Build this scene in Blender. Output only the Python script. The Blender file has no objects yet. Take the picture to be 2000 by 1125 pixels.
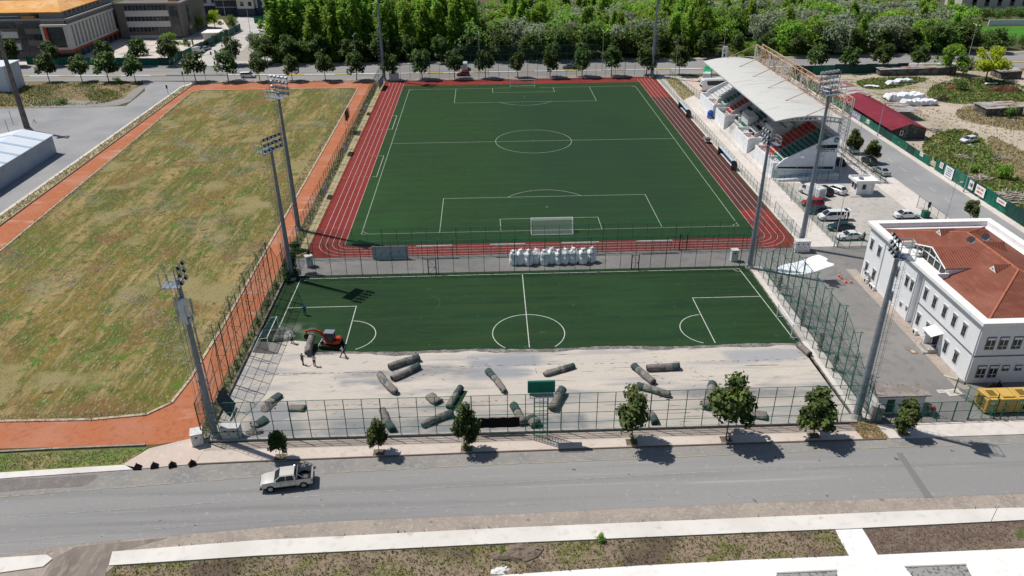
import bpy, math, random
import numpy as np
from mathutils import Vector, Matrix
SC = bpy.context.scene
COL = SC.collection
rad = math.radians
# ---------------------------------------------------------------- camera, sky, sun, exposure
CAM = Vector((-11.36, -179.52, 56.44)); FOC = 1496.3
ROT = Matrix.Rotation(-0.0326813, 3, 'Z') @ Matrix.Rotation(1.07765, 3, 'X') @ Matrix.Rotation(-0.0085069, 3, 'Z')
cd = bpy.data.cameras.new('camera'); co = bpy.data.objects.new('camera', cd); COL.objects.link(co)
co.matrix_world = Matrix.Translation(CAM) @ ROT.to_4x4()
cd.sensor_width = 36; cd.lens = 36 * FOC / 2000; cd.clip_start = .5; cd.clip_end = 3000
SC.camera = co
SUN_EL = rad(59.3); SX, SY = -.883, .469          # the sun stands far left, shadows fall to the near right
w = bpy.data.worlds.new('World'); SC.world = w; w.use_nodes = True
nt = w.node_tree; nt.nodes.clear()
sky = nt.nodes.new('ShaderNodeTexSky'); sky.sky_type = 'NISHITA'; sky.sun_disc = False
sky.sun_elevation = SUN_EL; sky.sun_rotation = math.atan2(SX, SY); sky.altitude = 300; sky.dust_density = .8
bg = nt.nodes.new('ShaderNodeBackground'); bg.inputs[1].default_value = .072
wo = nt.nodes.new('ShaderNodeOutputWorld'); nt.links.new(sky.outputs[0], bg.inputs[0]); nt.links.new(bg.outputs[0], wo.inputs[0])
sl = bpy.data.lights.new('sun', 'SUN'); sl.energy = 4.2; sl.angle = rad(.5); sl.color = (1, .955, .89)
so = bpy.data.objects.new('sun', sl); COL.objects.link(so)
so.rotation_euler = Vector((-SX * math.cos(SUN_EL), -SY * math.cos(SUN_EL), -math.sin(SUN_EL))).to_track_quat('-Z', 'Y').to_euler()
SC.view_settings.view_transform = 'Standard'; SC.view_settings.look = 'None'; SC.view_settings.exposure = .1; SC.view_settings.gamma = 1
SC.render.engine = 'CYCLES'

def g(px, py, z=0.0):
    """ground point (or point at height z) seen at a place of the photograph"""
    d = ROT @ Vector(((px - 1000) / FOC, (562.5 - py) / FOC, -1)); t = (z - CAM.z) / d.z
    p = CAM + d * t; return (p.x, p.y)
def gp(l, z=0.0): return [g(a, b, z) for a, b in l]

# ---------------------------------------------------------------- mesh helper
class MB:
    def __init__(s): s.v = []; s.f = []; s.mi = []; s.m = 0
    def add(s, vs, fs):
        n = len(s.v); s.v.extend(tuple(p) for p in vs)
        for f in fs: s.f.append(tuple(i + n for i in f)); s.mi.append(s.m)
        return s
    def poly(s, pts): return s.add(pts, [tuple(range(len(pts)))])
    def box(s, x0, y0, z0, x1, y1, z1):
        return s.add([(x0,y0,z0),(x1,y0,z0),(x1,y1,z0),(x0,y1,z0),(x0,y0,z1),(x1,y0,z1),(x1,y1,z1),(x0,y1,z1)],
                     [(0,3,2,1),(4,5,6,7),(0,1,5,4),(1,2,6,5),(2,3,7,6),(3,0,4,7)])
    def obox(s, c, sz, rz=0, ry=0, rx=0):
        m = Matrix.Translation(c) @ Matrix.Rotation(rz, 4, 'Z') @ Matrix.Rotation(ry, 4, 'Y') @ Matrix.Rotation(rx, 4, 'X')
        a, b, d = sz[0]/2, sz[1]/2, sz[2]/2
        vs = [m @ Vector(p) for p in ((-a,-b,-d),(a,-b,-d),(a,b,-d),(-a,b,-d),(-a,-b,d),(a,-b,d),(a,b,d),(-a,b,d))]
        return s.add(vs, [(0,3,2,1),(4,5,6,7),(0,1,5,4),(1,2,6,5),(2,3,7,6),(3,0,4,7)])
    def prism(s, pts, z0, z1):
        n = len(pts); vs = [(p[0], p[1], z0) for p in pts] + [(p[0], p[1], z1) for p in pts]
        return s.add(vs, [tuple(range(n, 2*n)), tuple(range(n-1, -1, -1))] + [(i, (i+1) % n, n+(i+1) % n, n+i) for i in range(n)])
    def tube(s, p, q, r0, r1=None, n=6, cap=True):
        p = Vector(p); q = Vector(q); r1 = r0 if r1 is None else r1
        d = q - p
        if d.length < 1e-6: return s
        d.normalize(); u = d.orthogonal().normalized() if abs(d.z) < .99 else Vector((1, 0, 0)); u = (u - d * u.dot(d)).normalized(); w_ = d.cross(u)
        a0 = math.pi / n
        vs = [p + (u*math.cos(a0+2*math.pi*i/n) + w_*math.sin(a0+2*math.pi*i/n)) * r0 for i in range(n)] + \
             [q + (u*math.cos(a0+2*math.pi*i/n) + w_*math.sin(a0+2*math.pi*i/n)) * r1 for i in range(n)]
        fs = [(i, (i+1) % n, n+(i+1) % n, n+i) for i in range(n)]
        if cap: fs += [tuple(range(n-1, -1, -1)), tuple(range(n, 2*n))]
        return s.add(vs, fs)
    def path(s, pts, r, n=5):
        for a, b in zip(pts, pts[1:]): s.tube(a, b, r, r, n)
        return s
    def rings(s, rings, caps=True):
        """loft of rings with the same number of points"""
        n = len(rings[0]); vs = [p for r in rings for p in r]; fs = []
        for k in range(len(rings)-1):
            for i in range(n): fs.append((k*n+i, k*n+(i+1) % n, (k+1)*n+(i+1) % n, (k+1)*n+i))
        if caps: fs += [tuple(range(n-1, -1, -1)), tuple(range((len(rings)-1)*n, len(rings)*n))]
        return s.add(vs, fs)
    def sheet(s, pts, z): return s.poly([(p[0], p[1], z) for p in pts])
    def build(s, name, mats, parent=None, smooth=False, **kw):
        me = bpy.data.meshes.new(name); me.from_pydata(s.v, [], s.f)
        if not isinstance(mats, (list, tuple)): mats = [mats]
        for m in mats: me.materials.append(m)
        if len(mats) > 1: me.polygons.foreach_set('material_index', s.mi)
        if smooth: me.polygons.foreach_set('use_smooth', [True] * len(s.f))
        me.update()
        o = bpy.data.objects.new(name, me); COL.objects.link(o)
        if parent: o.parent = parent
        tag(o, **kw); return o
def tag(o, label=None, cat=None, group=None, kind=None):
    if label: o['label'] = label
    if cat: o['category'] = cat
    if group: o['group'] = group
    if kind: o['kind'] = kind
    return o
def thing(name, label, cat, loc=(0, 0, 0), rz=0, group=None):
    o = bpy.data.objects.new(name, None); COL.objects.link(o); o.location = (loc[0], loc[1], loc[2] if len(loc) > 2 else 0)
    o.rotation_euler = (0, 0, rz); o.empty_display_size = .3; return tag(o, label, cat, group)
def dup(root, loc=None, rz=None, label=None, group=None, scale=None):
    kids = {}
    def cp(o, par):
        c = o.copy(); COL.objects.link(c); c.parent = par
        for ch in CH.get(o.name, []): cp(ch, c)
        return c
    CH = {}
    def walk(o):
        CH[o.name] = list(o.children)
        for ch in o.children: walk(ch)
    walk(root); r = cp(root, None)
    if loc is not None: r.location = (loc[0], loc[1], loc[2] if len(loc) > 2 else 0)
    if rz is not None: r.rotation_euler = (0, 0, rz)
    if label: r['label'] = label
    if group: r['group'] = group
    if scale is not None: r.scale = scale if hasattr(scale, '__len__') else (scale,)*3
    return r
def structure(name, mb, m): return mb.build(name, m, kind='structure')
ORD = ['first','second','third','fourth','fifth','sixth','seventh','eighth','ninth','tenth','eleventh','twelfth','thirteenth','fourteenth',
       'fifteenth','sixteenth','seventeenth','eighteenth','nineteenth','twentieth']
def smooth_poly(pts, it=2):
    for _ in range(it):
        q = []
        for i in range(len(pts)):
            a = pts[i]; b = pts[(i+1) % len(pts)]
            q.append((a[0]*.75+b[0]*.25, a[1]*.75+b[1]*.25)); q.append((a[0]*.25+b[0]*.75, a[1]*.25+b[1]*.75))
        pts = q
    return pts
def ribbon(mb, pts, w, z, closed=False):
    """a painted line of width w along pts"""
    P = [Vector((p[0], p[1])) for p in pts]; n = len(P); L = []; Rr = []
    for i in range(n):
        a = P[(i-1) % n] if (closed or i > 0) else P[i]; b = P[(i+1) % n] if (closed or i < n-1) else P[i]
        d0 = (P[i]-a).normalized() if (P[i]-a).length > 1e-9 else (b-P[i]).normalized(); d1 = (b-P[i]).normalized() if (b-P[i]).length > 1e-9 else d0
        t = (d0+d1).normalized(); nn = Vector((-t.y, t.x)); k = 1/max(.4, nn.dot(Vector((-d0.y, d0.x))))
        L.append(P[i]+nn*w/2*k); Rr.append(P[i]-nn*w/2*k)
    for i in range(n if closed else n-1):
        j = (i+1) % n
        mb.add([(Rr[i].x, Rr[i].y, z), (Rr[j].x, Rr[j].y, z), (L[j].x, L[j].y, z), (L[i].x, L[i].y, z)], [(0, 1, 2, 3)])
def arc(cx, cy, r, a0, a1, n=40): return [(cx+r*math.cos(rad(a0+(a1-a0)*i/n)), cy+r*math.sin(rad(a0+(a1-a0)*i/n))) for i in range(n+1)]
def inside(p, poly):
    x, y = p; c = False; n = len(poly)
    for i in range(n):
        x0, y0 = poly[i][:2]; x1, y1 = poly[i-1][:2]
        if (y0 > y) != (y1 > y) and x < (x1-x0)*(y-y0)/(y1-y0)+x0: c = not c
    return c

# ---------------------------------------------------------------- material helper
def mat(name, col, rough=.85, metal=0, layers=(), bump=0, bscale=8, coord='pos', island=0, objrand=0, trans=0, alpha=1, spec=.12, waves=None, stretch=(1, 1, 1), upn=0):
    """layers: (scale, lo, hi, colour[, stretch[, (x0,x1,y0,y1,soft)]]) noise-driven mixes towards colour"""
    m = bpy.data.materials.new(name); m.use_nodes = True; t = m.node_tree; N = t.nodes; Lk = t.links
    b = N['Principled BSDF']; out = N['Material Output']
    b.inputs['Roughness'].default_value = rough; b.inputs['Metallic'].default_value = metal; b.inputs['Specular IOR Level'].default_value = spec
    ge = N.new('ShaderNodeNewGeometry'); tc = N.new('ShaderNodeTexCoord')
    src = ge.outputs['Position'] if coord == 'pos' else tc.outputs['Object']
    rgb = N.new('ShaderNodeRGB'); rgb.outputs[0].default_value = (*col, 1); cur = rgb.outputs[0]
    def math_(op, a, b_=None, clamp=False):
        n = N.new('ShaderNodeMath'); n.operation = op; n.use_clamp = clamp
        for i, x in enumerate((a, b_)):
            if x is None: continue
            if isinstance(x, (int, float)): n.inputs[i].default_value = x
            else: Lk.new(x, n.inputs[i])
        return n.outputs[0]
    def noise(scale, st=(1, 1, 1), detail=4):
        mp = N.new('ShaderNodeMapping'); Lk.new(src, mp.inputs[0]); mp.inputs['Scale'].default_value = st[:3]
        if len(st) > 3: mp.inputs['Rotation'].default_value = (0, 0, st[3])
        n = N.new('ShaderNodeTexNoise'); n.inputs['Scale'].default_value = scale; n.inputs['Detail'].default_value = detail; Lk.new(mp.outputs[0], n.inputs[0]); return n.outputs[0]
    sep = None
    for la in layers:
        sc, lo, hi, c = la[:4]; st = la[4] if len(la) > 4 and la[4] else (1, 1, 1)
        mr = N.new('ShaderNodeMapRange'); Lk.new(noise(sc, st), mr.inputs[0]); mr.inputs[1].default_value = lo; mr.inputs[2].default_value = hi; f = mr.outputs[0]
        if len(la) > 5:
            if sep is None: sep = N.new('ShaderNodeSeparateXYZ'); Lk.new(src, sep.inputs[0])
            x0, x1, y0, y1, so_ = la[5]
            for ax, a, e in ((0, x0, x1), (1, y0, y1)):
                f = math_('MULTIPLY', f, math_('DIVIDE', math_('SUBTRACT', sep.outputs[ax], a), so_, True))
                f = math_('MULTIPLY', f, math_('DIVIDE', math_('SUBTRACT', e, sep.outputs[ax]), so_, True))
        mx = N.new('ShaderNodeMix'); mx.data_type = 'RGBA'; Lk.new(f, mx.inputs[0]); Lk.new(cur, mx.inputs[6]); mx.inputs[7].default_value = (*c, 1); cur = mx.outputs[2]
    if waves:      # (axis scale, direction, strength, dark colour)
        wv = N.new('ShaderNodeTexWave'); wv.bands_direction = waves[1]; wv.inputs['Scale'].default_value = waves[0]; wv.inputs['Distortion'].default_value = waves[4] if len(waves) > 4 else 0; Lk.new(src, wv.inputs[0])
        mx = N.new('ShaderNodeMix'); mx.data_type = 'RGBA'; Lk.new(math_('MULTIPLY', wv.outputs[1], waves[2]), mx.inputs[0]); Lk.new(cur, mx.inputs[6]); mx.inputs[7].default_value = (*waves[3], 1); cur = mx.outputs[2]
    if island or objrand:
        hs = N.new('ShaderNodeHueSaturation'); Lk.new(cur, hs.inputs['Color']); cur = hs.outputs[0]; v = 1.0
        parts = []
        if island: parts.append((ge.outputs['Random Per Island'], island))
        if objrand:
            oi = N.new('ShaderNodeObjectInfo'); parts.append((oi.outputs['Random'], objrand))
            Lk.new(math_('ADD', math_('MULTIPLY', oi.outputs['Random'], .035), .4825), hs.inputs['Hue'])
        acc = None
        for o_, k in parts:
            x = math_('ADD', math_('MULTIPLY', o_, 2*k), 1-k); acc = x if acc is None else math_('MULTIPLY', acc, x)
        Lk.new(acc, hs.inputs['Value'])
    Lk.new(cur, b.inputs['Base Color'])
    if bump:
        bp = N.new('ShaderNodeBump'); bp.inputs['Strength'].default_value = min(1, bump); bp.inputs['Distance'].default_value = .05 * max(1, bump)
        Lk.new(noise(bscale, stretch, 6), bp.inputs['Height']); Lk.new(bp.outputs[0], b.inputs['Normal'])
    nrm = None
    if upn:
        va = N.new('ShaderNodeVectorMath'); va.operation = 'SCALE'; Lk.new(ge.outputs['Normal'], va.inputs[0]); va.inputs['Scale'].default_value = 1-upn
        vb = N.new('ShaderNodeVectorMath'); vb.operation = 'ADD'; Lk.new(va.outputs[0], vb.inputs[0]); vb.inputs[1].default_value = (0, 0, upn)
        vc = N.new('ShaderNodeVectorMath'); vc.operation = 'NORMALIZE'; Lk.new(vb.outputs[0], vc.inputs[0]); nrm = vc.outputs[0]; Lk.new(nrm, b.inputs['Normal'])
    sh = b.outputs[0]
    if trans:
        tr = N.new('ShaderNodeBsdfTranslucent'); Lk.new(cur, tr.inputs[0]); ms = N.new('ShaderNodeMixShader'); ms.inputs[0].default_value = trans
        Lk.new(sh, ms.inputs[1]); Lk.new(tr.outputs[0], ms.inputs[2]); sh = ms.outputs[0]
    if alpha < 1:
        tp = N.new('ShaderNodeBsdfTransparent'); ms = N.new('ShaderNodeMixShader'); ms.inputs[0].default_value = alpha
        Lk.new(tp.outputs[0], ms.inputs[1]); Lk.new(sh, ms.inputs[2]); sh = ms.outputs[0]
    Lk.new(sh, out.inputs[0]); return m
def paint(name, col, rough=.45, metal=0, **k): return mat(name, col, rough, metal, coord='obj', **k)
DIRT = (.16, .13, .10)
W = {}
W['white'] = mat('white_plaster', (.70, .70, .69), .85, layers=[(.6, .5, .75, (.56, .55, .52)), (3, .6, .8, (.48, .46, .43))], bump=.1, bscale=6)
W['concrete'] = mat('concrete', (.42, .40, .37), .9, layers=[(.5, .45, .7, (.33, .31, .28)), (4, .55, .8, (.24, .22, .20))], bump=.2, bscale=12)
W['steel'] = mat('galvanised_steel', (.23, .265, .30), .5, .3, layers=[(2, .45, .7, (.18, .20, .23))])
W['steeld'] = mat('dark_galvanised_steel', (.16, .18, .20), .55, .3)
W['green'] = mat('green_steel', (.018, .15, .10), .5, layers=[(2, .5, .7, (.01, .06, .045))])
W['greend'] = mat('weathered_green_steel', (.035, .10, .075), .6, layers=[(2, .5, .7, (.05, .06, .05))])
W['net'] = mat('wire_mesh', (.035, .12, .09), .7, alpha=.17)
W['black'] = mat('black_plastic', (.015, .015, .017), .5)
W['lamp'] = mat('lamp_housing', (.42, .44, .47), .35, .4)
W['lampd'] = mat('lamp_back', (.03, .03, .035), .5)
W['rubber'] = mat('tyre_rubber', (.018, .018, .018), .8)
W['glass'] = mat('dark_glass', (.018, .023, .03), .2, spec=.35)
W['bark'] = mat('bark', (.10, .075, .05), .95, bump=.4, bscale=15)
W['paintdull'] = mat('faded_line_paint', (.33, .38, .31), .8, layers=[(1.5, .5, .75, (.18, .23, .17)), (9, .55, .7, (.2, .26, .19))])
W['paintdull2'] = mat('track_line_paint', (.52, .46, .44), .8, layers=[(1.5, .5, .75, (.34, .24, .22))])
W['paintwhite'] = mat('white_line_paint', (.50, .53, .48), .8, layers=[(1.5, .5, .75, (.28, .33, .27)), (9, .55, .7, (.30, .36, .30))])
# ================================================================ GROUND, ROADS, PITCHES
rnd = random.Random(5)
def yo(x): return (-60-x)*.045 if x < -60 else ((x-60)*.02 if x > 60 else 0)
def band(mb, y0, y1, z, xs=(-420, -250, -160, -110, -60, 0, 60, 120, 180, 300)):
    for a, b in zip(xs, xs[1:]):
        mb.add([(a, y0+yo(a), z), (b, y0+yo(b), z), (b, y1+yo(b), z), (a, y1+yo(a), z)], [(0, 1, 2, 3)])
def slab(mb, y0, y1, z0, z1, xs):
    for a, b in zip(xs, xs[1:]):
        p = [(a, y0+yo(a)), (b, y0+yo(b)), (b, y1+yo(b)), (a, y1+yo(a))]; mb.prism(p, z0, z1)
G_ = {}
G_['soil'] = mat('soil', (.10, .095, .045), .95, layers=[(.06, .4, .6, (.06, .08, .03)), (.5, .5, .7, (.17, .14, .085)), (3, .5, .75, (.05, .07, .025))], bump=.6, bscale=4)
FL_ = [(.045, .42, .60, (.105, .115, .022)), (.13, .50, .60, (.085, .105, .022), (1, .6, 1)), (.22, .50, .64, (.30, .22, .09), (1, .16, 1)), (.40, .56, .68, (.062, .095, .020)), (.9, .50, .72, (.31, .24, .11), (1, .14, 1)),
    (.7, .57, .68, (.15, .09, .04)), (.11, .55, .66, (.17, .105, .04)), (.27, .60, .65, (.085, .15, .022)), (1.9, .5, .7, (.10, .105, .032), (1, .2, 1))]
G_['field'] = mat('dry_grass_field', (.185, .14, .036), .95, layers=FL_+[(6, .55, .72, (.33, .28, .17), (1, .25, 1)), (.09, .56, .64, (.25, .21, .10)), (.5, .66, .72, (.10, .075, .04))], bump=1.2, bscale=3.5, stretch=(1, .45, 1))
G_['clay'] = mat('orange_clay', (.41, .145, .068), .95, layers=[(.25, .45, .7, (.40, .165, .095)), (1.5, .5, .75, (.30, .105, .055)), (.12, .5, .66, (.42, .19, .12)), (4, .6, .75, (.28, .10, .06)), (.4, .6, .68, (.45, .25, .17), (.3, 1, 1))], bump=.25, bscale=10)
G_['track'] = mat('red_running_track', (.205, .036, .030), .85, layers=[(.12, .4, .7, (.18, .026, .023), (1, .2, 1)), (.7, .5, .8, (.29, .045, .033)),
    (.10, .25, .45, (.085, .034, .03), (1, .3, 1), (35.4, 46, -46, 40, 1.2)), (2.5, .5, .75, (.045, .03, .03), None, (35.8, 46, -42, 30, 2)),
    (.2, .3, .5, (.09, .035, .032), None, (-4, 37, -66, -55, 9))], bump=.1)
G_['turf'] = mat('artificial_turf', (.022, .052, .019), .9, layers=[(.03, .35, .68, (.024, .062, .018), (1, 1, 1)), (.35, .5, .75, (.019, .047, .018), (.25, 1.6, 1)),
    (1.8, .5, .8, (.03, .073, .028), (.3, 1, 1)), (.06, .4, .55, (.030, .092, .024), None, (-40, -24, -60, -20, 9)), (7, .5, .8, (.014, .038, .016)), (.9, .52, .62, (.026, .062, .022), (.05, 1.2, 1)),
    (.05, .2, .6, (.020, .047, .024), None, (-12, 37, -54, 54, 14))], bump=.3, bscale=20, waves=(.0785, 'Y', .13, (.012, .032, .013), .4))
G_['turf2'] = mat('worn_artificial_turf', (.019, .044, .017), .9, layers=[(.05, .4, .62, (.022, .060, .022)), (.35, .5, .75, (.013, .036, .019), (.25, 1.6, 1)),
    (1.8, .5, .8, (.024, .056, .025), (.3, 1, 1)), (.8, .66, .72, (.045, .085, .035)), (7, .5, .8, (.012, .03, .014)), (.9, .52, .62, (.026, .054, .02), (.05, 1.2, 1)), (.3, .35, .5, (.13, .15, .12), None, (-43, -36, -89.5, -83.5, 1.6))], bump=.4, bscale=20, waves=(.0785, 'Y', .13, (.012, .030, .012), .4))
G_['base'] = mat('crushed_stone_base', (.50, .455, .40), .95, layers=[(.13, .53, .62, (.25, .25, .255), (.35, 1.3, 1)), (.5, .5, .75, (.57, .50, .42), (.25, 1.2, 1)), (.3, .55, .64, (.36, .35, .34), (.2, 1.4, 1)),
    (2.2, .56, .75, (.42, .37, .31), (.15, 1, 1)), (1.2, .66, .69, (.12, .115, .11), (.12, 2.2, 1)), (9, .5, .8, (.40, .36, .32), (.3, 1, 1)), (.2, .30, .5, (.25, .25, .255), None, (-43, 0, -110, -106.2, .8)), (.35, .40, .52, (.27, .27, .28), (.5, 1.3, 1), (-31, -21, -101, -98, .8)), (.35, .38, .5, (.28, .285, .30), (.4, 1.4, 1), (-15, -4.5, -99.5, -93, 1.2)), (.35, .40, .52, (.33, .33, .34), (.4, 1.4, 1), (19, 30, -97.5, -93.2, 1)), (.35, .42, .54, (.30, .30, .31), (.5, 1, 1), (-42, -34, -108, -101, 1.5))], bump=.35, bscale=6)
G_['road'] = mat('asphalt', (.255, .25, .243), .85, layers=[(.08, .4, .65, (.295, .288, .278), (.2, 1, 1)), (.3, .5, .68, (.205, .203, .20), (.05, 1.6, 1)), (12, .5, .85, (.19, .188, .185)), (1.5, .62, .75, (.32, .31, .29)), (.9, .70, .73, (.11, .11, .11)), (3, .71, .75, (.13, .13, .13)), (.6, .60, .72, (.33, .32, .30), (.06, 2, 1))], bump=.15, bscale=30)
G_['road2'] = mat('pale_asphalt', (.315, .312, .31), .85, layers=[(.1, .4, .65, (.25, .255, .265)), (12, .5, .85, (.22, .22, .23)), (1.2, .6, .75, (.34, .335, .32))], bump=.15, bscale=30)
G_['shoulder'] = mat('old_shoulder_asphalt', (.27, .255, .235), .9, layers=[(.3, .45, .65, (.22, .215, .21)), (2, .5, .75, (.34, .32, .29)), (1, .66, .72, (.14, .13, .12)), (14, .5, .8, (.2, .19, .18))], bump=.4, bscale=14)
G_['yard'] = mat('yard_asphalt', (.205, .198, .19), .9, layers=[(.09, .4, .62, (.25, .238, .225)), (.6, .5, .75, (.17, .166, .162)), (2, .62, .72, (.27, .26, .24)), (12, .5, .8, (.13, .13, .13))], bump=.2, bscale=20)
G_['pave'] = mat('pale_concrete_paving', (.62, .575, .53), .9, layers=[(.15, .42, .65, (.55, .50, .455)), (1.2, .5, .75, (.50, .455, .41)), (6, .6, .8, (.44, .40, .36))], bump=.12, bscale=10)
G_['pavew'] = mat('white_concrete', (.68, .645, .60), .9, layers=[(.15, .42, .65, (.60, .565, .52)), (1.2, .55, .75, (.56, .53, .49)), (.5, .64, .7, (.5, .46, .41))], bump=.1, bscale=10)
G_['pavep'] = mat('pinkish_paving', (.54, .44, .375), .9, layers=[(.2, .42, .65, (.47, .385, .33)), (1.2, .5, .75, (.58, .50, .44)), (5, .6, .8, (.38, .31, .27))], bump=.12, bscale=10)
G_['paved'] = mat('dusty_paving', (.34, .285, .245), .95, layers=[(.4, .42, .65, (.42, .36, .31)), (2, .5, .75, (.26, .22, .19))], bump=.3, bscale=10)
G_['dirt'] = mat('dusty_verge', (.345, .295, .25), .95, layers=[(.3, .42, .65, (.27, .235, .205)), (2, .5, .75, (.41, .36, .31)), (5, .6, .72, (.17, .14, .12)), (.8, .64, .7, (.22, .18, .13))], bump=.7, bscale=6)
G_['weedsoil'] = mat('weedy_soil', (.25, .19, .135), .95, layers=[(.35, .46, .58, (.15, .15, .05)), (1.2, .5, .65, (.24, .185, .13)), (3, .5, .7, (.07, .055, .04)), (6, .55, .7, (.32, .27, .21)), (.15, .5, .6, (.12, .09, .07))], bump=1.6, bscale=5)
G_['drysoil'] = mat('dark_dry_soil', (.135, .095, .075), .95, layers=[(.25, .5, .6, (.20, .155, .115)), (1.4, .5, .68, (.20, .15, .115)), (3.5, .5, .7, (.06, .045, .035)), (9, .6, .7, (.36, .32, .28)), (.5, .6, .68, (.09, .10, .035))], bump=1.8, bscale=6)
G_['drystrip'] = mat('straw_grass', (.46, .39, .23), .95, layers=[(.5, .45, .65, (.25, .22, .10)), (2, .5, .7, (.45, .40, .26)), (4, .55, .75, (.14, .14, .05))], bump=1.5, bscale=5)
G_['sand'] = mat('sandy_dirt', (.43, .37, .285), .95, layers=[(.08, .45, .65, (.31, .27, .20)), (.5, .5, .75, (.46, .40, .32)), (2, .55, .75, (.27, .22, .16)), (.25, .56, .66, (.16, .16, .06))], bump=.6, bscale=4)
G_['path'] = mat('dirt_path', (.47, .40, .32), .95, layers=[(.3, .45, .65, (.41, .35, .28), (1, .4, 1, .8)), (2, .55, .75, (.34, .28, .22))], bump=.4, bscale=5)
G_['weeds'] = mat('weed_cover', (.14, .20, .05), .95, layers=[(.3, .45, .6, (.26, .225, .10)), (1, .5, .7, (.075, .13, .03)), (3, .5, .75, (.11, .13, .035))], bump=1.8, bscale=3)
G_['brown'] = mat('brown_scrub', (.24, .165, .09), .95, layers=[(.3, .45, .6, (.30, .25, .15)), (1, .5, .7, (.10, .11, .035)), (3, .5, .75, (.17, .10, .05))], bump=1.6, bscale=3)
G_['lawn'] = mat('lawn', (.06, .20, .02), .9, layers=[(.2, .45, .65, (.05, .16, .02))])
G_['backing'] = mat('turf_backing', (.16, .15, .135), .9, layers=[(1, .45, .65, (.28, .26, .235)), (3, .5, .7, (.06, .06, .055))], bump=.8, bscale=6)

structure('ground', MB().sheet([(-900, -700), (900, -700), (900, 1400), (-900, 1400)], 0), G_['soil'])
# --- field on the left with its clay running path
out_ = [(-101.8, -60), (-102.2, 62.5), (-100, 65.2), (-44.6, 64.6), (-44.6, -108.2), (-45.3, -109.2), (-49.5, -110.0), (-71, -109.9), (-98, -97), (-101.5, -80)]
structure('clay_path', MB().sheet(out_, .03), G_['clay'])
fld = [(-99.6, 54), (-97.6, 56.2), (-52, 56.3), (-50.0, 55.2), (-49.8, 1), (-49.7, -85), (-50.0, -97.5), (-50.6, -102.2), (-52.8, -104.4), (-58.9, -105.1), (-70, -104.9), (-88, -98), (-96, -85), (-95.6, -62), (-97.6, 4)]
structure('grass_field', MB().sheet(fld, .06), G_['field'])
def kerb(mb, pts, w, h, closed=False):
    n = len(pts)
    for i in range(n if closed else n-1):
        a = Vector(pts[i]); b = Vector(pts[(i+1) % n]); d = (b-a); L = d.length
        if L < .01: continue
        mb.obox(((a.x+b.x)/2, (a.y+b.y)/2, h/2), (L+w*.3, w, h), math.atan2(d.y, d.x))
k = MB(); kerb(k, fld, .38, .16, True); structure('field_kerb', k, mat('old_kerb', (.46, .38, .28), .9, layers=[(1.5, .45, .65, (.28, .20, .13)), (5, .5, .7, (.5, .44, .36))]))
k = MB(); kerb(k, [(-101.8, -60), (-102.2, 62.5), (-100, 65.2), (-60, 64.9)], .2, .25); kerb(k, [(-75, -110.9), (-61, -110.3), (-50.8, -110.1)], .25, .2)
structure('clay_kerb', k, mat('grey_kerb', (.26, .22, .18), .9, layers=[(1.5, .45, .65, (.38, .33, .27))]))
structure('grass_strip', MB().sheet([(-104.3, -70), (-101.9, -60), (-102.3, 62.5), (-104.3, 64)], .03), G_['drystrip'])
structure('fence_strip', MB().sheet([(-46.0, 64), (-44.0, 64), (-44.0, -69), (-43.9, -109.5), (-45.4, -109.3), (-45.8, -60)], .05), G_['weedsoil'])
structure('near_grass_strip', MB().sheet([(-75, -111.0), (-50.3, -110.5), (-51.9, -113.3), (-75, -114.4)], .05), G_['weeds'])
structure('far_grass_strip', MB().sheet([(-100, 65.2), (-45, 64.7), (-45, 66.3), (-100, 67.5)], .04), G_['brown'])
# --- left road and lot
structure('left_road', MB().sheet([(-113, -90), (-105.1, -90), (-105.1, 62), (-101, 67.2), (-120, 69.8), (-114.2, 57), (-113, 39)], .05), G_['road2'])
structure('left_pavement', MB().prism([(-105.1, -90), (-104.3, -90), (-104.3, 60), (-101.5, 66.6), (-100.9, 67.6), (-102.8, 66.9), (-105.1, 62)], 0, .14), G_['pave'])
structure('left_lot', MB().sheet([(-300, -120), (-113, -120), (-113, 39.5), (-200, 39.5), (-300, 41)], .03), G_['road2'])
structure('weedy_island', MB().sheet(smooth_poly([(-175, 41), (-150, 39.5), (-130, 38.2), (-115.5, 41), (-118, 58), (-120, 68), (-160, 71), (-180, 72)], 2), .06), G_['brown'])
structure('gravel_patch', MB().sheet(smooth_poly(gp([(262, 172), (292, 163), (275, 180), (248, 205), (180, 210), (60, 210), (50, 196), (140, 196), (235, 200)]), 1), .08), G_['shoulder'])
# --- far avenue
X = (-420, -250, -160, -110, -60, 0, 60, 120, 180, 300)
r = MB(); band(r, 67.3, 74.1, .05); band(r, 75.3, 88.8, .05); structure('avenue', r, G_['road'])
r = MB(); slab(r, 88.8, 92.4, 0, .14, (-420, -250, -160, -112)); slab(r, 88.8, 92.4, 0, .14, (-84, -60, 0, 60, 120, 180, 300)); structure('avenue_far_pavement', r, G_['dirt'])
r = MB(); slab(r, 64.3, 67.3, 0, .14, (-102, -60, 0, 44)); slab(r, 65.3, 67.3, 0, .14, (84, 120, 180, 300)); structure('avenue_near_pavement', r, G_['dirt'])
wy = mat('yellow_kerb_paint', (.55, .42, .10), .8, layers=[(1, .5, .7, (.4, .33, .15))])
r = MB(); q = MB(); x = -300
while x < 300:
    if not -118 < x < -98:
        (r if int(x/5) % 3 else q).prism([(x, 74.2+yo(x)), (x+4.95, 74.2+yo(x+5)), (x+4.95, 75.2+yo(x+5)), (x, 75.2+yo(x))], 0, .2)
    x += 5
structure('median_kerb', r, G_['pavew']); structure('median_kerb_yellow', q, wy)
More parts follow.
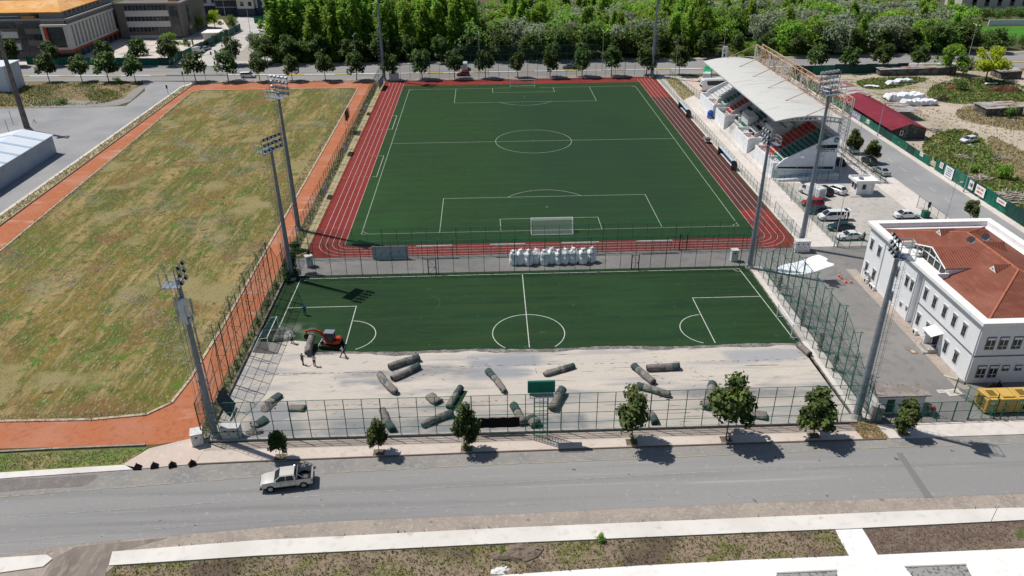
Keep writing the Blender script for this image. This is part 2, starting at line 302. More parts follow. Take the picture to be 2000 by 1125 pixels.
# --- side street at the right with its pavements
structure('side_street', MB().sheet([(73.9, -175), (83.4, -175), (83.4, 64.5), (86, 66.9), (71, 66.9), (73.9, 64)], .04), G_['road2'])
structure('side_street_pavement', MB().prism([(83.4, -170), (85.2, -170), (85.2, 63), (83.4, 63)], 0, .14), G_['pave'])
structure('parking_pavement', MB().prism([(71.3, -110), (73.9, -110), (73.9, 55), (71.3, 55)], 0, .14), G_['pave'])
lane = MB()
for y in range(-110, 60, 6): lane.sheet([(78.4, y), (78.55, y), (78.55, y+2.5), (78.4, y+2.5)], .055)
structure('side_street_markings', lane, W['paintwhite'])
# --- stadium grounds
structure('inner_fence_strip', MB().sheet([(-44.2, -62), (-42.5, -60), (-42.5, 64.4), (-44.2, 64.4)], .045), G_['drystrip'])
structure('stadium_paving', MB().sheet([(42.35, -62.3), (71.3, -62.3), (71.3, 60.5), (45, 66), (42.35, 64)], .03), G_['pave'])
structure('parking_lot', MB().sheet([(48.5, -62.2), (68.3, -62.2), (68.3, -33), (48.5, -31.5)], .045), mat('worn_concrete', (.40, .38, .35), .9, layers=[(.1, .4, .6, (.46, .43, .39)), (1, .5, .7, (.34, .32, .29)), (4, .6, .8, (.27, .25, .23))], bump=.2))
structure('bus_lot', MB().sheet([(50.5, 33), (71, 33), (71, 63), (50.5, 64)], .045), G_['pavep'])
structure('dry_bank', MB().sheet(gp([(1297, 153), (1322, 153), (1357, 185), (1335, 196)]), .05), G_['drystrip'])
structure('yard', MB().sheet([(-43.8, -69.3), (32.5, -69.3), (32.5, -110.1), (58, -110.1), (73.9, -110.1), (73.9, -62.3), (41.8, -62.3), (-43.8, -62.3)], .02), G_['yard'])
structure('building_apron', MB().sheet([(46.2, -104), (47.9, -104), (47.9, -71), (46.2, -71)], .05), G_['paved'])
structure('court_side_strip', MB().sheet([(30.9, -109.6), (33.0, -109.6), (33.0, -69.2), (29.8, -69.2)], .05), G_['concrete'] if 'concrete' in G_ else G_['pave'])
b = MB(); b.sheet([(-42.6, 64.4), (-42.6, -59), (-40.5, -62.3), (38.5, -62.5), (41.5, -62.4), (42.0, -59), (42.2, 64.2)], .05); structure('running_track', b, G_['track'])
structure('main_pitch', MB().sheet([(-36.3, -57.9), (36.3, -57.9), (36.4, 58), (-36.4, 58)], .07), G_['turf'])
Lp, Wp = 52.98, 34.17
m = MB(); z = .085; lw = .115
ribbon(m, [(-Wp, -Lp), (Wp, -Lp), (Wp, Lp), (-Wp, Lp)], lw, z, True); ribbon(m, [(-Wp, 0), (Wp, 0)], lw, z+.004); ribbon(m, arc(0, 0, 9.15, 0, 360, 72)[:-1], lw, z+.008, True)
for s in (-1, 1):
    ribbon(m, [(-20.16, s*Lp), (-20.16, s*(Lp-16.5)), (20.16, s*(Lp-16.5)), (20.16, s*Lp)], lw, z+.004)
    ribbon(m, [(-9.16, s*Lp), (-9.16, s*(Lp-5.5)), (9.16, s*(Lp-5.5)), (9.16, s*Lp)], lw, z+.004)
    a = math.degrees(math.asin(5.5/9.15)); ribbon(m, [(x, y) for x, y in ((9.15*math.cos(rad(t)), s*(Lp-11)-s*9.15*math.sin(rad(t))) for t in np.linspace(a, 180-a, 30))], lw, z+.008)
    m.prism(arc(0, s*(Lp-11), .15, 0, 330, 10), z, z+.01)
    for sx in (-1, 1):
        ribbon(m, [(sx*(Wp-math.cos(rad(t))), s*(Lp-math.sin(rad(t)))) for t in range(0, 91, 15)], .12, z+.008)
m.prism(arc(0, 0, .15, 0, 330, 10), z, z+.01)
structure('main_pitch_markings', m, W['paintdull'])
# faded handball box and jump board marks beside the left touchline
m = MB(); ribbon(m, [(-36.3, 24.5), (-35.2, 24.5), (-35.2, 12), (-36.3, 12)], .12, .088); ribbon(m, [(-36.0, -9), (-35.0, -9), (-35.0, -23), (-36.0, -23)], .1, .088)
for yy in (24.5, 12, -9, -23):
    x = -42.2
    while x < -36.5: ribbon(m, [(x, yy), (x+.45, yy)], .08, .066); x += 1.0
for i in range(5):
    o = 36.45+i*1.12; rr = 1.2+i*1.12
    def rc(s_): return [(s_*o, 62.2), (s_*o, -57+ .3)] + [(s_*(o-rr+rr*math.cos(rad(t))), -57+.3-rr*math.sin(rad(t))*.92) for t in range(10, 91, 10)]
    ribbon(m, rc(-1), .075, .066); ribbon(m, rc(1), .075, .066)
    yb = -57.05 - rr*.92 + .35
    ribbon(m, [(-(o-rr), yb), (o-rr, yb)], .10, .068)
structure('track_lane_lines', m, W['paintdull2'])
# --- small court being stripped
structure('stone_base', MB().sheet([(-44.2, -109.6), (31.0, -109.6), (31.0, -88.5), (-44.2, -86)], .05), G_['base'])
top = [(-43.6, -68.9), (30.6, -68.9), (31.0, -91.9)]; e1 = [(31.0, -91.9)]
x = 30.5
while x > -35.5: e1.append((x, -91.75+ (x+34)*-.012 + rnd.uniform(-.09, .09) + .18*math.sin(x*.33))); x -= .7
e1 += [(-35.6, -90.9), (-36.4, -88.9), (-38.5, -88.5), (-41, -88.9), (-43.6, -88.4)]
bk = MB(); bk.sheet([(31, -91.6)] + [(p[0], p[1]-.35-.5*abs(math.sin(p[0]*.21)+.4*math.sin(p[0]*.7))) for p in e1[1:-4]] + [(-36.5, -91.8), (-36.3, -89), (-30, -90.5)], .07); structure('cut_edge_backing', bk, G_['backing'])
structure('court_turf', MB().sheet([(-43.6, -68.9)][::-1] + e1[::-1][:0] + [(-43.6, -88.4), (-41, -88.9), (-38.5, -88.5), (-36.4, -88.9), (-35.6, -90.9)] + e1[1:-5][::-1] + [(31.0, -91.9), (30.6, -68.9)], .09), G_['turf2'])
m = MB(); z = .104
ribbon(m, [(-41.5, -88.6), (-41.5, -70.0), (29.1, -70.0), (30.2, -91.6)], .12, z); ribbon(m, [(-6.1, -70), (-6.2, -91.9)], .12, z+.004)
ribbon(m, [(-41.5, -79.3), (-31.35, -79.3), (-31.3, -91.1)], .12, z+.004); ribbon(m, [(29.5, -79.3), (19.2, -79.3), (19.2, -92.0)], .12, z+.004)
ribbon(m, [p for p in arc(-6.1, -88.1, 5.05, -48, 228, 50)], .12, z+.008)
ribbon(m, arc(-31.5, -87.6, 4.0, 85, -65, 24), .12, z+.008); ribbon(m, arc(19.3, -88.3, 4.0, 95, 245, 24), .12, z+.008)
for sx, x0 in ((1, -41.5), (-1, 29.1)): ribbon(m, [(x0+sx*math.cos(rad(t)), -70-math.sin(rad(t))) for t in range(0, 91, 15)], .1, z+.008)
structure('court_markings', m, W['paintwhite'])
m = MB(); ribbon(m, arc(-21.5, -79.0, 2.6, 70, -40, 12), .07, z+.002); structure('old_court_marking', m, mat('faint_line', (.06, .10, .055), .9))
# scraps of torn backing on the stone base
m = MB(); rs = random.Random(3)
def scrapline(x0, y0, x1, y1, n, w0):
    for i in range(n):
        t = (i+rs.random()*.8)/n; x = x0+(x1-x0)*t; y = y0+(y1-y0)*t+rs.uniform(-.12, .12); L = rs.uniform(.2, 1.1); a = math.atan2(y1-y0, x1-x0)+rs.uniform(-.25, .25)
        dx, dy = math.cos(a)*L/2, math.sin(a)*L/2; ww = w0*rs.uniform(.5, 1.5); m.add([(x-dx, y-dy, .06), (x, y-ww, .06), (x+dx, y+dy, .06), (x, y+ww, .075)], [(0, 1, 2, 3)])
scrapline(-42, -96.6, -22, -96.8, 34, .06); scrapline(-20, -96, 31, -96.4, 40, .05); scrapline(-35, -103.6, -8, -103.7, 26, .05); scrapline(-5.9, -92.8, -5.6, -98.5, 10, .1); scrapline(11, -92.6, 12.5, -104, 14, .07)
scrapline(14, -97.5, 20, -106, 9, .1)
for i in range(90):
    x = rs.uniform(-42, 30); y = rs.uniform(-109, -93.5); scrapline(x, y, x+rs.uniform(-.8, .8), y+rs.uniform(-.5, .5), 1, .06)
m.build('turf_scraps', G_['backing'], label='torn scraps of turf backing strewn over the stone base', cat='scraps', kind='stuff')
# --- front pavements, road and verge (traced from ground points)
kerbline = [(-75, -115.9), (-62.6, -114.9), (-50.5, -114.2), (-44.1, -113.6), (-38, -113.45), (-9.3, -113.05), (17, -112.9), (33, -112.85), (50, -112.8), (80, -112.9), (110, -113.2)]
lo = gp([(0, 1087), (160, 1062), (400, 1041), (640, 1019), (1000, 1004), (1480, 982), (2000, 965)])
lo = [(-75, -127.0)] + lo + [(60, -121.9), (110, -122)]
far = [(-420, -135), (-420, -140)]
structure('front_road', MB().sheet([(-200, -122), (-200, -134)] + lo + [(400, -124), (400, -113)] + kerbline[::-1], .03), G_['road'])
yl = gp([(0, 972), (250, 952), (500, 932), (880, 912), (1350, 892), (1700, 876), (2000, 866)])
structure('road_shoulder', MB().sheet([(-75, -117.9)] + yl + [(110, -114.9)] + kerbline[::-1], .045), G_['shoulder'])
structure('asphalt_patch', MB().sheet(gp([(0, 938), (100, 933), (190, 927), (188, 934), (172, 946), (160, 951), (60, 956), (0, 962)]), .058), mat('old_asphalt_patch', (.19, .17, .16), .95, layers=[(1, .45, .65, (.23, .21, .2)), (8, .5, .7, (.13, .12, .11))], bump=.5, bscale=12))
m = MB()
def dashes(pts, L, gap, w, z, mb=None):
    P = [Vector(p) for p in pts]; dist = 0
    for a, b in zip(P, P[1:]):
        D = (b-a).length; d = (b-a).normalized(); t = 0
        while t < D:
            if rnd.random() > .08: ribbon(mb or m, [a+d*t, a+d*min(t+L*rnd.uniform(.8, 1.05), D)], w, z)
            t += L+gap
dashes(yl, 2.0, .75, .11, .062)
structure('yellow_edge_line', m, mat('faded_yellow_paint', (.42, .36, .26), .9, layers=[(2, .4, .65, (.30, .28, .24))]))
m = MB(); ribbon(m, gp([(0, 1012), (520, 975), (1000, 943), (1480, 917), (1700, 907)]), .09, .045)
dashes(gp([(0, 1060), (400, 1025), (640, 1010)]), 9, .1, .07, .045); dashes(gp([(560, 1000), (1000, 987), (1130, 983), (1500, 969), (1800, 955)]), 3.5, 1.6, .07, .045)
structure('road_lines', m, mat('worn_white_paint', (.36, .36, .355), .9, layers=[(2, .4, .6, (.26, .26, .26))]))
structure('road_seam', MB().sheet(gp([(1750, 885), (1762, 885), (1822, 972), (1806, 972)]), .05), mat('tar_seam', (.185, .185, .18), .9))
vt = gp([(220, 1079), (500, 1057), (1000, 1032), (1480, 1012), (1812, 998), (2000, 993)])
structure('dirt_verge', MB().sheet([(-75, -134)] + [(x, y+.1) for x, y in lo] + [(110, -128), (60, -128)] + [(g(2000, 1010)[0], g(2000, 1010)[1])] + gp([(1480, 1030), (1000, 1050), (500, 1075), (230, 1100), (200, 1125)]) + [(-50, -131)], .02), G_['dirt'])
structure('driveway', MB().sheet(gp([(85, 1125), (105, 1090), (150, 1068), (330, 1050), (230, 1078), (208, 1110), (205, 1135), (60, 1150)]), .04), mat('driveway_dirt', (.24, .20, .17), .95, layers=[(.4, .42, .62, (.17, .145, .125), (1, .4, 1, 1.0)), (1.5, .5, .7, (.31, .27, .23), (1, .3, 1, 1.0)), (8, .5, .8, (.18, .16, .14))], bump=.6, bscale=8))
vb = gp([(2000, 1017), (1658, 1034), (1480, 1041), (1000, 1062), (500, 1087), (213, 1106)])
structure('lower_pavement', MB().prism(([(55, -124.0), (55, -125.6)] + vb + vt)[::-1], 0, .13), G_['pavew'])
structure('lower_pavement_left', MB().prism(gp([(-60, 1097), (-60, 1122), (0, 1120), (85, 1108), (103, 1093), (92, 1085), (0, 1091)]), 0, .13), G_['pavew'])
wt = gp([(225, 1108), (500, 1089), (1000, 1064), (1480, 1043), (1630, 1036)]); wb = gp([(1658, 1086), (1480, 1093), (1250, 1105), (1000, 1122), (700, 1150), (200, 1170)])
structure('weed_strip', MB().sheet((wt + wb)[::-1], .05), G_['weedsoil'])
structure('soil_strip', MB().sheet(gp([(1686, 1034), (2000, 1019), (2060, 1016), (2060, 1068), (2000, 1071), (1714, 1084)])[::-1], .05), G_['drysoil'])
structure('lower_plaza', MB().sheet(gp([(1631, 1035), (1684, 1033), (1716, 1083), (2000, 1070), (2150, 1064), (2200, 1400), (600, 1400), (850, 1138), (1000, 1122), (1250, 1105), (1480, 1093), (1656, 1086)])[::-1], .035), mat('bright_concrete', (.80, .79, .775), .9, layers=[(.15, .42, .65, (.72, .70, .67)), (1.5, .55, .75, (.66, .63, .59))], bump=.1))
structure('planting_bed', MB().sheet(gp([(1517, 1121), (1634, 1115), (1640, 1160), (1500, 1170)])[::-1], .055), mat('grey_rubble_bed', (.30, .295, .285), .9, layers=[(3, .5, .65, (.10, .10, .09))], bump=1))
structure('planting_bed', MB().sheet(gp([(1767, 1108), (1886, 1104), (1910, 1150), (1800, 1150)])[::-1], .055), bpy.data.materials['grey_rubble_bed'])
bl = MB(); kerb(bl, gp([(1517, 1120.5), (1634, 1115)]), .15, .12); kerb(bl, gp([(1767, 1108), (1886, 1103.5)]), .15, .12); structure('bed_kerb', bl, W['concrete'])
# pavement beside the fence
structure('near_pavement_left', MB().prism([(-75, -115.9), (-62.6, -114.9), (-50.5, -114.2), (-50.3, -113.9), (-51.9, -113.4), (-62, -113.9), (-75, -114.6)], 0, .13), G_['pavew'])
structure('apron', MB().prism([(-50.5, -114.2), (-44.1, -113.6), (-43.6, -110.2), (-44.6, -108.7), (-45.6, -109.1), (-47.5, -109.8), (-50.1, -110.8), (-51.9, -113.3)], 0, .13), G_['pavep'])
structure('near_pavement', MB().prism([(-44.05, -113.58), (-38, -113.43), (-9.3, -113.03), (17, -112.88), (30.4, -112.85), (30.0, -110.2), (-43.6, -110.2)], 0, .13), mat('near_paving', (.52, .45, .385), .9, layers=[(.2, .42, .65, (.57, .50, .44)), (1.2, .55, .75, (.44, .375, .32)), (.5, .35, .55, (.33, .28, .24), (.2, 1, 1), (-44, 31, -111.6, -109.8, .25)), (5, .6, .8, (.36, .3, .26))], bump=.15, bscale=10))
structure('near_pavement_right', MB().prism([(33.4, -112.85), (50, -112.8), (80, -112.9), (110, -113.2), (110, -110.4), (33.0, -110.3)], 0, .13), G_['pave'])
structure('dry_patch', MB().sheet([(30.4, -112.85), (33.4, -112.85), (33.0, -109.7), (30.0, -109.7)], .06), mat('dry_weeds', (.36, .25, .13), .95, layers=[(1, .45, .6, (.22, .12, .06)), (3, .5, .7, (.46, .38, .22))], bump=1.5, bscale=6))
k = MB(); kerb(k, [(x, y-.02) for x, y in kerbline[3:8]], .16, .15); kerb(k, [(x, y-.02) for x, y in kerbline[8:]], .16, .15); structure('road_kerb', k, mat('brown_kerb', (.16, .12, .10), .9))
k = MB(); kerb(k, [(-44.3, -109.75), (31.0, -109.75)], .3, .3); structure('fence_footing', k, W['concrete'])
k = MB(); kerb(k, [(-44.0, -109.6), (-44.0, -69.2)], .25, .35); kerb(k, [(31.05, -109.6), (30.7, -69.2)], .2, .2); structure('court_kerb', k, mat('court_edge', (.10, .10, .095), .9, layers=[(1, .45, .6, (.25, .23, .2))]))
# --- land east of the side street
structure('dirt_yard', MB().sheet([(85.2, -110), (260, -110), (260, 20), (220, 66), (85.2, 65.5)], .02), G_['sand'])
pa = smooth_poly(gp([(1735, 205), (1790, 203), (1850, 203), (1905, 208), (1985, 230), (2100, 300), (2100, 360), (2000, 300), (1940, 268), (1890, 255), (1850, 236), (1800, 222)]), 2)
structure('dirt_path', MB().sheet(pa, .05), G_['path'])
structure('dirt_path_far', MB().sheet(smooth_poly(gp([(1950, 146), (1990, 152), (2000, 165), (2080, 190), (2080, 205), (2000, 182), (1955, 160)]), 2), .05), G_['path'])
WEED = [('weeds', smooth_poly(gp([(1790, 290), (1830, 258), (1880, 250), (1920, 268), (1960, 330), (2100, 420), (2100, 520), (2000, 440), (1900, 370), (1840, 325)]), 2)),
        ('weeds', smooth_poly(gp([(1800, 190), (1830, 160), (1920, 150), (2010, 170), (2060, 200), (1960, 200), (1860, 205)]), 2)),
        ('weeds', smooth_poly(gp([(1665, 160), (1700, 152), (1800, 150), (1815, 158), (1740, 175), (1690, 175)]), 2)),
        ('brown', smooth_poly(gp([(1860, 218), (1900, 206), (1960, 212), (2040, 222), (2060, 262), (2000, 258), (1930, 245), (1880, 238)]), 2)),
        ('brown', smooth_poly(gp([(1920, 262), (1960, 275), (2060, 330), (2090, 400), (1990, 350), (1950, 315)]), 2))]
for i, (kk, p) in enumerate(WEED): structure('weed_ground', MB().sheet(p, .035+.006*i), G_[kk])
structure('far_lawn', MB().sheet([(190, 118), (420, 112), (420, 143), (190, 144)], .05), G_['lawn'])
structure('forest_clearing', MB().sheet(gp([(1440, 110), (1455, 60), (1490, 62), (1530, 82), (1600, 108), (1560, 112)]), .04), mat('bright_undergrowth', (.08, .16, .03), .95, layers=[(.5, .45, .6, (.05, .11, .02)), (.3, .6, .7, (.2, .2, .09))], bump=1.5, bscale=2))
# --- top left: plaza, car park and street beyond the avenue
structure('school_plaza', MB().sheet([(-230, 96.8), (-113.5, 93.2), (-118, 160), (-130, 190), (-230, 190)], .05), mat('plaza_stone', (.60, .53, .47), .9, layers=[(.3, .42, .65, (.52, .46, .41)), (.15, .55, .65, (.36, .33, .31))]))
structure('back_street', MB().sheet([(-112.5, 91.5), (-96, 91), (-86, 92), (-84, 130), (-80, 260), (-130, 260), (-124, 190), (-117, 160)], .04), G_['pavep'] if 0 else mat('pale_street', (.50, .47, .44), .9, layers=[(.2, .42, .65, (.42, .40, .38)), (2, .55, .75, (.36, .34, .32))]))
structure('back_lot', MB().sheet(gp([(455, 118), (500, 70), (520, 85), (518, 120)]), .055), mat('gravel_lot', (.38, .35, .31), .95, layers=[(.5, .42, .65, (.30, .28, .25))], bump=.5))
# ================================================================ FENCES
def inst(me, name, parent, loc=(0, 0, 0), rz=0, sc=None):
    o = bpy.data.objects.new(name, me); COL.objects.link(o); o.parent = parent; o.location = loc; o.rotation_euler = (0, 0, rz)
    if sc: o.scale = sc
    return o
_pm = {}
def post_mesh(h, r, m, key='post'):
    k = (round(h, 2), r, m.name)
    if k not in _pm:
        b = MB().tube((0, 0, 0), (0, 0, h), r, r, 6).box(-r*1.6, -r*1.6, 0, r*1.6, r*1.6, .04)
        me = bpy.data.meshes.new('post'); me.from_pydata(b.v, [], b.f); me.materials.append(m); _pm[k] = me
    return _pm[k]
def fence(p, q, h, label, sp=2.2, rails=3, m=None, r=.035, net=True, z0=0, prof=None, truss=None, tside=1, group=None, gap=(), cat='fence', wire=.02):
    """posts, rails and wire mesh from p to q; prof(t) gives the height along it"""
    m = m or W['green']; p = Vector(p); q = Vector(q); d = q-p; L = d.length; a = math.atan2(d.y, d.x)
    t = thing('mesh_fence', label, cat, (p.x, p.y, z0), a, group)
    n = max(1, round(L/sp)); H_ = prof or (lambda x: h)
    xs = [L*i/n for i in range(n+1)]
    for i, x in enumerate(xs):
        if any(g0 <= x <= g1 for g0, g1 in gap): continue
        inst(post_mesh(H_(x), r*(1.5 if i % 5 == 0 else 1), m), 'post', t, (x, 0, 0))
    lv = [H_(0)*0+h*(k+1)/rails for k in range(rails)]
    for k, z in enumerate(lv):
        b = MB()
        for x0, x1 in zip(xs, xs[1:]):
            if any(g0 <= (x0+x1)/2 <= g1 for g0, g1 in gap): continue
            za, zb = (min(z, H_(x0)), min(z, H_(x1))) if k < rails-1 else (H_(x0), H_(x1))
            if k < rails-1 and (z > H_(x0)+.01 or z > H_(x1)+.01): continue
            b.tube((x0, 0, za), (x1, 0, zb), r*.75, r*.75, 5)
        if b.v: b.build('rail', m, t)
    if net:
        b = MB()
        for x0, x1 in zip(xs, xs[1:]):
            if any(g0 <= (x0+x1)/2 <= g1 for g0, g1 in gap): continue
            b.add([(x0, .045, .05), (x1, .045, .05), (x1, .045, H_(x1)), (x0, .045, H_(x0))], [(0, 1, 2, 3)])
        b.build('wire_mesh', W['net'], t)
    if truss:
        for x in truss:
            hh = H_(x); dd = 1.25*tside; b = MB(); zs = np.linspace(0, hh-.4, 5)
            b.tube((x, dd, 0), (x, dd*.75, hh-.3), .045, .045, 5)
            for i, (z0_, z1_) in enumerate(zip(zs, zs[1:])):
                b.tube((x, 0, z1_), (x, dd, z1_), .03, .03, 4)
                b.tube((x, 0, z0_), (x, dd, z1_), .026, .026, 4) if i % 2 else b.tube((x, dd, z0_), (x, 0, z1_), .026, .026, 4)
            b.build('truss_post', m, t)
            if x+sp < L:
                b = MB()
                for z0_, z1_ in zip(zs[1:], zs[2:]): b.tube((x, .03, z0_), (x+sp, .03, z1_), .024, .024, 4)
                b.build('brace', m, t)
    return t
def gate(p, w_, h, a, label, m=None, leaves=1, diag=True):
    m = m or W['green']; t = thing('mesh_gate', label, 'gate', p, a)
    for x in (0, w_): inst(post_mesh(h+.25, .06, m), 'post', t, (x, 0, 0))
    for k in range(leaves):
        x0 = .08+k*w_/leaves; x1 = (k+1)*w_/leaves-.08; b = MB()
        b.path([(x0, -.03, .1), (x1, -.03, .1), (x1, -.03, h), (x0, -.03, h), (x0, -.03, .1)], .03)
        b.tube((x0, -.03, h/2), (x1, -.03, h/2), .025, .025, 5)
        if diag: b.tube((x0, -.03, .1), (x1, -.03, h/2), .02, .02, 4); b.tube((x0, -.03, h), (x1, -.03, h/2), .02, .02, 4)
        lf = b.build('gate_leaf', m, t); MB().box(x1-.2, -.09, h/2-.1, x1-.1, -.06, h/2+.05).build('latch', W['black'], lf)
    return t
GR = W['green']; GD = W['greend']
fence((-44.3, -109.8), (31.0, -109.8), 5.4, 'tall green fence of square bays between the small court and the near pavement', 2.03, 4, GR, .045)
pl = lambda x: 5.5 if x < 4 else (5.5+(x-4)*.5 if x < 11.5 else (9.3 if x < 35 else (9.3-(x-35)*1.6 if x < 38 else 4.5)))
fence((-44.3, -109.8), (-44.3, -69.1), 9.3, 'very tall green fence with lattice frames on the left side of the small court', 2.25, 4, GD, .05, prof=pl, truss=[4.5, 11.3, 18.1, 24.9, 31.6], tside=1)
prf = lambda x: 5.5 if x < 3 else (5.5+(x-3)*.8 if x < 8 else (9.6 if x < 30 else (9.6-(x-30)*.9 if x < 35.5 else 4.6)))
fence((31.9, -109.8), (31.9, -68.9), 9.6, 'very tall bright green fence with lattice frames on the right side of the small court', 2.25, 4, GR, .055, prof=prf, truss=[2.3, 6.8, 11.4, 15.9, 20.5, 25.0, 29.5, 34.1], tside=-1)
fence((-44.0, -69.3), (31.8, -69.3), 6.0, 'green fence right behind the small court, in front of the white sacks', 2.45, 2, GR, .04, gap=((18.1, 18.3),))
fence((-41.5, -62.4), (40, -62.4), 5.2, 'green fence at the near end of the running track, behind the white sacks', 2.45, 2, GR, .035)
fence((-44.3, -69.0), (-44.3, 64.8), 4.2, 'long weathered fence between the orange path and the red track', 2.2, 2, GD, .04)
fence((42.7, 63.5), (42.7, -44.2), 2.2, 'low fence between the red track and the grandstand, far stretch', 2.0, 2, GD, .03)
fence((42.7, -47), (42.7, -61.8), 2.3, 'low fence beside the red track next to the tall mast cabinet', 2.0, 2, GD, .03)
fence((48.3, -28.9), (48.3, -62.6), 2.3, 'green fence in front of the row of parked cars', 2.2, 2, GR, .035)
fence((48.3, -62.7), (58.5, -62.9), 2.4, 'short green fence at the near edge of the car park', 2.0, 2, GR, .04, truss=None)
fence((48.3, -30.0), (61.5, -31.2), 2.3, 'green fence between the grandstand ramp and the car park', 2.2, 2, GD, .03)
fence((70.6, -33), (70.6, 35), 2.4, 'green fence between the grandstand and the side street', 2.2, 2, GD, .04)
fence((70.6, -46.0), (70.6, -60), 2.4, 'short green fence beside the side street near the tiled roof', 2.4, 1, GD, .035)
fence((47.0, 63.2), (49.6, 34), 2.3, 'low fence between the dry grass bank and the coaches', 2.2, 2, GD, .035)
pf = lambda x: 10.2 if 20.6 <= x <= 68.9 else 5.0
fence((-44.0, 64.9), (42.2, 64.9), 10.2, 'far green fence behind the distant goal with a taller middle part', 3.08, 4, GD, .045, prof=pf)
fence((33.0, -110.0), (44.1, -109.8), 2.7, 'green fence on the near pavement in front of the flat roofed shed', 1.9, 2, GR, .05)
gate((44.1, -109.8), 3.1, 2.6, 0, 'double leaf green gate left of the yellow generator', GR, 2)
gate((47.2, -109.8), 1.2, 2.6, rad(60), 'narrow green gate leaf standing open beside the yellow generator', GR, 1)
fence((48.0, -109.8), (66, -110.0), 2.6, 'green fence in front of the yellow generator', 1.9, 2, GR, .045)
fence((45.4, -104.6), (47.0, -109.6), 2.2, 'short green fence on the left of the yellow generator', 2.0, 2, GR, .045)
gate((-21.2, -69.35), 1.3, 2.6, 0, 'dark gate in the fence behind the small court, below the grey board', W['black'])
gate((11.6, -69.35), 1.2, 2.6, 0, 'dark gate in the fence right of the white sacks', W['black'])
gate((21.0, -62.45), 1.3, 2.9, 0, 'dark gate in the track end fence near the right mast', W['black'])
# green sheeted hoarding along the side street
HB = [mat('green_sheeting', (.012, .125, .085), .6, layers=[(.4, .45, .65, (.012, .09, .065)), (1.5, .55, .7, (.03, .16, .12))], bump=.3, bscale=3),
      mat('dark_green_sheeting', (.018, .065, .055), .7, layers=[(.4, .45, .65, (.02, .045, .04))], bump=.3, bscale=3),
      mat('faded_green_sheeting', (.05, .17, .12), .7, layers=[(.4, .45, .65, (.03, .12, .09))], bump=.3, bscale=3)]
def hoarding(p, q, label, hs=2.5, n=None, seed=1, pick=None):
    p = Vector(p); q = Vector(q); d = q-p; L = d.length; t = thing('sheeted_fence', label, 'hoarding', (p.x, p.y, 0), math.atan2(d.y, d.x)); rs = random.Random(seed)
    n = n or int(L/3.4); xs = [L*i/n for i in range(n+1)]
    for i, (a, b) in enumerate(zip(xs, xs[1:])):
        h = hs*rs.uniform(.93, 1.07); k = pick[i % len(pick)] if pick else rs.choice([0, 1, 1, 0, 2]); bb = MB(); m_ = 7
        rr = [[(a+(b-a)*j/m_, rs.uniform(-.05, .05)+(.03 if s else 0), z*h) for j in range(m_+1)] for z in (0.02, .5, 1) for s in (0,)]
        for u in range(2):
            for j in range(m_):
                bb.add([rr[u][j], rr[u][j+1], rr[u+1][j+1], rr[u+1][j]], [(0, 1, 2, 3)])
        bb.build('sheet_panel', HB[k], t)
    pm = post_mesh(hs*1.05, .05, W['greend'])
    for x in xs: inst(pm, 'post', t, (x, .08, 0))
    MB().tube((0, .08, hs*.95), (L, .08, hs*.95), .035).build('rail', W['greend'], t)
    return t
hoarding((84.9, 60.5), (84.8, -23.5), 'green sheeted fence along the side street beside the maroon roof', 2.0, seed=3)
hoarding((84.9, -25.5), (84.9, -90), 'green sheeted fence with white notices along the side street, in front of the timber heaps', 2.8, seed=8)
hoarding((86, 63.6), (124, 65.0), 'dark green sheeted fence beside the avenue behind the dirt yard', 3.0, seed=5, pick=[1, 1, 0, 2, 1, 1])
hoarding((-170, 97.5), (-119.5, 92.6), 'green sheeted fence between the avenue and the school plaza', 2.6, seed=6, pick=[0, 1, 0])
hoarding((-119.3, 92.8), (-113.5, 160), 'green sheeted fence rising beside the back street', 2.8, seed=7, pick=[0, 0, 1])
hoarding((-112.5, 178), (-97, 176), 'green sheeted fence below the apartment blocks', 3.0, seed=9, pick=[0])

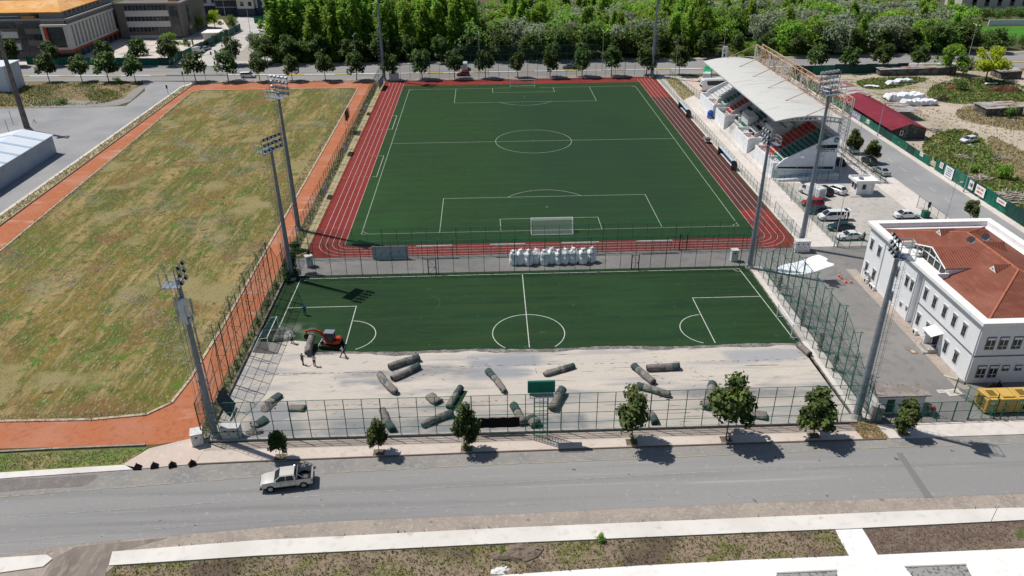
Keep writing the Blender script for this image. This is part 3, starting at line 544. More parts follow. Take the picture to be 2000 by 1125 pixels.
# ================================================================ FLOODLIGHT MASTS
lm = MB(); lm.obox((0, 0, 0), (.34, .62, .5), 0, rad(-25)).tube((-.16, 0, .02), (-.34, 0, -.05), .2, .1, 8)
lamp_me = bpy.data.meshes.new('floodlight'); lm.m = 0
lm.m = 1; lm.obox((.19, 0, .08), (.05, .54, .42), 0, rad(-25)); lamp_me.from_pydata(lm.v, [], lm.f); lamp_me.materials.append(W['lampd']); lamp_me.materials.append(W['lamp']); lamp_me.polygons.foreach_set('material_index', lm.mi)
lm2 = bpy.data.meshes.new('floodlight'); lm2.from_pydata(lm.v, [], lm.f); lm2.materials.append(W['lamp']); lm2.materials.append(W['glass']); lm2.polygons.foreach_set('material_index', lm.mi)
def mast(loc, h, face, label, rows=4, cols=5, bright=True, cage=True, m=None, rb=.48, rt=.2, ladder=True, lad=math.pi, zt=.55, ls=.8):
    m = m or W['steel']; t = thing('floodlight_mast', label, 'floodlight mast', loc, 0, 'floodlight masts')
    b = MB(); n = 8
    for i in range(n):
        b.tube((0, 0, .7+(h-.7)*i/n), (0, 0, .7+(h-.7)*(i+1)/n), rb+(rt-rb)*i/n, rb+(rt-rb)*(i+1)/n-.005, 12, True)
    b.build('pole', m, t)
    b = MB().tube((0, 0, 0), (0, 0, .75), rb*1.75, rb*1.15, 12); b.build('base', W['concrete'], t)
    if ladder:
        b = MB(); ux, uy = math.cos(lad), math.sin(lad); vx, vy = -uy, ux
        def P(z, u, v): r_ = rb+(rt-rb)*z/h; return (ux*(r_+u)+vx*v, uy*(r_+u)+vy*v, z)
        for v in (-.22, .22): b.tube(P(2, .2, v), P(h-.5, .2, v), .025, .025, 4)
        z = 2
        while z < h-.6: b.tube(P(z, .2, -.22), P(z, .2, .22), .016, .016, 4); z += .45
        b.build('ladder', m, t)
        b = MB(); z = 3.2
        while z < h-.8:
            b.path([P(z, .2, -.22), P(z, .55, -.38), P(z, .85, -.2), P(z, .85, .2), P(z, .55, .38), P(z, .2, .22)], .016, 4); z += 1.1
        for u, v in ((.55, -.38), (.85, -.2), (.85, .2), (.55, .38)): b.tube(P(3.2, u, v), P(z-1.1, u, v), .012, .012, 4)
        b.build('ladder_cage', m, t)
    hd = thing('head', None, None, (0, 0, h), face); hd.parent = t; 
    Wd = max(2.4, cols*.82); b = MB()
    for i in range(rows):
        z = -.3+i*.85; b.tube((.35, -Wd/2, z), (.35, Wd/2, z), .045, .045, 5)
    for y in (-Wd/2, -Wd/6, Wd/6, Wd/2): b.tube((.3, y, -.6), (.3, y, -.3+(rows-1)*.85+.2), .045, .045, 5)
    b.path([(.3, -Wd/2, -.3), (.3, 0, 1.2), (.3, Wd/2, -.3)], .035, 4)
    b.box(-1.5, -Wd/2+.3, -.65, .3, Wd/2-.3, -.6)
    ff = b.build('lamp_frame', m, t); ff.location = (0, 0, h); ff.rotation_euler = (0, 0, face)
    if cage:
        b = MB()
        for z in (zt, 0): b.path([(.3, -Wd/2+.3, z), (-1.5, -Wd/2+.3, z), (-1.5, Wd/2-.3, z), (.3, Wd/2-.3, z)], .035, 4)
        for x in (-1.5, -.6): 
            for y in (-Wd/2+.3, Wd/2-.3): b.tube((x, y, -.6), (x, y, zt), .03, .03, 4)
        for y in (-.7, .7): b.tube((-1.5, y, -.6), (-1.5, y, zt), .03, .03, 4)
        c = b.build('platform_rail', W['lamp'], t); c.location = (0, 0, h); c.rotation_euler = (0, 0, face)
    COL.objects.unlink(hd); bpy.data.objects.remove(hd)
    for i in range(rows):
        for j in range(cols):
            x, y, z = .62, -Wd/2+(j+.5)*Wd/cols, -.15+i*.85
            o = inst(lm2 if bright else lamp_me, 'floodlight', t, (x*math.cos(face)-y*math.sin(face), x*math.sin(face)+y*math.cos(face), h+z), face, (ls, ls, ls))
    return t
P = math.pi
NL = mast((-43.1, -109.2), 20.6, 0.0, 'near left floodlight mast with white antennas, standing at the court corner by the orange path', 3, 2, False, True, rb=.40, lad=P, zt=1.1, ls=.7)
ant = MB(); rs = random.Random(4)
for i, (a, z, hh, ww) in enumerate(((-1.6, 17.0, 2.7, .62), (-.9, 17.5, 2.0, .4), (.2, 17.3, 1.8, .3), (2.4, 17.5, 1.7, .35), (3.3, 17.2, 1.7, .35), (-2.6, 17.9, 1.3, .3))):
    r_ = .72; MB().obox((r_*math.cos(a), r_*math.sin(a), z), (.16, ww, hh), a).tube((r_*.5*math.cos(a), r_*.5*math.sin(a), z-.5), (r_*math.cos(a), r_*math.sin(a), z-.5), .03).tube((r_*.5*math.cos(a), r_*.5*math.sin(a), z+.5), (r_*math.cos(a), r_*math.sin(a), z+.5), .03).build('antenna_panel', W['white'] if i % 3 == 0 else W['lamp'], NL)
for i in range(7):
    a = i*.9+.3; z = 15.9+(i % 3)*.7; MB().obox((.5*math.cos(a), .5*math.sin(a), z), (.22, .3, .5), a).build('radio_unit', W['lamp'], NL)
MB().tube((.3, -.65, 18.35), (.42, -.85, 18.35), .38, .36, 12).build('microwave_dish', W['white'], NL)
MB().path([(0.55, 0, z_) for z_ in (2, 9, 15.8)], .09, 5).build('cable_bundle', mat('red_white_cable', (.35, .16, .16), .7, layers=[(3, .45, .6, (.6, .55, .55))]), NL)
NR = mast((31.3, -108.9), 21.7, P-.15, 'near right floodlight mast with a caged ladder, by the flat roofed shed', 3, 3, False, True, rb=.45, lad=0, zt=1.1, ls=.7)
mast((-42.9, -69.9), 21.9, -.5, 'floodlight mast at the far left corner of the small court, wrapped in ivy', 3, 5, False, True, rb=.42, lad=P)
mast((-45.9, -50.3), 25.0, 1.05, 'tall floodlight mast on the orange path by the near left end of the red track', 4, 5, True, True, rb=.45, lad=P)
mast((30.9, -69.6), 21.4, P+.1, 'floodlight mast at the far right corner of the small court', 3, 3, False, True, rb=.42, lad=0)
mast((41.9, -62.6), 27.2, 2.0, 'tall floodlight mast above the white cabinet at the near right end of the red track', 4, 5, True, True, rb=.43, lad=0)
mast((-43.0, 65.4), 27.5, -.5, 'distant left floodlight mast by the avenue, its head above the picture', 4, 5, True, False, rb=.5, lad=P)
mast((41.4, 64.0), 27.5, P+.5, 'distant right floodlight mast by the avenue, its head above the picture', 4, 5, True, False, rb=.5, lad=0)
mast((-128.6, 16.8), 23.5, .3, 'brown stained mast standing on the empty car park at the left', 2, 3, False, False, m=mat('rusty_grey_pole', (.13, .11, .10), .8, layers=[(1, .45, .65, (.2, .17, .15))]), rb=.75, rt=.42, ladder=False)
# ivy on the court corner mast and on the fence there
ivy_m = mat('ivy_leaves', (.022, .065, .015), .7, island=.5, trans=.15)

# ================================================================ COURT AND PITCH FURNITURE
def goal(loc, rz, w_, h, dep, label, white=True, bar=.06, netalpha='net'):
    t = thing('football_goal', label, 'goal', loc, rz); m = mat('goal_paint', (.72, .73, .72), .5, coord='obj') if 'goal_paint' not in bpy.data.materials else bpy.data.materials['goal_paint']
    for s in (-1, 1): MB().tube((0, s*w_/2, 0), (0, s*w_/2, h), bar, bar, 8).build('goal_post', m, t)
    MB().tube((0, -w_/2-bar, h), (0, w_/2+bar, h), bar, bar, 8).build('crossbar', m, t)
    b = MB()
    for s in (-1, 1): b.path([(0, s*w_/2, h), (dep*.35, s*w_/2, h*.96), (dep, s*w_/2, .05), (0, s*w_/2, .05)], .035, 5)
    b.tube((dep, -w_/2, .05), (dep, w_/2, .05), .05, .05, 5); b.build('back_frame', m, t)
    b = MB(); a = (dep*.35, h*.93)
    pr = [(0.02, h), a, (dep*.7, h*.35), (dep, .05)]
    for (x0, z0), (x1, z1) in zip(pr, pr[1:]): b.add([(x0, -w_/2, z0), (x1, -w_/2, z1), (x1, w_/2, z1), (x0, w_/2, z0)], [(0, 1, 2, 3)])
    for s in (-1, 1): b.add([(x, s*w_/2, z) for x, z in pr]+[(0.02, s*w_/2, .05)], [(0, 1, 2, 3, 4)])
    b.build('net', W['goalnet'] if white else W['goalnetd'], t); return t
W['goalnet'] = mat('white_net', (.6, .62, .62), .8, alpha=.22); W['goalnetd'] = mat('dark_net', (.02, .05, .05), .8, alpha=.55)
goal((0, -53.0, .07), -P/2, 7.44, 2.44, 2.0, 'white goal at the near end of the big pitch')
goal((0, 53.0, .07), P/2, 7.44, 2.44, 2.0, 'white goal at the distant end of the big pitch')
goal((-41.35, -88.4, .05), P, 5.6, 2.2, 2.3, 'white goal with dark net at the left of the small court beside the excavator', False)
goal((29.9, -88.4, .1), 0, 5.7, 2.2, 1.9, 'white goal frame at the right end of the small court', True)
bag_m = mat('woven_sack', (.92, .93, .94), .8, coord='obj', layers=[(3, .5, .7, (.76, .78, .82))], bump=.6, bscale=5)
def sack(loc, rz, sc, label, seed):
    rs = random.Random(seed); t = thing('bulk_sack', label, 'sack', loc, rz, 'white bulk sacks lined up on the asphalt'); R_ = []; n = 16
    for z, r_, sq in ((0.02, .56, .5), (.15, .66, .35), (.6, .70, .28), (1.25, .68, .3), (1.34, .60, .45), (1.42, .66, .5), (1.8, .62, .6), (2.05, .45, .8), (2.2, .22, 1), (2.42, .28, 1), (2.5, .1, 1)):
        R_.append([((r_*(1+sq*.22*math.cos(4*a-P*0)*-1)+rs.uniform(-.035, .035))*math.cos(a)*sc, (r_*(1+sq*.22*math.cos(4*a)*-1)+rs.uniform(-.035, .035))*math.sin(a)*sc, z*sc+rs.uniform(-.02, .02)) for a in (2*P*i/n for i in range(n))])
    MB().rings(R_).build('sack_body', bag_m, t, smooth=True)
    for a in (.25, .75, 1.25, 1.75):
        a *= P; c, s_ = math.cos(a), math.sin(a); b = MB(); b.path([(c*.68*sc, s_*.68*sc, 1.5*sc), (c*.64*sc, s_*.64*sc, 2.05*sc), (c*.45*sc+rs.uniform(-.1, .1), s_*.45*sc, (2.45+rs.uniform(-.1, .25))*sc), (c*.28*sc, s_*.3*sc, 2.1*sc)], .035, 4); b.build('lifting_loop', bag_m, t)
sx = [1003, 1018, 1033, 1047, 1062, 1077, 1091, 1105, 1120, 1137, 1155]
for i, px in enumerate(sx):
    x, y = g(px, 518-(px-1000)*.025)
    sack((x+.1*math.sin(i*5.1), y+.3+.28*math.sin(i*2.7), .02), .37*i, 1.04+.1*((i*7) % 3)/3+(.06 if i == 9 else 0), ['leftmost of the white bulk sacks', *['%s white bulk sack from the left in the row' % ORD[k] for k in range(1, 9)], 'tallest white bulk sack, just left of the gap in the row', 'rightmost white bulk sack, standing apart from the row'][i], i)
# grey board, rails on the fence, notice boards and banners
def board(name, label, cat, p, a, w_, h, z0, m, legs=True, th=.08, lm_=None):
    t = thing(name, label, cat, p, a); MB().box(0, -th/2, z0, w_, th/2, z0+h).build('panel', m, t)
    fm = MB(); fm.path([(0, -th, z0), (w_, -th, z0), (w_, -th, z0+h), (0, -th, z0+h), (0, -th, z0)], .04, 4); fm.build('frame', lm_ or W['steel'], t)
    if legs:
        for x in (.2, w_-.2): MB().tube((x, th, 0), (x, th, z0+h*.9), .05, .05, 5).build('leg', lm_ or W['steel'], t)
    return t
board('training_wall', 'stained grey board standing in front of the track end fence', 'board', (-30.8, -63.3, .03), 0, 5.9, 2.2, .15, mat('stained_grey_board', (.36, .43, .46), .8, layers=[(1.2, .55, .66, (.18, .21, .22)), (3, .55, .7, (.44, .50, .52))]))
for i, (a, b_) in enumerate(((811, 883), (957, 1027), (1100, 1174), (1248, 1320))):
    p0 = g(a, 487-i*3, 2.6); p1 = g(b_, 486-i*3.1, 2.6); t = thing('shelter_rail', ['long white rail on legs right of the grey board', 'long white rail on legs left behind the white sacks', 'long white rail on legs behind the right half of the sacks', 'long white rail on legs close to the right mast'][i], 'rail', (p0[0], -63.0, 0), 0, 'white rails in front of the track end fence')
    L = p1[0]-p0[0]; MB().box(0, -.16, 2.1, L, .16, 2.2).build('top', mat('pale_green_white', (.42, .50, .47), .6), t)
    for x in (.15, L/2, L-.15): MB().tube((x, 0, 0), (x, 0, 2.1), .04).build('leg', GR, t)
tw = thing('board_tower', 'green lattice tower carrying a green board over the near pavement', 'tower', (-6.0, -110.9, .1))
lt = MB()
for x in (-.75, .75):
    for y in (-.45, .45): lt.tube((x, y, 0), (x, y, 6.1), .05, .05, 4)
z = .5
while z < 6: lt.path([(-.75, -.45, z), (.75, -.45, z), (.75, .45, z), (-.75, .45, z), (-.75, -.45, z)], .028, 4); z += .6
lt.build('lattice', GR, tw); ld = MB()
for x in (-.2, .2): ld.tube((x, -.5, 0), (x, -.5, 6.2), .025, .025, 4)
z = .3
while z < 6: ld.tube((-.2, -.5, z), (.2, -.5, z), .018, .018, 4); z += .33
ld.build('ladder', GR, tw)
MB().box(-1.35, -.75, 6.1, 1.35, .7, 6.2).build('platform', W['concrete'], tw)
MB().box(-1.5, -.25, 6.45, 1.5, .05, 7.9).build('panel', mat('green_board', (.006, .12, .085), .5), tw)
fr = MB(); fr.path([(-1.25, -.72, 6.2), (-1.25, -.72, 6.75), (1.25, -.72, 6.75), (1.25, -.72, 6.2)], .035, 4); fr.tube((0, -.3, 6.5), (0, -.3, 7.85), .02); fr.build('handrail', GR, tw)
t = thing('shade_cloth', 'black shade cloth hung on the lower part of the near fence', 'shade cloth', (-13.3, -109.9, 0)); b = MB()
for i in range(8): b.add([(i*.62, -.06-.03*(i % 2), .95+.03*(i % 3)), ((i+1)*.62, -.06-.03*((i+1) % 2), .95+.03*((i+1) % 3)), ((i+1)*.62, -.06, 2.35+.06*((i+1) % 2)), (i*.62, -.06, 2.35+.06*(i % 2))], [(0, 1, 2, 3)])
b.build('cloth', mat('black_cloth', (.008, .008, .009), .95), t); MB().tube((0, -.05, 2.42), (4.96, -.05, 2.42), .02).build('cord', W['black'], t)
wb_ = mat('printed_banner', (.50, .54, .62), .7, coord='obj', layers=[(1.1, .52, .56, (.22, .20, .34)), (2.5, .55, .6, (.62, .64, .68))])
board('scoreboard', 'black scoreboard on a post outside the long fence by the orange path', 'scoreboard', (-45.9, 8.6, 0), P/2, 3.6, 2.3, 3.4, W['black'], True, .35)
for i, (px, py, w_, h, lab) in enumerate(((648, 384, 2.6, 1.9, 'white advertising banner tied to the long fence near the red track bend'), (684, 300, 3.4, 2.6, 'purple and white banner tied to the long fence beside the halfway line'), (719, 222, 3.0, 1.8, 'small white banner tied to the long fence left of the distant pitch corner'))):
    x, y = g(px, py); t = thing('fence_banner', lab, 'banner', (-43.75, y-w_/2, 0), P/2); MB().box(0, 0, .5, w_, .05, .5+h).build('cloth', wb_, t); MB().path([(0, 0, .5+h), (w_, 0, .5+h)], .025).build('cord', W['steel'], t)
board('advert_board', 'large blue grey board leaning at the far end of the long fence', 'board', (-43.0, 52.5, 0), P/2-.05, 6.5, 2.8, .6, mat('blue_grey_board', (.25, .30, .38), .6), True, .15)
def cabinet(label, loc, rz, s, m=None, doors=2):
    t = thing('utility_cabinet', label, 'cabinet', loc, rz); m = m or mat('cabinet_paint', (.60, .60, .58), .6, coord='obj', layers=[(2, .5, .7, (.48, .47, .45))])
    MB().box(-s[0]/2, -s[1]/2, .12, s[0]/2, s[1]/2, s[2]).build('body', m, t); MB().box(-s[0]/2-.06, -s[1]/2-.08, s[2], s[0]/2+.06, s[1]/2+.06, s[2]+.08).build('lid', m, t); MB().box(-s[0]/2-.05, -s[1]/2-.05, 0, s[0]/2+.05, s[1]/2+.05, .12).build('plinth', W['concrete'], t)
    for k in range(doors):
        x0 = -s[0]/2+.05+k*(s[0]-.1)/doors; x1 = x0+(s[0]-.1)/doors-.04; d = MB().box(x0, -s[1]/2-.03, .2, x1, -s[1]/2, s[2]-.12).build('door', m, t)
        MB().box(x1-.14, -s[1]/2-.06, s[2]*.45, x1-.08, -s[1]/2-.03, s[2]*.58).build('handle', W['black'], d)
        MB().box((x0+x1)/2-.12, -s[1]/2-.045, s[2]*.7, (x0+x1)/2+.12, -s[1]/2-.03, s[2]*.82).build('vent', W['black'], d)
    return t
cabinet('white two door cabinet right of the near left mast', (-41.2, -109.15, .05), 0, (2.0, 1.1, 1.7)); cabinet('white cabinet left of the near left mast beside the orange path', (-44.8, -110.0, .1), .3, (1.2, 1.3, 1.6), doors=1)
cabinet('white cabinet with three vents under the tall right mast', (41.5, -63.9, .03), 0, (2.5, 1.1, 2.0), doors=3); cabinet('small white cabinet left of the right court corner mast', (29.1, -66.9, .03), 0, (1.1, .9, 2.0), doors=1)
cabinet('small white cabinet beside the ivy at the left court corner', (-41.0, -65.3, .03), .5, (1.1, .9, 1.9), doors=1); cabinet('white cabinet by the foot of the distant left mast', (-39.8, 65.3, .14), 0, (2.8, 1.0, 2.0), doors=3)
cabinet('grey cabinet at the foot of the near right mast', (33.4, -109.2, .03), .2, (1.0, 1.0, 1.8), m=W['concrete'], doors=1)
def dugout(y0, y1, x, label):
    t = thing('team_bench', label, 'bench', (x, y0, .05), P/2); L = y1-y0; b = MB(); pr = [(.9, .1), (.95, 1.2), (.75, 1.9), (.2, 2.25), (-.45, 2.2)]
    for (a, z0), (c, z1) in zip(pr, pr[1:]): b.add([(0, -a, z0), (L, -a, z0), (L, -c, z1), (0, -c, z1)], [(0, 1, 2, 3)])
    b.build('canopy', mat('pale_blue_canopy', (.42, .52, .60), .35) if 'pale_blue_canopy' not in bpy.data.materials else bpy.data.materials['pale_blue_canopy'], t)
    for xx in np.linspace(0, L, 5):
        r_ = MB(); r_.path([(xx, -a, z) for a, z in pr], .035, 4); r_.build('rib', W['lamp'], t)
    MB().box(.2, -.65, .4, L-.2, -.2, .48).build('seat', W['white'], t)
    for xx in (.3, L/2, L-.3): MB().box(xx-.04, -.6, 0, xx+.04, -.25, .4).build('leg', W['white'], t)
    for xx in (0, L): MB().add([(xx, -a, z) for a, z in pr]+[(xx, .3, .1)], [(0, 1, 2, 3, 4, 5)]).build('end_panel', W['glass'], t)
dugout(17.5, 26.5, 41.6, 'far covered team bench beside the track below the grandstand'); dugout(-23.5, -13.0, 41.6, 'near covered team bench beside the track below the grandstand')
t = thing('equipment_cart', 'small rusty equipment cart on the track edge between the team benches', 'cart', (41.3, -3.2, .05), P/2); MB().box(-1.3, -.5, .35, 1.3, .5, .9).build('body', W['concrete'], t); MB().box(-1.4, -.6, .9, .2, .6, 1.15).build('load', G_['drysoil'], t)
for sx_ in (-.9, .9):
    for sy in (-.5, .5): MB().tube((sx_, sy-.05, .2), (sx_, sy+.05, .2), .2, .2, 10).build('wheel', W['rubber'], t)
for i, (px, py) in enumerate(((269, 914), (302, 911.5), (337, 910), (376, 907))):
    x, y = g(px, py, .13); t = thing('black_barrier', ['leftmost black barrier at the edge of the pink apron', 'second black barrier from the left on the pink apron', 'third black barrier from the left on the pink apron', 'rightmost black barrier at the edge of the pink apron'][i], 'barrier', (x, y, .13), .2*i, 'black barriers on the pink apron')
    MB().rings([[(.42*c*f, .28*s_*f, z) for c, s_ in ((1, 1), (-1, 1), (-1, -1), (1, -1))] for f, z in ((1, 0), (.95, .12), (.5, .4), (.25, .55))]).build('body', W['black'], t); MB().tube((0, 0, .5), (0, 0, .72), .07, .05, 8).build('knob', W['black'], t)
# ================================================================ BUILDINGS
def at_origin(t, *obs):
    for o in obs: o.location = (-t.location.x, -t.location.y, -t.location.z)
def wp(mb, name, m, t, smooth=False, **k):
    """a part whose mesh is written in world coordinates under an unrotated thing"""
    o = mb.build(name, m, t if not t.get('_w') else t, smooth, **k)
    base = t; off = Vector((0, 0, 0))
    while base is not None: off += Vector(base.location); base = base.parent
    o.location = -off; return o
# ---------------- grandstand
st = thing('grandstand', 'white concrete grandstand with red and green seats under a curved white roof and rusty truss', 'grandstand', (48.2, -28.5, 0))
cw = mat('stand_concrete', (.56, .56, .545), .9, layers=[(.5, .45, .7, (.47, .46, .44)), (3, .55, .8, (.38, .37, .35)), (.25, .6, .7, (.36, .35, .33))], bump=.15)
cl = mat('stand_white_paint', (.74, .755, .78), .8, layers=[(.7, .5, .75, (.60, .61, .62)), (2.5, .6, .75, (.5, .5, .5))])
Y0, Y1 = -28.5, 31.0; NR_ = 12; SX0, SZ0, DX, DZ = 50.6, 2.6, .84, .52
b = MB()
for i in range(NR_): b.box(SX0+i*DX, Y0+.3, 0.0 if i in (0, NR_-1) else SZ0+(i-1)*DZ-.3, SX0+(i+1)*DX+(.02 if i < NR_-1 else 0), Y1-.3, SZ0+i*DZ)
wp(b, 'terrace', cw, st)
b = MB()
for yy in (Y0, Y1-.3):
    b = MB(); pts = [(48.9, 0), (48.9, 2.5), (50.5, 4.1), (59.5, 8.55), (61.5, 9.0), (61.5, 0)]
    b.add([(x, yy, z) for x, z in pts]+[(x, yy+.3, z) for x, z in pts], [tuple(range(6)), tuple(range(11, 5, -1))]+[(i, 6+i, 6+(i+1) % 6, (i+1) % 6) for i in range(6)]); wp(b, 'end_wall', cl, st)
b = MB(); b.box(61.2, Y0+.3, 0, 61.5, Y1-.3, 9.0); wp(b, 'back_wall', cl, st)
rw = mat('seat_red', (.42, .035, .025), .6, coord='obj', layers=[(.6, .45, .65, (.50, .10, .075)), (4, .55, .7, (.3, .03, .03))]); rl = mat('seat_faded_red', (.62, .26, .21), .65, layers=[(.9, .45, .65, (.66, .42, .37))])
gw = mat('seat_green', (.03, .15, .115), .6, layers=[(.6, .45, .65, (.045, .19, .16)), (4, .55, .7, (.02, .09, .075))]); ww_ = mat('seat_white', (.66, .67, .66), .6); gd = mat('seat_shade_dark', (.02, .03, .035), .6)  # near-black seats: shade in the stand's middle sections painted into the seat colour
def seatrow(x, y0, y1, z, m, pitch=.55, s=1.0):
    b = MB(); y = y0+.05
    while y+.45 <= y1:
        b.box(x+.18, y, z+.30, x+.58, y+.44, z+.38); b.box(x+.55, y, z+.36, x+.63, y+.44, z+.72); b.box(x+.34, y+.18, z, x+.42, y+.26, z+.3); y += pitch
    return wp(b, 'seat_row', m, st)
SEG = [(-28, -21.4, gw), (-20.9, -15.2, rw), (-8.4, -3.0, gd), (-2.0, 3.2, gw), (4.0, 9.0, gd), (10.2, 15.6, rw), (17, 21.5, gw), (23, 30.3, ww_)]
for i in range(NR_-1):
    for y0, y1, m in SEG:
        if m is gd and i % 2: continue
        seatrow(SX0+i*DX, y0, y1, SZ0+i*DZ, m)
b = MB()
for yy, x0, x1 in ((-15.0, 50.6, 56.5), (-9.0, 50.6, 56.5), (3.5, 50.6, 55), (9.6, 50.6, 56), (16.2, 50.6, 57), (22.2, 50.6, 58)):
    z0 = SZ0+(x0-SX0)/DX*DZ; z1 = SZ0+(x1-SX0)/DX*DZ
    b = MB(); b.add([(x0, yy, z0-.5), (x1, yy, z1-.5), (x1, yy, z1+1.0), (x0, yy, z0+1.0), (x0, yy+.2, z0-.5), (x1, yy+.2, z1-.5), (x1, yy+.2, z1+1.0), (x0, yy+.2, z0+1.0)], [(0, 1, 2, 3), (7, 6, 5, 4), (3, 2, 6, 7), (0, 3, 7, 4), (1, 5, 6, 2)]); wp(b, 'aisle_wall', cw, st)
b = MB(); b.box(52.6, -14.6, 3.0, 55.6, -9.2, 6.4).box(56.6, -14.6, 5.8, 57.0, -9.2, 7.4); wp(b, 'stair_tunnel', cw, st)
b = MB(); b.box(51.2, -1.6, 2.6, 53.6, 3.4, 5.6); wp(b, 'stair_tunnel', cw, st)
BX = [(-28.18, -16.2), (-12.0, -2.2), (6.9, 15.0), (17.4, 30.68)]
for k, (a, c) in enumerate(BX):
    b = MB(); x0 = 48.2 if k else 48.5
    b.box(x0, a, 0, x0+.25, c, 3.3).box(x0+.25, a, 0, 52.2, a+.25, 3.3+.3*(k > 0)).box(x0+.25, c-.25, 0, 52.2, c, 3.3).box(x0+.25, a+.25, 0, 52.4, c-.25, 2.2)
    m_ = (a+c)/2+(.8 if k % 2 else -1.2); b.box(x0+.25, m_, 2.2, 52.2, m_+.2, 3.1); wp(b, 'box_front', cl, st)
    for r_ in range(3):
        seatrow(x0+.4+r_*1.05, a+.5, m_-.2, 2.2, [ww_, rl, rl, rl][k] if r_ else [ww_, rl, ww_, ww_][k], 1.15); seatrow(x0+.4+r_*1.05, m_+.4, c-.4, 2.2, [rl, ww_, gd, ww_][k], 1.15)
b = MB()
for y0, y1 in ((-16.2, -12), (-2.2, 6.9), (15, 17.4)):
    b = MB()
    for i in range(10): b.box(48.6+i*.25, y0+.01, 0, 50.8, y1-.01, .25+i*.23)
    wp(b, 'front_steps', cw, st)
b = MB()
for y0, y1 in ((-16.2, -12), (-2.2, 6.9), (15, 17.4)):
    for y in (y0+.1, y1-.1): b.path([(48.4, y, .9), (50.6, y, 3.4)], .035, 4); b.tube((48.4, y, 0), (48.4, y, .9), .03); b.tube((49.5, y, 1), (49.5, y, 2.15), .03)
for k in range(14): b.tube((46.9, -27+k*4, 0), (46.9, -27+k*4, 1.0), .03)
b.tube((46.9, -27, 1.0), (46.9, 25, 1.0), .03); b.tube((46.9, -27, .5), (46.9, 25, .5), .025); wp(b, 'handrail', W['lamp'], st)
# curved roof
rx0, rx1 = 47.3, 61.3
def rz_(x):
    t = (x-rx0)/(rx1-rx0); return 12.35+.25*t+1.35*4*t*(1-t)*.62
roof_m = mat('white_roof_sheet', (.55, .55, .52), .6, layers=[(.3, .5, .7, (.53, .53, .50)), (1.5, .6, .75, (.45, .45, .42), (.4, 2, 1)), (.5, .62, .68, (.36, .34, .31), (.3, 2.5, 1))], waves=(.5, 'Y', .16, (.30, .30, .29)))
b = MB(); n = 22
for i in range(n):
    xa = rx0+(rx1-rx0)*i/n; xb = rx0+(rx1-rx0)*(i+1)/n
    b.add([(xa, -28.9, rz_(xa)), (xb, -28.9, rz_(xb)), (xb, 28.2, rz_(xb)), (xa, 28.2, rz_(xa)), (xa, -28.9, rz_(xa)-.16), (xb, -28.9, rz_(xb)-.16), (xb, 28.2, rz_(xb)-.16), (xa, 28.2, rz_(xa)-.16)], [(0, 1, 2, 3), (7, 6, 5, 4), (0, 4, 5, 1), (3, 2, 6, 7)]+([(0, 3, 7, 4)] if i == 0 else [])+([(1, 5, 6, 2)] if i == n-1 else []))
rf = wp(b, 'roof', roof_m, st, True)
for me in (rf.data,):
    me.polygons.foreach_set('use_smooth', [False]*len(me.polygons))
b = MB(); b.tube((rx0, -28.9, rz_(rx0)-.1), (rx0, 28.2, rz_(rx0)-.1), .12, .12, 6); wp(b, 'gutter', W['lamp'], rf)
for yy in np.linspace(-28.4, 27.8, 7):
    b = MB(); n = 15
    for i in range(n):
        xa = rx0+.3+(rx1-rx0-.3)*i/n; xb = rx0+.3+(rx1-rx0-.3)*(i+1)/n; ha = .22+.75*min(1, i/6); hb = .22+.75*min(1, (i+1)/6)
        for dy in (0,):
            za, zb = rz_(xa)-.17, rz_(xb)-.17; mx = (xa+xb)/2
            b.tube((xa, yy, za), (xb, yy, zb), .07, .07, 4); b.tube((xa, yy, za-ha), (xb, yy, zb-hb), .07, .07, 4)
            b.add([(xa, yy, za), (xa, yy, za-ha), (xa+.28*(xb-xa), yy, za-ha), (xa+.28*(xb-xa), yy, za)], [(0, 1, 2, 3)]); b.add([(xa+.28*(xb-xa), yy, za), (xb, yy, za), (xb, yy, za-ha*.28), (xa+.28*(xb-xa), yy, za-ha*.28)], [(0, 1, 2, 3)]); b.add([(xa+.28*(xb-xa), yy, za-ha*.75), (xb, yy, zb-hb*.75), (xb, yy, zb-hb), (xa+.28*(xb-xa), yy, za-ha)], [(0, 1, 2, 3)])
    wp(b, 'roof_rib', W['lamp'], st)
tan = mat('peeling_tan_steel', (.46, .30, .19), .8, layers=[(.5, .45, .6, (.58, .48, .38)), (2, .5, .65, (.34, .17, .09))]); wst = mat('white_steel', (.58, .57, .54), .6, layers=[(1, .55, .7, (.42, .36, .3))])
b = MB(); wpst = MB(); XA, XB, ZB, ZT = 61.0, 62.7, 12.7, 16.6; N_ = 16; ys = np.linspace(-28.4, 27.9, N_+1)
for x in (XA, XB):
    for z in (ZB, ZT): b.tube((x, ys[0], z), (x, ys[-1], z), .11, .11, 6)
for i in range(N_):
    y, y2 = ys[i], ys[i+1]
    for x in (XA, XB):
        (b.tube((x, y, ZB), (x, y2, ZT), .075, .075, 5) if i % 2 else b.tube((x, y, ZT), (x, y2, ZB), .075, .075, 5)); ym = (y+y2)/2; b.tube((x, ym, (ZB+ZT)/2), (x, y2 if i % 2 == 0 else y, ZT), .05, .05, 4); b.tube((x, y, ZB), (x, y, ZT), .05, .05, 4)
    for z in (ZB, ZT): b.tube((XA, y, z), (XB, y2, z), .05, .05, 4); b.tube((XA, y, z), (XB, y, z), .05, .05, 4)
    b.tube((XA, y, ZB), (XB, y, ZT), .045, .045, 4)
tr = wp(b, 'roof_truss', tan, st)
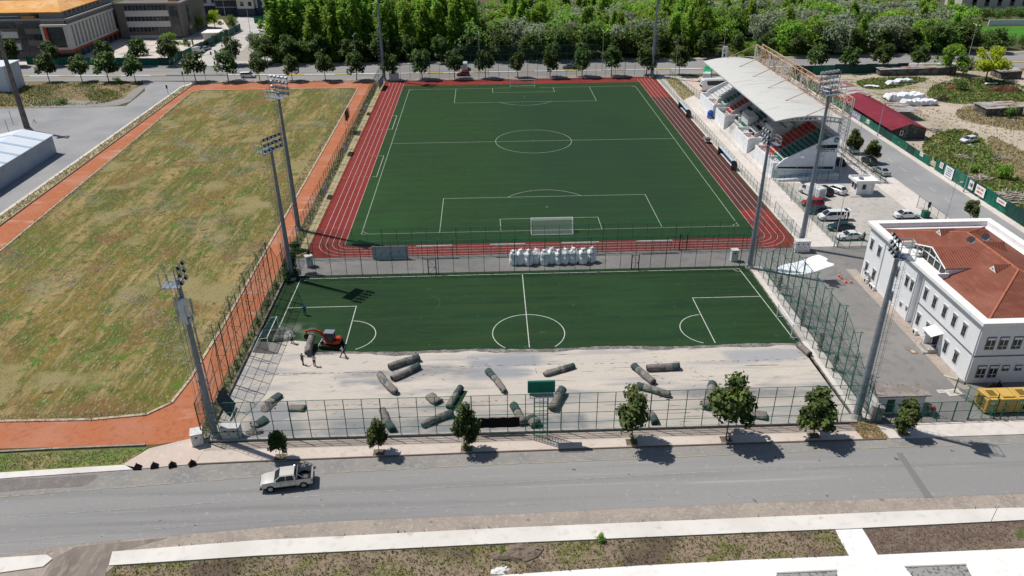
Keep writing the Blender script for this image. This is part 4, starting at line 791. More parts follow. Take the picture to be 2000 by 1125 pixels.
for k in range(6):
    y = [-28.4, -16.5, -5, 6, 17, 27.9][k]; b = MB()
    for x in (XA, XB):
        for dy in (-.4, .4): b.tube((x, y+dy, 8.9 if x < 62 else 0), (x, y+dy, ZT), .09, .09, 5)
    z = 9.0
    while z < ZT-.5:
        b.tube((XA, y-.4, z), (XB, y+.4, z+.8), .045, .045, 4); b.tube((XA, y-.4, z), (XA, y+.4, z+.8), .045, .045, 4); b.tube((XA, y+.4, z+.8), (XB, y-.4, z), .045, .045, 4); z += .8
    wp(b, 'pylon', wst, st)
    b = MB(); b.tube((XA, y, ZT-.1), (53.6, y-.3, rz_(53.6)+.05), .085, .085, 6); b.obox((53.6, y-.3, rz_(53.6)+.05), (.4, .3, .12)); wp(b, 'stay_rod', tan, st)
b = MB(); y = Y0-.02
b.box(56.9, y-.05, 6.3, 61.2, y, 7.05); wp(b, 'name_band', mat('black_green_band', (.008, .02, .014), .5), st)
b = MB(); rs = random.Random(2)
for z, h, x0, x1 in ((5.93, .22, 57.8, 60.7), (5.62, .14, 57.2, 60.8)):
    x = x0
    while x < x1:
        w__ = rs.uniform(.1, .22); b.box(x, y-.04, z, x+w__, y-.01, z+h); x += w__+rs.choice([.05, .05, .05, .2])
wp(b, 'lettering', W['black'], st)
def disc(mb, cx, cz, r0, r1, y_, a0=0, a1=360, n=28):
    P_ = [(cx+r1*math.cos(rad(a0+(a1-a0)*i/n)), y_, cz+r1*math.sin(rad(a0+(a1-a0)*i/n))) for i in range(n+1)]
    if r0 > 0:
        Q = [(cx+r0*math.cos(rad(a0+(a1-a0)*i/n)), y_, cz+r0*math.sin(rad(a0+(a1-a0)*i/n))) for i in range(n+1)]
        mb.add(P_+Q, [(i, i+1, n+2+i, n+1+i) for i in range(n)])
    else: mb.add(P_+[(cx, y_, cz)], [(i, i+1, n+1) for i in range(n)])
em = MB(); em.m = 0; disc(em, 60.75, 8.05, 0, .66, y-.02); em.m = 1; disc(em, 60.75, 8.05, 0, .6, y-.03, 5, 175); em.m = 2; disc(em, 60.75, 8.05, 0, .6, y-.03, 195, 345); em.m = 0
em.add([(60.2, y-.035, 8.0), (60.6, y-.035, 8.12), (61.3, y-.035, 7.98), (61.3, y-.035, 8.04), (60.6, y-.035, 8.2), (60.2, y-.035, 8.06)], [(0, 1, 2, 3, 4, 5)]); em.add([(60.55, y-.035, 7.5), (60.7, y-.035, 7.5), (61.1, y-.035, 7.95), (60.95, y-.035, 7.95)], [(0, 1, 2, 3)])
wp(em, 'emblem', [ww_, mat('emblem_blue', (.05, .14, .42), .5), mat('emblem_green', (.02, .26, .10), .5)], st)
b = MB(); b.add([(49.4, y-.01, 2.15), (61.2, y-.01, 1.75), (61.2, y-.01, 2.35), (49.4, y-.01, 2.5)], [(0, 1, 2, 3)]); wp(b, 'slit_window', W['glass'], st)
b = MB()
for (x0, z0, x1, z1) in ((49.0, .25, 61.8, 1.5),):
    for yy in (-30.6,):
        b.add([(x0, yy, 0), (x1, yy, 0), (x1, yy, z1), (x0, yy, z0), (x0, yy+.2, 0), (x1, yy+.2, 0), (x1, yy+.2, z1), (x0, yy+.2, z0)], [(0, 1, 2, 3), (7, 6, 5, 4), (3, 2, 6, 7), (1, 5, 6, 2), (0, 3, 7, 4)])
    b.add([(x0, -30.4, z0-.2), (x1, -30.4, z1-.4), (x1, -28.52, z1-.4), (x0, -28.52, z0-.2)], [(0, 1, 2, 3)])
wp(b, 'ramp', cl, st); b = MB()
for i in range(12): x = 49.5+i*1.1; z0 = .25+(x-49)*.0977; b.tube((x, -30.5, z0), (x, -30.5, z0+.85), .025, .025, 4)
b.tube((49.3, -30.5, 1.15), (61.6, -30.5, 2.35), .03); b.tube((49.3, -30.5, .75), (61.6, -30.5, 1.95), .02); wp(b, 'ramp_rail', W['greend'], st)
b = MB(); b.box(48.86, -27.6, .6, 48.9, -27.0, 2.3).box(48.86, -26.9, .9, 48.9, -26.5, 1.9); wp(b, 'yellow_sign', mat('yellow_sign_paint', (.7, .55, .05), .6), st)
t = thing('blue_bin', 'blue plastic bin at the foot of the far grandstand box', 'bin', (47.5, 17.0, 0)); MB().rings([[(r_*math.cos(a), r_*math.sin(a), z) for a in (i*P/5 for i in range(10))] for r_, z in ((.6, 0), (.8, .3), (.8, 1.6), (.5, 2.0))]).build('body', mat('blue_plastic', (.03, .09, .35), .5), t); MB().tube((0, 0, 2.0), (0, 0, 2.15), .5, .35, 10).build('lid', bpy.data.materials['blue_plastic'], t)

# ---------------- white two storey building with tiled roof
tile = mat('red_roof_tiles', (.235, .088, .058), .85, layers=[(.35, .42, .65, (.20, .070, .046)), (1.6, .5, .75, (.29, .12, .08), (1, .3, 1)), (3.5, .58, .75, (.16, .06, .045)), (.15, .55, .7, (.31, .13, .09))], waves=(.85, 'Y', .45, (.11, .035, .025), .6), bump=.25, bscale=8)
tile2 = mat('red_roof_tiles_crosswise', (.235, .088, .058), .85, layers=[(.35, .42, .65, (.20, .070, .046)), (1.6, .5, .75, (.29, .12, .08), (.3, 1, 1)), (3.5, .58, .75, (.16, .06, .045))], waves=(.85, 'X', .6, (.11, .035, .025), .4), bump=.25, bscale=8)
ridge_m = mat('ridge_tiles', (.40, .15, .09), .85, layers=[(2, .5, .7, (.30, .10, .06))])
wallm = mat('pale_render', (.76, .77, .78), .85, layers=[(.25, .45, .7, (.70, .71, .72)), (2, .6, .8, (.54, .55, .56))]); trim = mat('white_trim', (.78, .78, .76), .8, layers=[(1.2, .55, .75, (.64, .62, .58)), (4, .62, .75, (.5, .48, .44))]); dtrim = mat('grey_trim', (.16, .17, .185), .7)
hs = thing('white_building', 'large white two storey building with a red tiled hip roof behind white parapets', 'building', (47.9, -102.7, 0))
b = MB(); b.box(47.9, -102.7, 0, 66.2, -88.9, 8.3).box(48.5, -88.9, 0, 66.2, -87.6, 8.3).box(47.9, -87.6, 0, 66.2, -72.7, 8.3); wp(b, 'wall', wallm, hs)
b = MB(); b.box(47.84, -102.76, 3.95, 66.2, -102.7, 4.12).box(47.84, -102.7, 3.95, 47.9, -88.9, 4.12); wp(b, 'string_course', dtrim, hs)
b = MB()
def ring(x0, y0, x1, y1, w_, z0, z1): b.box(x0, y0, z0, x1, y0+w_, z1).box(x0, y1-w_, z0, x1, y1, z1).box(x0, y0+w_, z0, x0+w_, y1-w_, z1).box(x1-w_, y0+w_, z0, x1, y1-w_, z1)
ring(47.35, -103.25, 66.7, -72.15, 1.15, 8.62, 9.05); wp(b, 'parapet', trim, hs); b = MB(); ring(47.55, -103.05, 66.5, -72.35, .95, 8.3, 8.62); wp(b, 'cornice', wallm, hs)
xl, xr, yl_, yh = 48.45, 65.6, -102.15, -73.25; xm = (xl+xr)/2; zr, ze = 11.1, 8.05; ya, yb = yl_+(xr-xl)/2, yh-(xr-xl)/2
SLP = (zr-ze)/(xm-xl)
SL0 = (zr-ze)/(xm-xl); xn, n0_, n1_ = 50.4, -90.6, -80.7; zn = ze+(xn-xl)*SL0
wr = MB(); wr.add([(xl, yl_, ze), (xm, ya, zr), (xm, yb, zr), (xl, yh, ze), (xl, n1_, ze), (xn, n1_, zn), (xn, n0_, zn), (xl, n0_, ze)], [(0, 7, 6, 1), (1, 6, 5, 2), (2, 5, 4, 3)]); wr.add([(xr, yl_, ze), (xr, yh, ze), (xm, yb, zr), (xm, ya, zr)], [(0, 1, 2, 3)]); rfo = wp(wr, 'roof', tile, hs)
wr = MB(); wr.add([(xl, yl_, ze), (xr, yl_, ze), (xm, ya, zr)], [(0, 1, 2)]); wp(wr, 'roof_hip', tile2, hs); wr = MB(); wr.add([(xl, yh, ze), (xm, yb, zr), (xr, yh, ze)], [(0, 1, 2)]); wp(wr, 'roof_hip', tile2, hs)
b = MB()
for p_, q_ in (((xm, ya, zr), (xm, yb, zr)), ((xl, yl_, ze), (xm, ya, zr)), ((xr, yl_, ze), (xm, ya, zr)), ((xl, yh, ze), (xm, yb, zr)), ((xr, yh, ze), (xm, yb, zr))): b.tube(p_, q_, .15, .15, 6)
wp(b, 'ridge_tiles', ridge_m, hs)
def slz(x): return ze+(min(x, 2*xm-x)-xl)*SLP
# big glazed dormer
dy0, dy1, dyc, dzr, dze, dxf = -90.2, -82.2, -86.2, 11.08, 9.75, 49.95
dm = thing('x', None, None); bpy.data.objects.remove(dm)
b = MB(); xe = xl+(dze-ze)/SLP; xc = xl+(dzr-ze)/SLP
for sy, ye in ((-1, dy0), (1, dy1)):
    b.add([(dxf-.35, ye, dze), (xe+.05, ye, dze), (xc+.1, dyc, dzr), (dxf-.35, dyc, dzr)], [(0, 1, 2, 3) if sy < 0 else (3, 2, 1, 0)]); b.add([(dxf-.35, ye, dze-.14), (xe+.05, ye, dze-.14), (xc+.1, dyc, dzr-.14), (dxf-.35, dyc, dzr-.14)], [(3, 2, 1, 0)])
dor = wp(b, 'dormer', mat('dormer_tiles', (.33, .12, .08), .85, layers=[(1.2, .5, .7, (.26, .08, .05))], waves=(.85, 'X', .8, (.11, .035, .026), .3)), hs)
b = MB(); b.add([(dxf, dy0+.15, 8.46), (dxf, dy1-.15, 8.46), (dxf, dy1-.15, dze-.1), (dxf, dyc, dzr-.2), (dxf, dy0+.15, dze-.1)], [(0, 1, 2, 3, 4)]); wp(b, 'glazing', W['glass'], dor)
b = MB()
for y_ in (dy0+.2, dy0+1.6, dy0+3.1, dyc+.7, dyc+2.3, dy1-.25):
    zt = dze-.1+(dzr-.2-dze+.1)*(1-abs(y_-dyc)/(dyc-dy0)); b.box(dxf-.09, y_-.07, 8.46, dxf-.01, y_+.07, zt)
b.box(dxf-.1, dy0+.2, 9.62, dxf-.02, dy1-.25, 9.74); b.tube((dxf-.36, dy0, dze-.05), (dxf-.36, dyc, dzr-.05), .1, .1, 5); b.tube((dxf-.36, dy1, dze-.05), (dxf-.36, dyc, dzr-.05), .1, .1, 5); wp(b, 'window_frame', trim, dor)
b = MB(); b.box(dxf, dy0+.05, ze, xe+.3, dy0+.2, dze-.1).box(dxf, dy1-.2, ze, xe+.3, dy1-.05, dze-.1); wp(b, 'side_wall', trim, dor)
b = MB(); b.box(48.5, dy0-.2, 8.32, dxf+.4, dy1+1.3, 8.45).box(48.5, dy1+1.3, 8.0, dxf+.45, dy1+1.5, 9.5).box(48.5, dy0-.4, 8.0, dxf+.1, dy0-.2, 9.2); bal = wp(b, 'balcony', trim, hs)
t = thing('garden_table', 'small white table standing on the roof balcony', 'table', (49.3, -83.6, 8.45)); MB().box(-.5, -.4, .7, .5, .4, .76).build('top', W['white'], t)
for sx_ in (-.4, .4):
    for sy in (-.3, .3): MB().tube((sx_, sy, 0), (sx_, sy, .7), .03).build('leg', W['white'], t)
def gablet(x, y, s, w_, L):
    zf = slz(x)+w_*1.1; xe_ = x+s*(w_*1.1)/SLP; b = MB(); z0 = slz(x)+.02
    b.add([(x, y-w_, z0), (x, y, zf), (xe_, y, zf)], [(0, 2, 1) if s < 0 else (0, 1, 2)]); b.add([(x, y+w_, z0), (x, y, zf), (xe_, y, zf)], [(0, 1, 2)])
    d = wp(b, 'gablet', bpy.data.materials['dormer_tiles'], hs); b = MB().add([(x-s*.03, y-w_*.9, z0), (x-s*.03, y+w_*.9, z0), (x-s*.03, y, zf-.12)], [(0, 1, 2)]); wp(b, 'gable_board', trim, d); b = MB().add([(x-s*.06, y-w_*.35, z0+.25), (x-s*.06, y+w_*.35, z0+.25), (x-s*.06, y, zf-.5)], [(0, 1, 2)]); wp(b, 'window', W['glass'], d)
gablet(54.1, -79.9, 1, .85, 3); gablet(54.7, -92.1, 1, .85, 3); gablet(61.0, -80.3, -1, .95, 3); gablet(61.0, -84.3, -1, .95, 3)
def window(y_, z_, w_, h_, side='W', dark=True):
    b = MB(); g_ = MB(); c_ = MB()
    if side == 'W':
        X_ = 47.9; b.box(X_-.05, y_-w_/2-.14, z_-h_/2-.14, X_, y_+w_/2+.14, z_+h_/2+.14); g_.box(X_-.065, y_-w_/2, z_-h_/2, X_-.05, y_+w_/2, z_+h_/2); c_.box(X_-.11, y_-w_/2-.06, z_+h_/2-.3, X_-.066, y_+w_/2+.06, z_+h_/2); c_.box(X_-.09, y_-.03, z_-h_/2, X_-.066, y_+.03, z_+h_/2-.3); c_.box(X_-.1, y_-w_/2, z_-h_/2, X_-.066, y_+w_/2, z_-h_/2+.09).box(X_-.09, y_-w_/2, z_-h_/2+.5, X_-.066, y_+w_/2, z_-h_/2+.56)
    else:
        Y_ = -102.7; b.box(y_-w_/2-.16, Y_-.05, z_-h_/2-.14, y_+w_/2+.16, Y_, z_+h_/2+.14); g_.box(y_-w_/2, Y_-.065, z_-h_/2, y_+w_/2, Y_-.05, z_+h_/2); c_.box(y_-w_/2-.06, Y_-.11, z_+h_/2-.3, y_+w_/2+.06, Y_-.066, z_+h_/2).box(y_-.03, Y_-.09, z_-h_/2, y_+.03, Y_-.066, z_+h_/2-.3).box(y_-w_/2, Y_-.09, z_-h_/2+.35, y_+w_/2, Y_-.066, z_-h_/2+.42)
    f = wp(b, 'window', dtrim if side == 'S' else trim, hs); wp(g_, 'pane', W['glass'], f); wp(c_, 'sash', trim if side == 'S' else dtrim, f)
for y_ in (-90.2, -92.5, -95.0, -97.3, -99.6): window(y_, 6.0, .8, 1.7)
for y_ in (-90.1, -92.6, -97.2, -99.6): window(y_, 1.95, .8, 1.7)
for y_, z_, w_, h_ in ((-76.5, 5.9, .9, 1.7), (-82.4, 5.4, .8, 1.6), (-85.3, 5.4, .8, 1.6), (-86.7, 5.4, .7, 1.6), (-76.5, 1.9, .9, 1.7), (-82.4, 1.5, .8, 1.6), (-85.3, 1.6, .5, .6), (-86.9, 1.8, .4, .6), (-74.0, 5.9, .8, 1.7), (-74.0, 1.9, .8, 1.7)): window(y_, z_, w_, h_)
for x_ in (49.4, 51.0, 52.7, 54.4, 56.1, 58.5, 61, 63.5): window(x_, 5.9, .85, 1.55, 'S')
for x_, z_, w_, h_ in ((49.4, 1.75, .85, 1.6), (50.9, 1.75, .85, 1.6), (52.4, 2.2, .6, .6), (54.0, 2.2, .6, .6), (58.5, 1.8, .85, 1.6), (61, 1.8, .85, 1.6)): window(x_, z_, w_, h_, 'S')
b = MB(); b.box(46.6, -95.9, .5, 47.9, -93.9, .62).box(46.0, -95.9, 0, 46.6, -93.9, .25).box(46.6, -95.9, 0, 47.9, -93.9, .5); wp(b, 'entrance_steps', W['concrete'], hs)
b = MB(); b.box(47.84, -95.4, .62, 47.9, -94.3, 2.9); dr = wp(b, 'door', W['glass'], hs); b = MB(); b.box(46.75, -94.25, .62, 47.84, -94.2, 2.7).box(46.75, -94.3, 1.2, 46.8, -94.2, 2.9); wp(b, 'open_leaf', trim, dr)
b = MB(); b.add([(46.4, -96.0, 2.75), (47.9, -96.0, 3.2), (47.9, -93.7, 3.2), (46.4, -93.7, 2.75), (46.4, -96.0, 2.65), (47.9, -96.0, 3.1), (47.9, -93.7, 3.1), (46.4, -93.7, 2.65)], [(0, 3, 2, 1), (4, 5, 6, 7), (0, 1, 5, 4), (3, 7, 6, 2), (0, 4, 7, 3)]); wp(b, 'door_canopy', trim, hs)
b = MB()
for y_ in (-96.0, -93.8): b.path([(46.0, y_, .9), (46.6, y_, 1.45), (47.7, y_, 1.45)], .025, 4); b.tube((46.0, y_, 0), (46.0, y_, .9), .025, .025, 4); b.tube((46.8, y_, .5), (46.8, y_, 1.45), .025, .025, 4)
wp(b, 'handrail', W['lamp'], hs)
b = MB()
for y_ in (-102.5, -89.1, -87.4, -77.9): b = MB(); b.tube((47.8, y_, 0), (47.8, y_, 8.4), .07, .07, 6); wp(b, 'downpipe', trim, hs)
b = MB(); b.add([(46.3, -100.8, 0), (47.8, -102.6, 0), (47.8, -102.6, .5), (46.3, -100.8, .05), (46.0, -101.0, 0), (47.5, -103.0, 0), (47.5, -103.0, .5), (46.0, -101.0, .05)], [(2, 3, 7, 6), (0, 1, 2, 3), (7, 4, 5, 6)]); wp(b, 'ramp_kerb', W['concrete'], hs)
for i, (y_, z_) in enumerate(((-75.6, .1), (-77.3, .1), (-78.0, .1), (-90.9, .1), (-75.3, 1.2))):
    t = thing('air_conditioner', ['white air conditioner unit by the far corner of the white building', 'left of a pair of air conditioner units on the yard side of the white building', 'right of a pair of air conditioner units on the yard side of the white building', 'white air conditioner unit on the ground left of the entrance steps', 'air conditioner unit in a black cage on the far corner of the white building'][i], 'air conditioner', (47.4, y_, z_)); MB().box(-.18, -.42, 0, .18, .42, .62).build('casing', W['white'], t); MB().tube((-.18, .05, .31), (-.2, .05, .31), .24, .24, 12).build('fan_grille', W['black'], t)
    if i == 4: MB().path([(-.35, -.6, -.1), (-.35, .6, -.1), (-.35, .6, .9), (-.35, -.6, .9), (-.35, -.6, -.1)], .03, 4).build('cage', W['black'], t)
for i, (px, py, s) in enumerate(((1895, 475, 1), (1922, 474, 1))):
    x, y_ = g(px, py, 11.0); z_ = slz(x); t = thing('satellite_dish', ['left grey satellite dish on the tiled roof', 'right grey satellite dish on the tiled roof'][i], 'satellite dish', (x, y_, z_)); MB().tube((0, 0, 0), (0, 0, .8), .04).build('mount', W['steeld'], t)
    b = MB(); rg = []
    for r_, d_ in ((0.02, 0), (.25, .03), (.45, .1), (.55, .16)): rg.append([(-.35*0+(-d_)*-1*-1+.1, r_*math.cos(a), .95+r_*math.sin(a)+.0) for a in (k*P/9 for k in range(18))])
    b.rings(rg, False); b.build('dish', mat('dish_grey', (.30, .31, .33), .5), t, smooth=True).rotation_euler = (0, .0, .9); MB().tube((.1, 0, .9), (-.35, -.2, .95), .02).build('arm', W['steeld'], t)
# flat roofed shed, gatehouse, generator
sh = thing('flat_roof_shed', 'small white shed with a flat weathered roof beside the near right mast', 'shed', (33.8, -108.3, 0))
b = MB(); b.box(33.9, -108.2, 0, 39.5, -105.9, 2.45); wp(b, 'wall', W['white'], sh); b = MB(); b.box(33.6, -108.4, 2.45, 40.0, -105.6, 2.6); wp(b, 'roof', mat('weathered_felt', (.22, .195, .175), .95, layers=[(.8, .45, .65, (.30, .27, .24)), (2, .55, .7, (.14, .12, .11))]), sh)
b = MB(); b.box(35.0, -108.24, .2, 35.9, -108.2, 2.0); wp(b, 'door', W['greend'], sh); b = MB(); b.box(37.2, -108.24, 1.0, 38.2, -108.2, 1.8); wp(b, 'window', W['glass'], sh); b = MB(); b.path([(40.2, -108.3, 2.45), (40.8, -108.9, 2.2), (40.2, -109.3, 0)], .04, 4); wp(b, 'pipe', W['lamp'], sh)
gh = thing('gatehouse', 'small white gatehouse with a flat parapet roof in the car park', 'gatehouse', (61.3, -39.8, 0))
b = MB(); b.box(61.7, -39.3, .15, 65.1, -36.5, 2.7); wp(b, 'wall', W['white'], gh); b = MB(); b.box(61.1, -39.7, 2.7, 65.6, -36.0, 2.85); b.box(61.1, -39.7, 2.85, 65.6, -39.55, 3.2).box(61.1, -36.15, 2.85, 65.6, -36.0, 3.2).box(61.1, -39.55, 2.85, 61.25, -36.15, 3.2).box(65.45, -39.55, 2.85, 65.6, -36.15, 3.2); wp(b, 'roof', trim, gh)
for a in ((61.66, -38.9, 61.7, -38.1), (61.66, -37.7, 61.7, -36.9)): b = MB(); b.box(a[0], a[1], 1.1, a[2], a[3], 2.2); wp(b, 'window', W['glass'], gh)
b = MB(); b.box(62.7, -39.34, 1.3, 63.4, -39.3, 2.3); wp(b, 'window', W['glass'], gh); b = MB(); b.box(63.8, -39.33, .2, 64.6, -39.3, 2.2); wp(b, 'door', trim, gh); b = MB(); b.box(60.3, -40.2, 0, 66.0, -35.8, .15); wp(b, 'plinth', W['concrete'], gh)
b = MB().tube((63.0, -37.5, 2.85), (63.0, -37.5, 3.1), .35, .5, 12); wp(b, 'roof_dish', W['steeld'], gh)
yel = mat('generator_yellow', (.56, .36, .10), .45, layers=[(1, .55, .7, (.52, .33, .07))])
for k, (x0, lab) in enumerate(((46.6, 'yellow generator container on the left, nearest the gate'), (50.2, 'second yellow generator container cut by the right picture edge'))):
    gn = thing('generator', lab, 'generator', (x0, -108.9, 0)); L = 3.5 if k == 0 else 4.5; b = MB(); b.box(x0, -108.9, .2, x0+L, -106.6, 2.1); wp(b, 'casing', yel, gn); b = MB(); b.box(x0+.3, -108.5, 2.1, x0+1.6, -107.0, 2.22).box(x0+1.9, -108.6, 2.1, x0+L-.2, -106.9, 2.28); tp = wp(b, 'roof_hood', yel, gn)
    b = MB(); b.box(x0+.5, -108.3, 2.22, x0+1.4, -107.2, 2.25); wp(b, 'grille', mat('generator_grille', (.16, .11, .03), .7) if k == 0 else bpy.data.materials['generator_grille'], gn); b = MB(); b.box(x0-.02, -108.6, .5, x0, -107.0, 1.8); wp(b, 'grille', bpy.data.materials['generator_grille'], gn)
    b = MB(); b.box(x0+.05, -108.85, 0, x0+L-.05, -106.65, .2); wp(b, 'skid', W['black'], gn)
    for xx, zz in ((2.0, 1.0), (2.35, .95), (2.3, 1.3), (2.3, .6), (2.3, .4), (2.65, 1.0)): b = MB(); b.box(x0+xx, -108.93, zz, x0+xx+.16, -108.9, zz+.13); wp(b, 'latch', W['black'], gn)
    b = MB(); b.box(x0+.4, -108.92, 1.45, x0+1.1, -108.9, 1.7); wp(b, 'name_plate', trim, gn)
    if k: b = MB(); b.box(x0+.8, -108.92, .5, x0+2.2, -108.9, 1.2); wp(b, 'grille', W['black'], gn)
# ---------------- warehouse at the left
whr = mat('white_sheet_roof', (.66, .71, .76), .5, layers=[(.3, .5, .7, (.58, .64, .70))], waves=(.4, 'Y', .14, (.40, .47, .55)))
wh = thing('warehouse', 'long low warehouse with a white sheet roof and grey walls at the left edge', 'warehouse', (-112.3, -2.0, 0)); wx0, wx1, wxm = -125.5, -112.3, -118.7
pts = [(wx0, 0), (wx1, 0), (wx1, 4.3), (wxm, 5.7), (wx0, 4.3)]; b = MB(); n = 5
b.add([(x, -2.0, z) for x, z in pts]+[(x, -75, z) for x, z in pts], [tuple(range(4, -1, -1)), tuple(range(5, 10))]+[(i, (i+1) % 5, 5+(i+1) % 5, 5+i) for i in (1, 4)]); wp(b, 'wall', mat('grey_cladding', (.40, .45, .51), .6, waves=(.5, 'Y', .25, (.3, .34, .4)), layers=[(.4, .5, .7, (.34, .38, .43))]), wh)
b = MB()
for (xa, za), (xb_, zb) in (((wx1+.3, 4.3), (wxm, 5.75)), ((wxm, 5.75), (wx0-.3, 4.3))): b.add([(xa, -1.8, za), (xb_, -1.8, zb), (xb_, -75, zb), (xa, -75, za), (xa, -1.8, za-.12), (xb_, -1.8, zb-.12), (xb_, -75, zb-.12), (xa, -75, za-.12)], [(0, 1, 2, 3), (7, 6, 5, 4), (0, 4, 5, 1), (0, 3, 7, 4), (3, 2, 6, 7)])
wrf = wp(b, 'roof', whr, wh)
for y_ in np.arange(-6, -74, -5.2):
    b = MB(); b.add([(wx1+.2, y_, 4.36), (wxm+.3, y_, 5.72), (wxm+.3, y_-.9, 5.72), (wx1+.2, y_-.9, 4.36)], [(0, 1, 2, 3)]); b.add([(wx0-.2, y_, 4.36), (wxm-.3, y_, 5.72), (wxm-.3, y_-.9, 5.72), (wx0-.2, y_-.9, 4.36)], [(3, 2, 1, 0)]); wp(b, 'skylight', mat('blue_skylight', (.38, .50, .62), .3) if 'blue_skylight' not in bpy.data.materials else bpy.data.materials['blue_skylight'], wrf)
b = MB(); b.tube((wx1+.32, -1.8, 4.2), (wx1+.32, -75, 4.2), .09, .09, 6); wp(b, 'gutter', W['lamp'], wh)
x_, y_ = g(20, 181); wt2 = thing('white_house', 'plain white building cut by the left picture edge behind the brown stained mast', 'building', (x_, y_, 0)); b = MB(); b.box(x_-14, y_, 0, x_, y_+9, 7.5); wp(b, 'wall', mat('blue_white_render', (.62, .67, .74), .8, layers=[(.4, .5, .7, (.55, .6, .66))]), wt2); b = MB(); b.box(x_-14.2, y_-.3, 7.5, x_+.3, y_+9.3, 7.8); wp(b, 'roof', whr, wt2)
# ---------------- school like building complex beyond the avenue
br = mat('grey_brown_cladding', (.165, .148, .135), .85, layers=[(.3, .45, .7, (.19, .172, .155)), (2, .6, .8, (.13, .115, .105))]); lt_ = mat('pale_stone_band', (.56, .55, .51), .85, waves=(.35, 'Z', .2, (.36, .35, .32))); org = mat('orange_roof_paint', (.66, .33, .09), .7, layers=[(.08, .42, .6, (.72, .44, .20)), (.5, .5, .7, (.60, .27, .07))]); rdm = mat('red_trim', (.42, .07, .03), .6)
gl2 = mat('blue_black_glass', (.02, .026, .036), .15, spec=.6, layers=[(.6, .5, .6, (.05, .06, .075))])
sc = thing('college_building', 'large brown grey building with pale fins, red trim and orange roof beyond the avenue', 'building', (-131, 144, 0))
b = MB(); b.box(-156.5, 144.2, 0, -131.0, 172, 13.3).box(-235, 107.0, 0, -166.1, 130, 13.3).box(-166, 110, 0, -157.8, 150, 13.3).box(-166, 106.0, 12.0, -157.4, 110, 13.3).box(-157.8, 106, 12.02, -157.2, 144.2, 13.25); wp(b, 'wall', br, sc)
b = MB(); b.box(-131.0, 143.9, 13.3, -130.6, 172, 13.8).box(-156.5, 143.9, 13.3, -131, 144.4, 13.8).box(-235, 106.7, 13.3, -157.4, 107.2, 13.8).box(-157.4, 106.7, 13.3, -156.9, 144, 13.8); wp(b, 'parapet', mat('parapet_grey', (.38, .36, .36), .8), sc)
for z_ in (1.6, 5.6, 9.6):
    b = MB(); b.box(-152.6, 143.95, z_+1.2, -136.2, 144.2, z_+3.0) if z_ > 1.7 or 1 else 0; wp(b, 'window_band', gl2, sc)
    b = MB(); x = -151.6
    while x < -136.5: b.box(x, 143.9, z_+1.2, x+.25, 143.95, z_+3.0); x += 1.5
    wp(b, 'mullion', br, sc)
for z_ in (.2, 4.6, 8.6): b = MB(); b.box(-153, 143.85, z_, -136.0, 144.2, z_+(2.2 if z_ > 1 else 1.2)); wp(b, 'stone_band', lt_, sc)
b = MB(); b.box(-135.4, 143.9, .4, -132.4, 144.2, 12.2); wp(b, 'tall_window', gl2, sc); b = MB(); b.box(-131.0, 150.5, 2.8, -130.85, 152.3, 11.5); b.box(-131, 148.0, .3, -130.85, 150.0, 3); wp(b, 'tall_window', gl2, sc)
for z_ in (1.6, 5.6, 9.6):
    b = MB(); b.box(-235, 106.8, z_+1, -175.5, 107.0, z_+2.9).box(-172.6, 106.8, z_+1, -167.2, 107.0, z_+2.9); wp(b, 'window_band', gl2, sc)
for z_ in (4.0, 8.0): b = MB(); b.box(-235, 106.7, z_-.6, -175.5, 107.0, z_+1.9-.3); wp(b, 'stone_band', lt_, sc)
b = MB(); b.box(-175, 106.75, 2.5, -173, 107, 12); wp(b, 'tall_window', gl2, sc)
b = MB(); fx = -157.0   # pale box with fins
b.box(-166, 104.6, 3.5, fx, 105.0, 4.3).box(-166, 104.6, 11.3, fx, 105.0, 12.0).box(-166, 104.6, 4.3, -165.2, 105.0, 11.3).box(-158.2, 104.6, 4.3, fx, 105.0, 11.3).box(-166, 105.0, 11.3, fx, 143.9, 12.0).box(-166, 105, 3.5, fx, 143.9, 4.2)
y_ = 105.0; b.box(fx-.8, 105, 4.2, fx, 108, 11.3)
for i in range(12): b.box(fx-.8, 109.2+i*2.9, 4.2, fx, 110.6+i*2.9, 11.3)
b.box(-165.9, 106.5, 4.2, -158, 107, 11.3); wp(b, 'fin_facade', lt_, sc)
b = MB(); b.box(fx-1.2, 107, 4.2, fx-.85, 143.8, 11.3); b.box(-165.2, 105.6, 4.3, -158.2, 105.8, 11.3); wp(b, 'glazing', gl2, sc)
b = MB(); b.box(-166.2, 104.4, 2.9, fx+.25, 105.2, 3.5).box(fx-.2, 105.2, 2.9, fx+.25, 144.2, 3.5).box(-165.2, 104.7, 4.3, -164.2, 105.55, 11.3); wp(b, 'red_trim', rdm, sc)
b = MB(); 
for i in range(8): b.box(-157.9, 112+i*4, 0, -157.75, 115+i*4, 2.8)
b.box(-165, 109.9, .2, -158.5, 109.99, 2.7); wp(b, 'ground_glazing', gl2, sc)
b = MB(); b.box(-235, 109, 13.3, -160.5, 128, 15.9).box(-166, 128, 13.3, -160.5, 175, 15.9); wp(b, 'upper_storey', mat('upper_storey_wall', (.40, .385, .36), .85), sc)
b = MB()
for i in range(9): b.box(-160.5, 112.5+i*3.3, 14.0, -160.4, 114.2+i*3.3, 15.3)
for i in range(10): b.box(-232+i*3.1, 108.9, 14.0, -230.6+i*3.1, 109, 15.3)
b.box(-170, 108.9, 13.9, -167.6, 109, 15.4); wp(b, 'upper_window', gl2, sc)
ev = [(-236, 107.3), (-159.0, 107.3), (-159.0, 176), (-168, 176), (-168, 130), (-236, 130)]
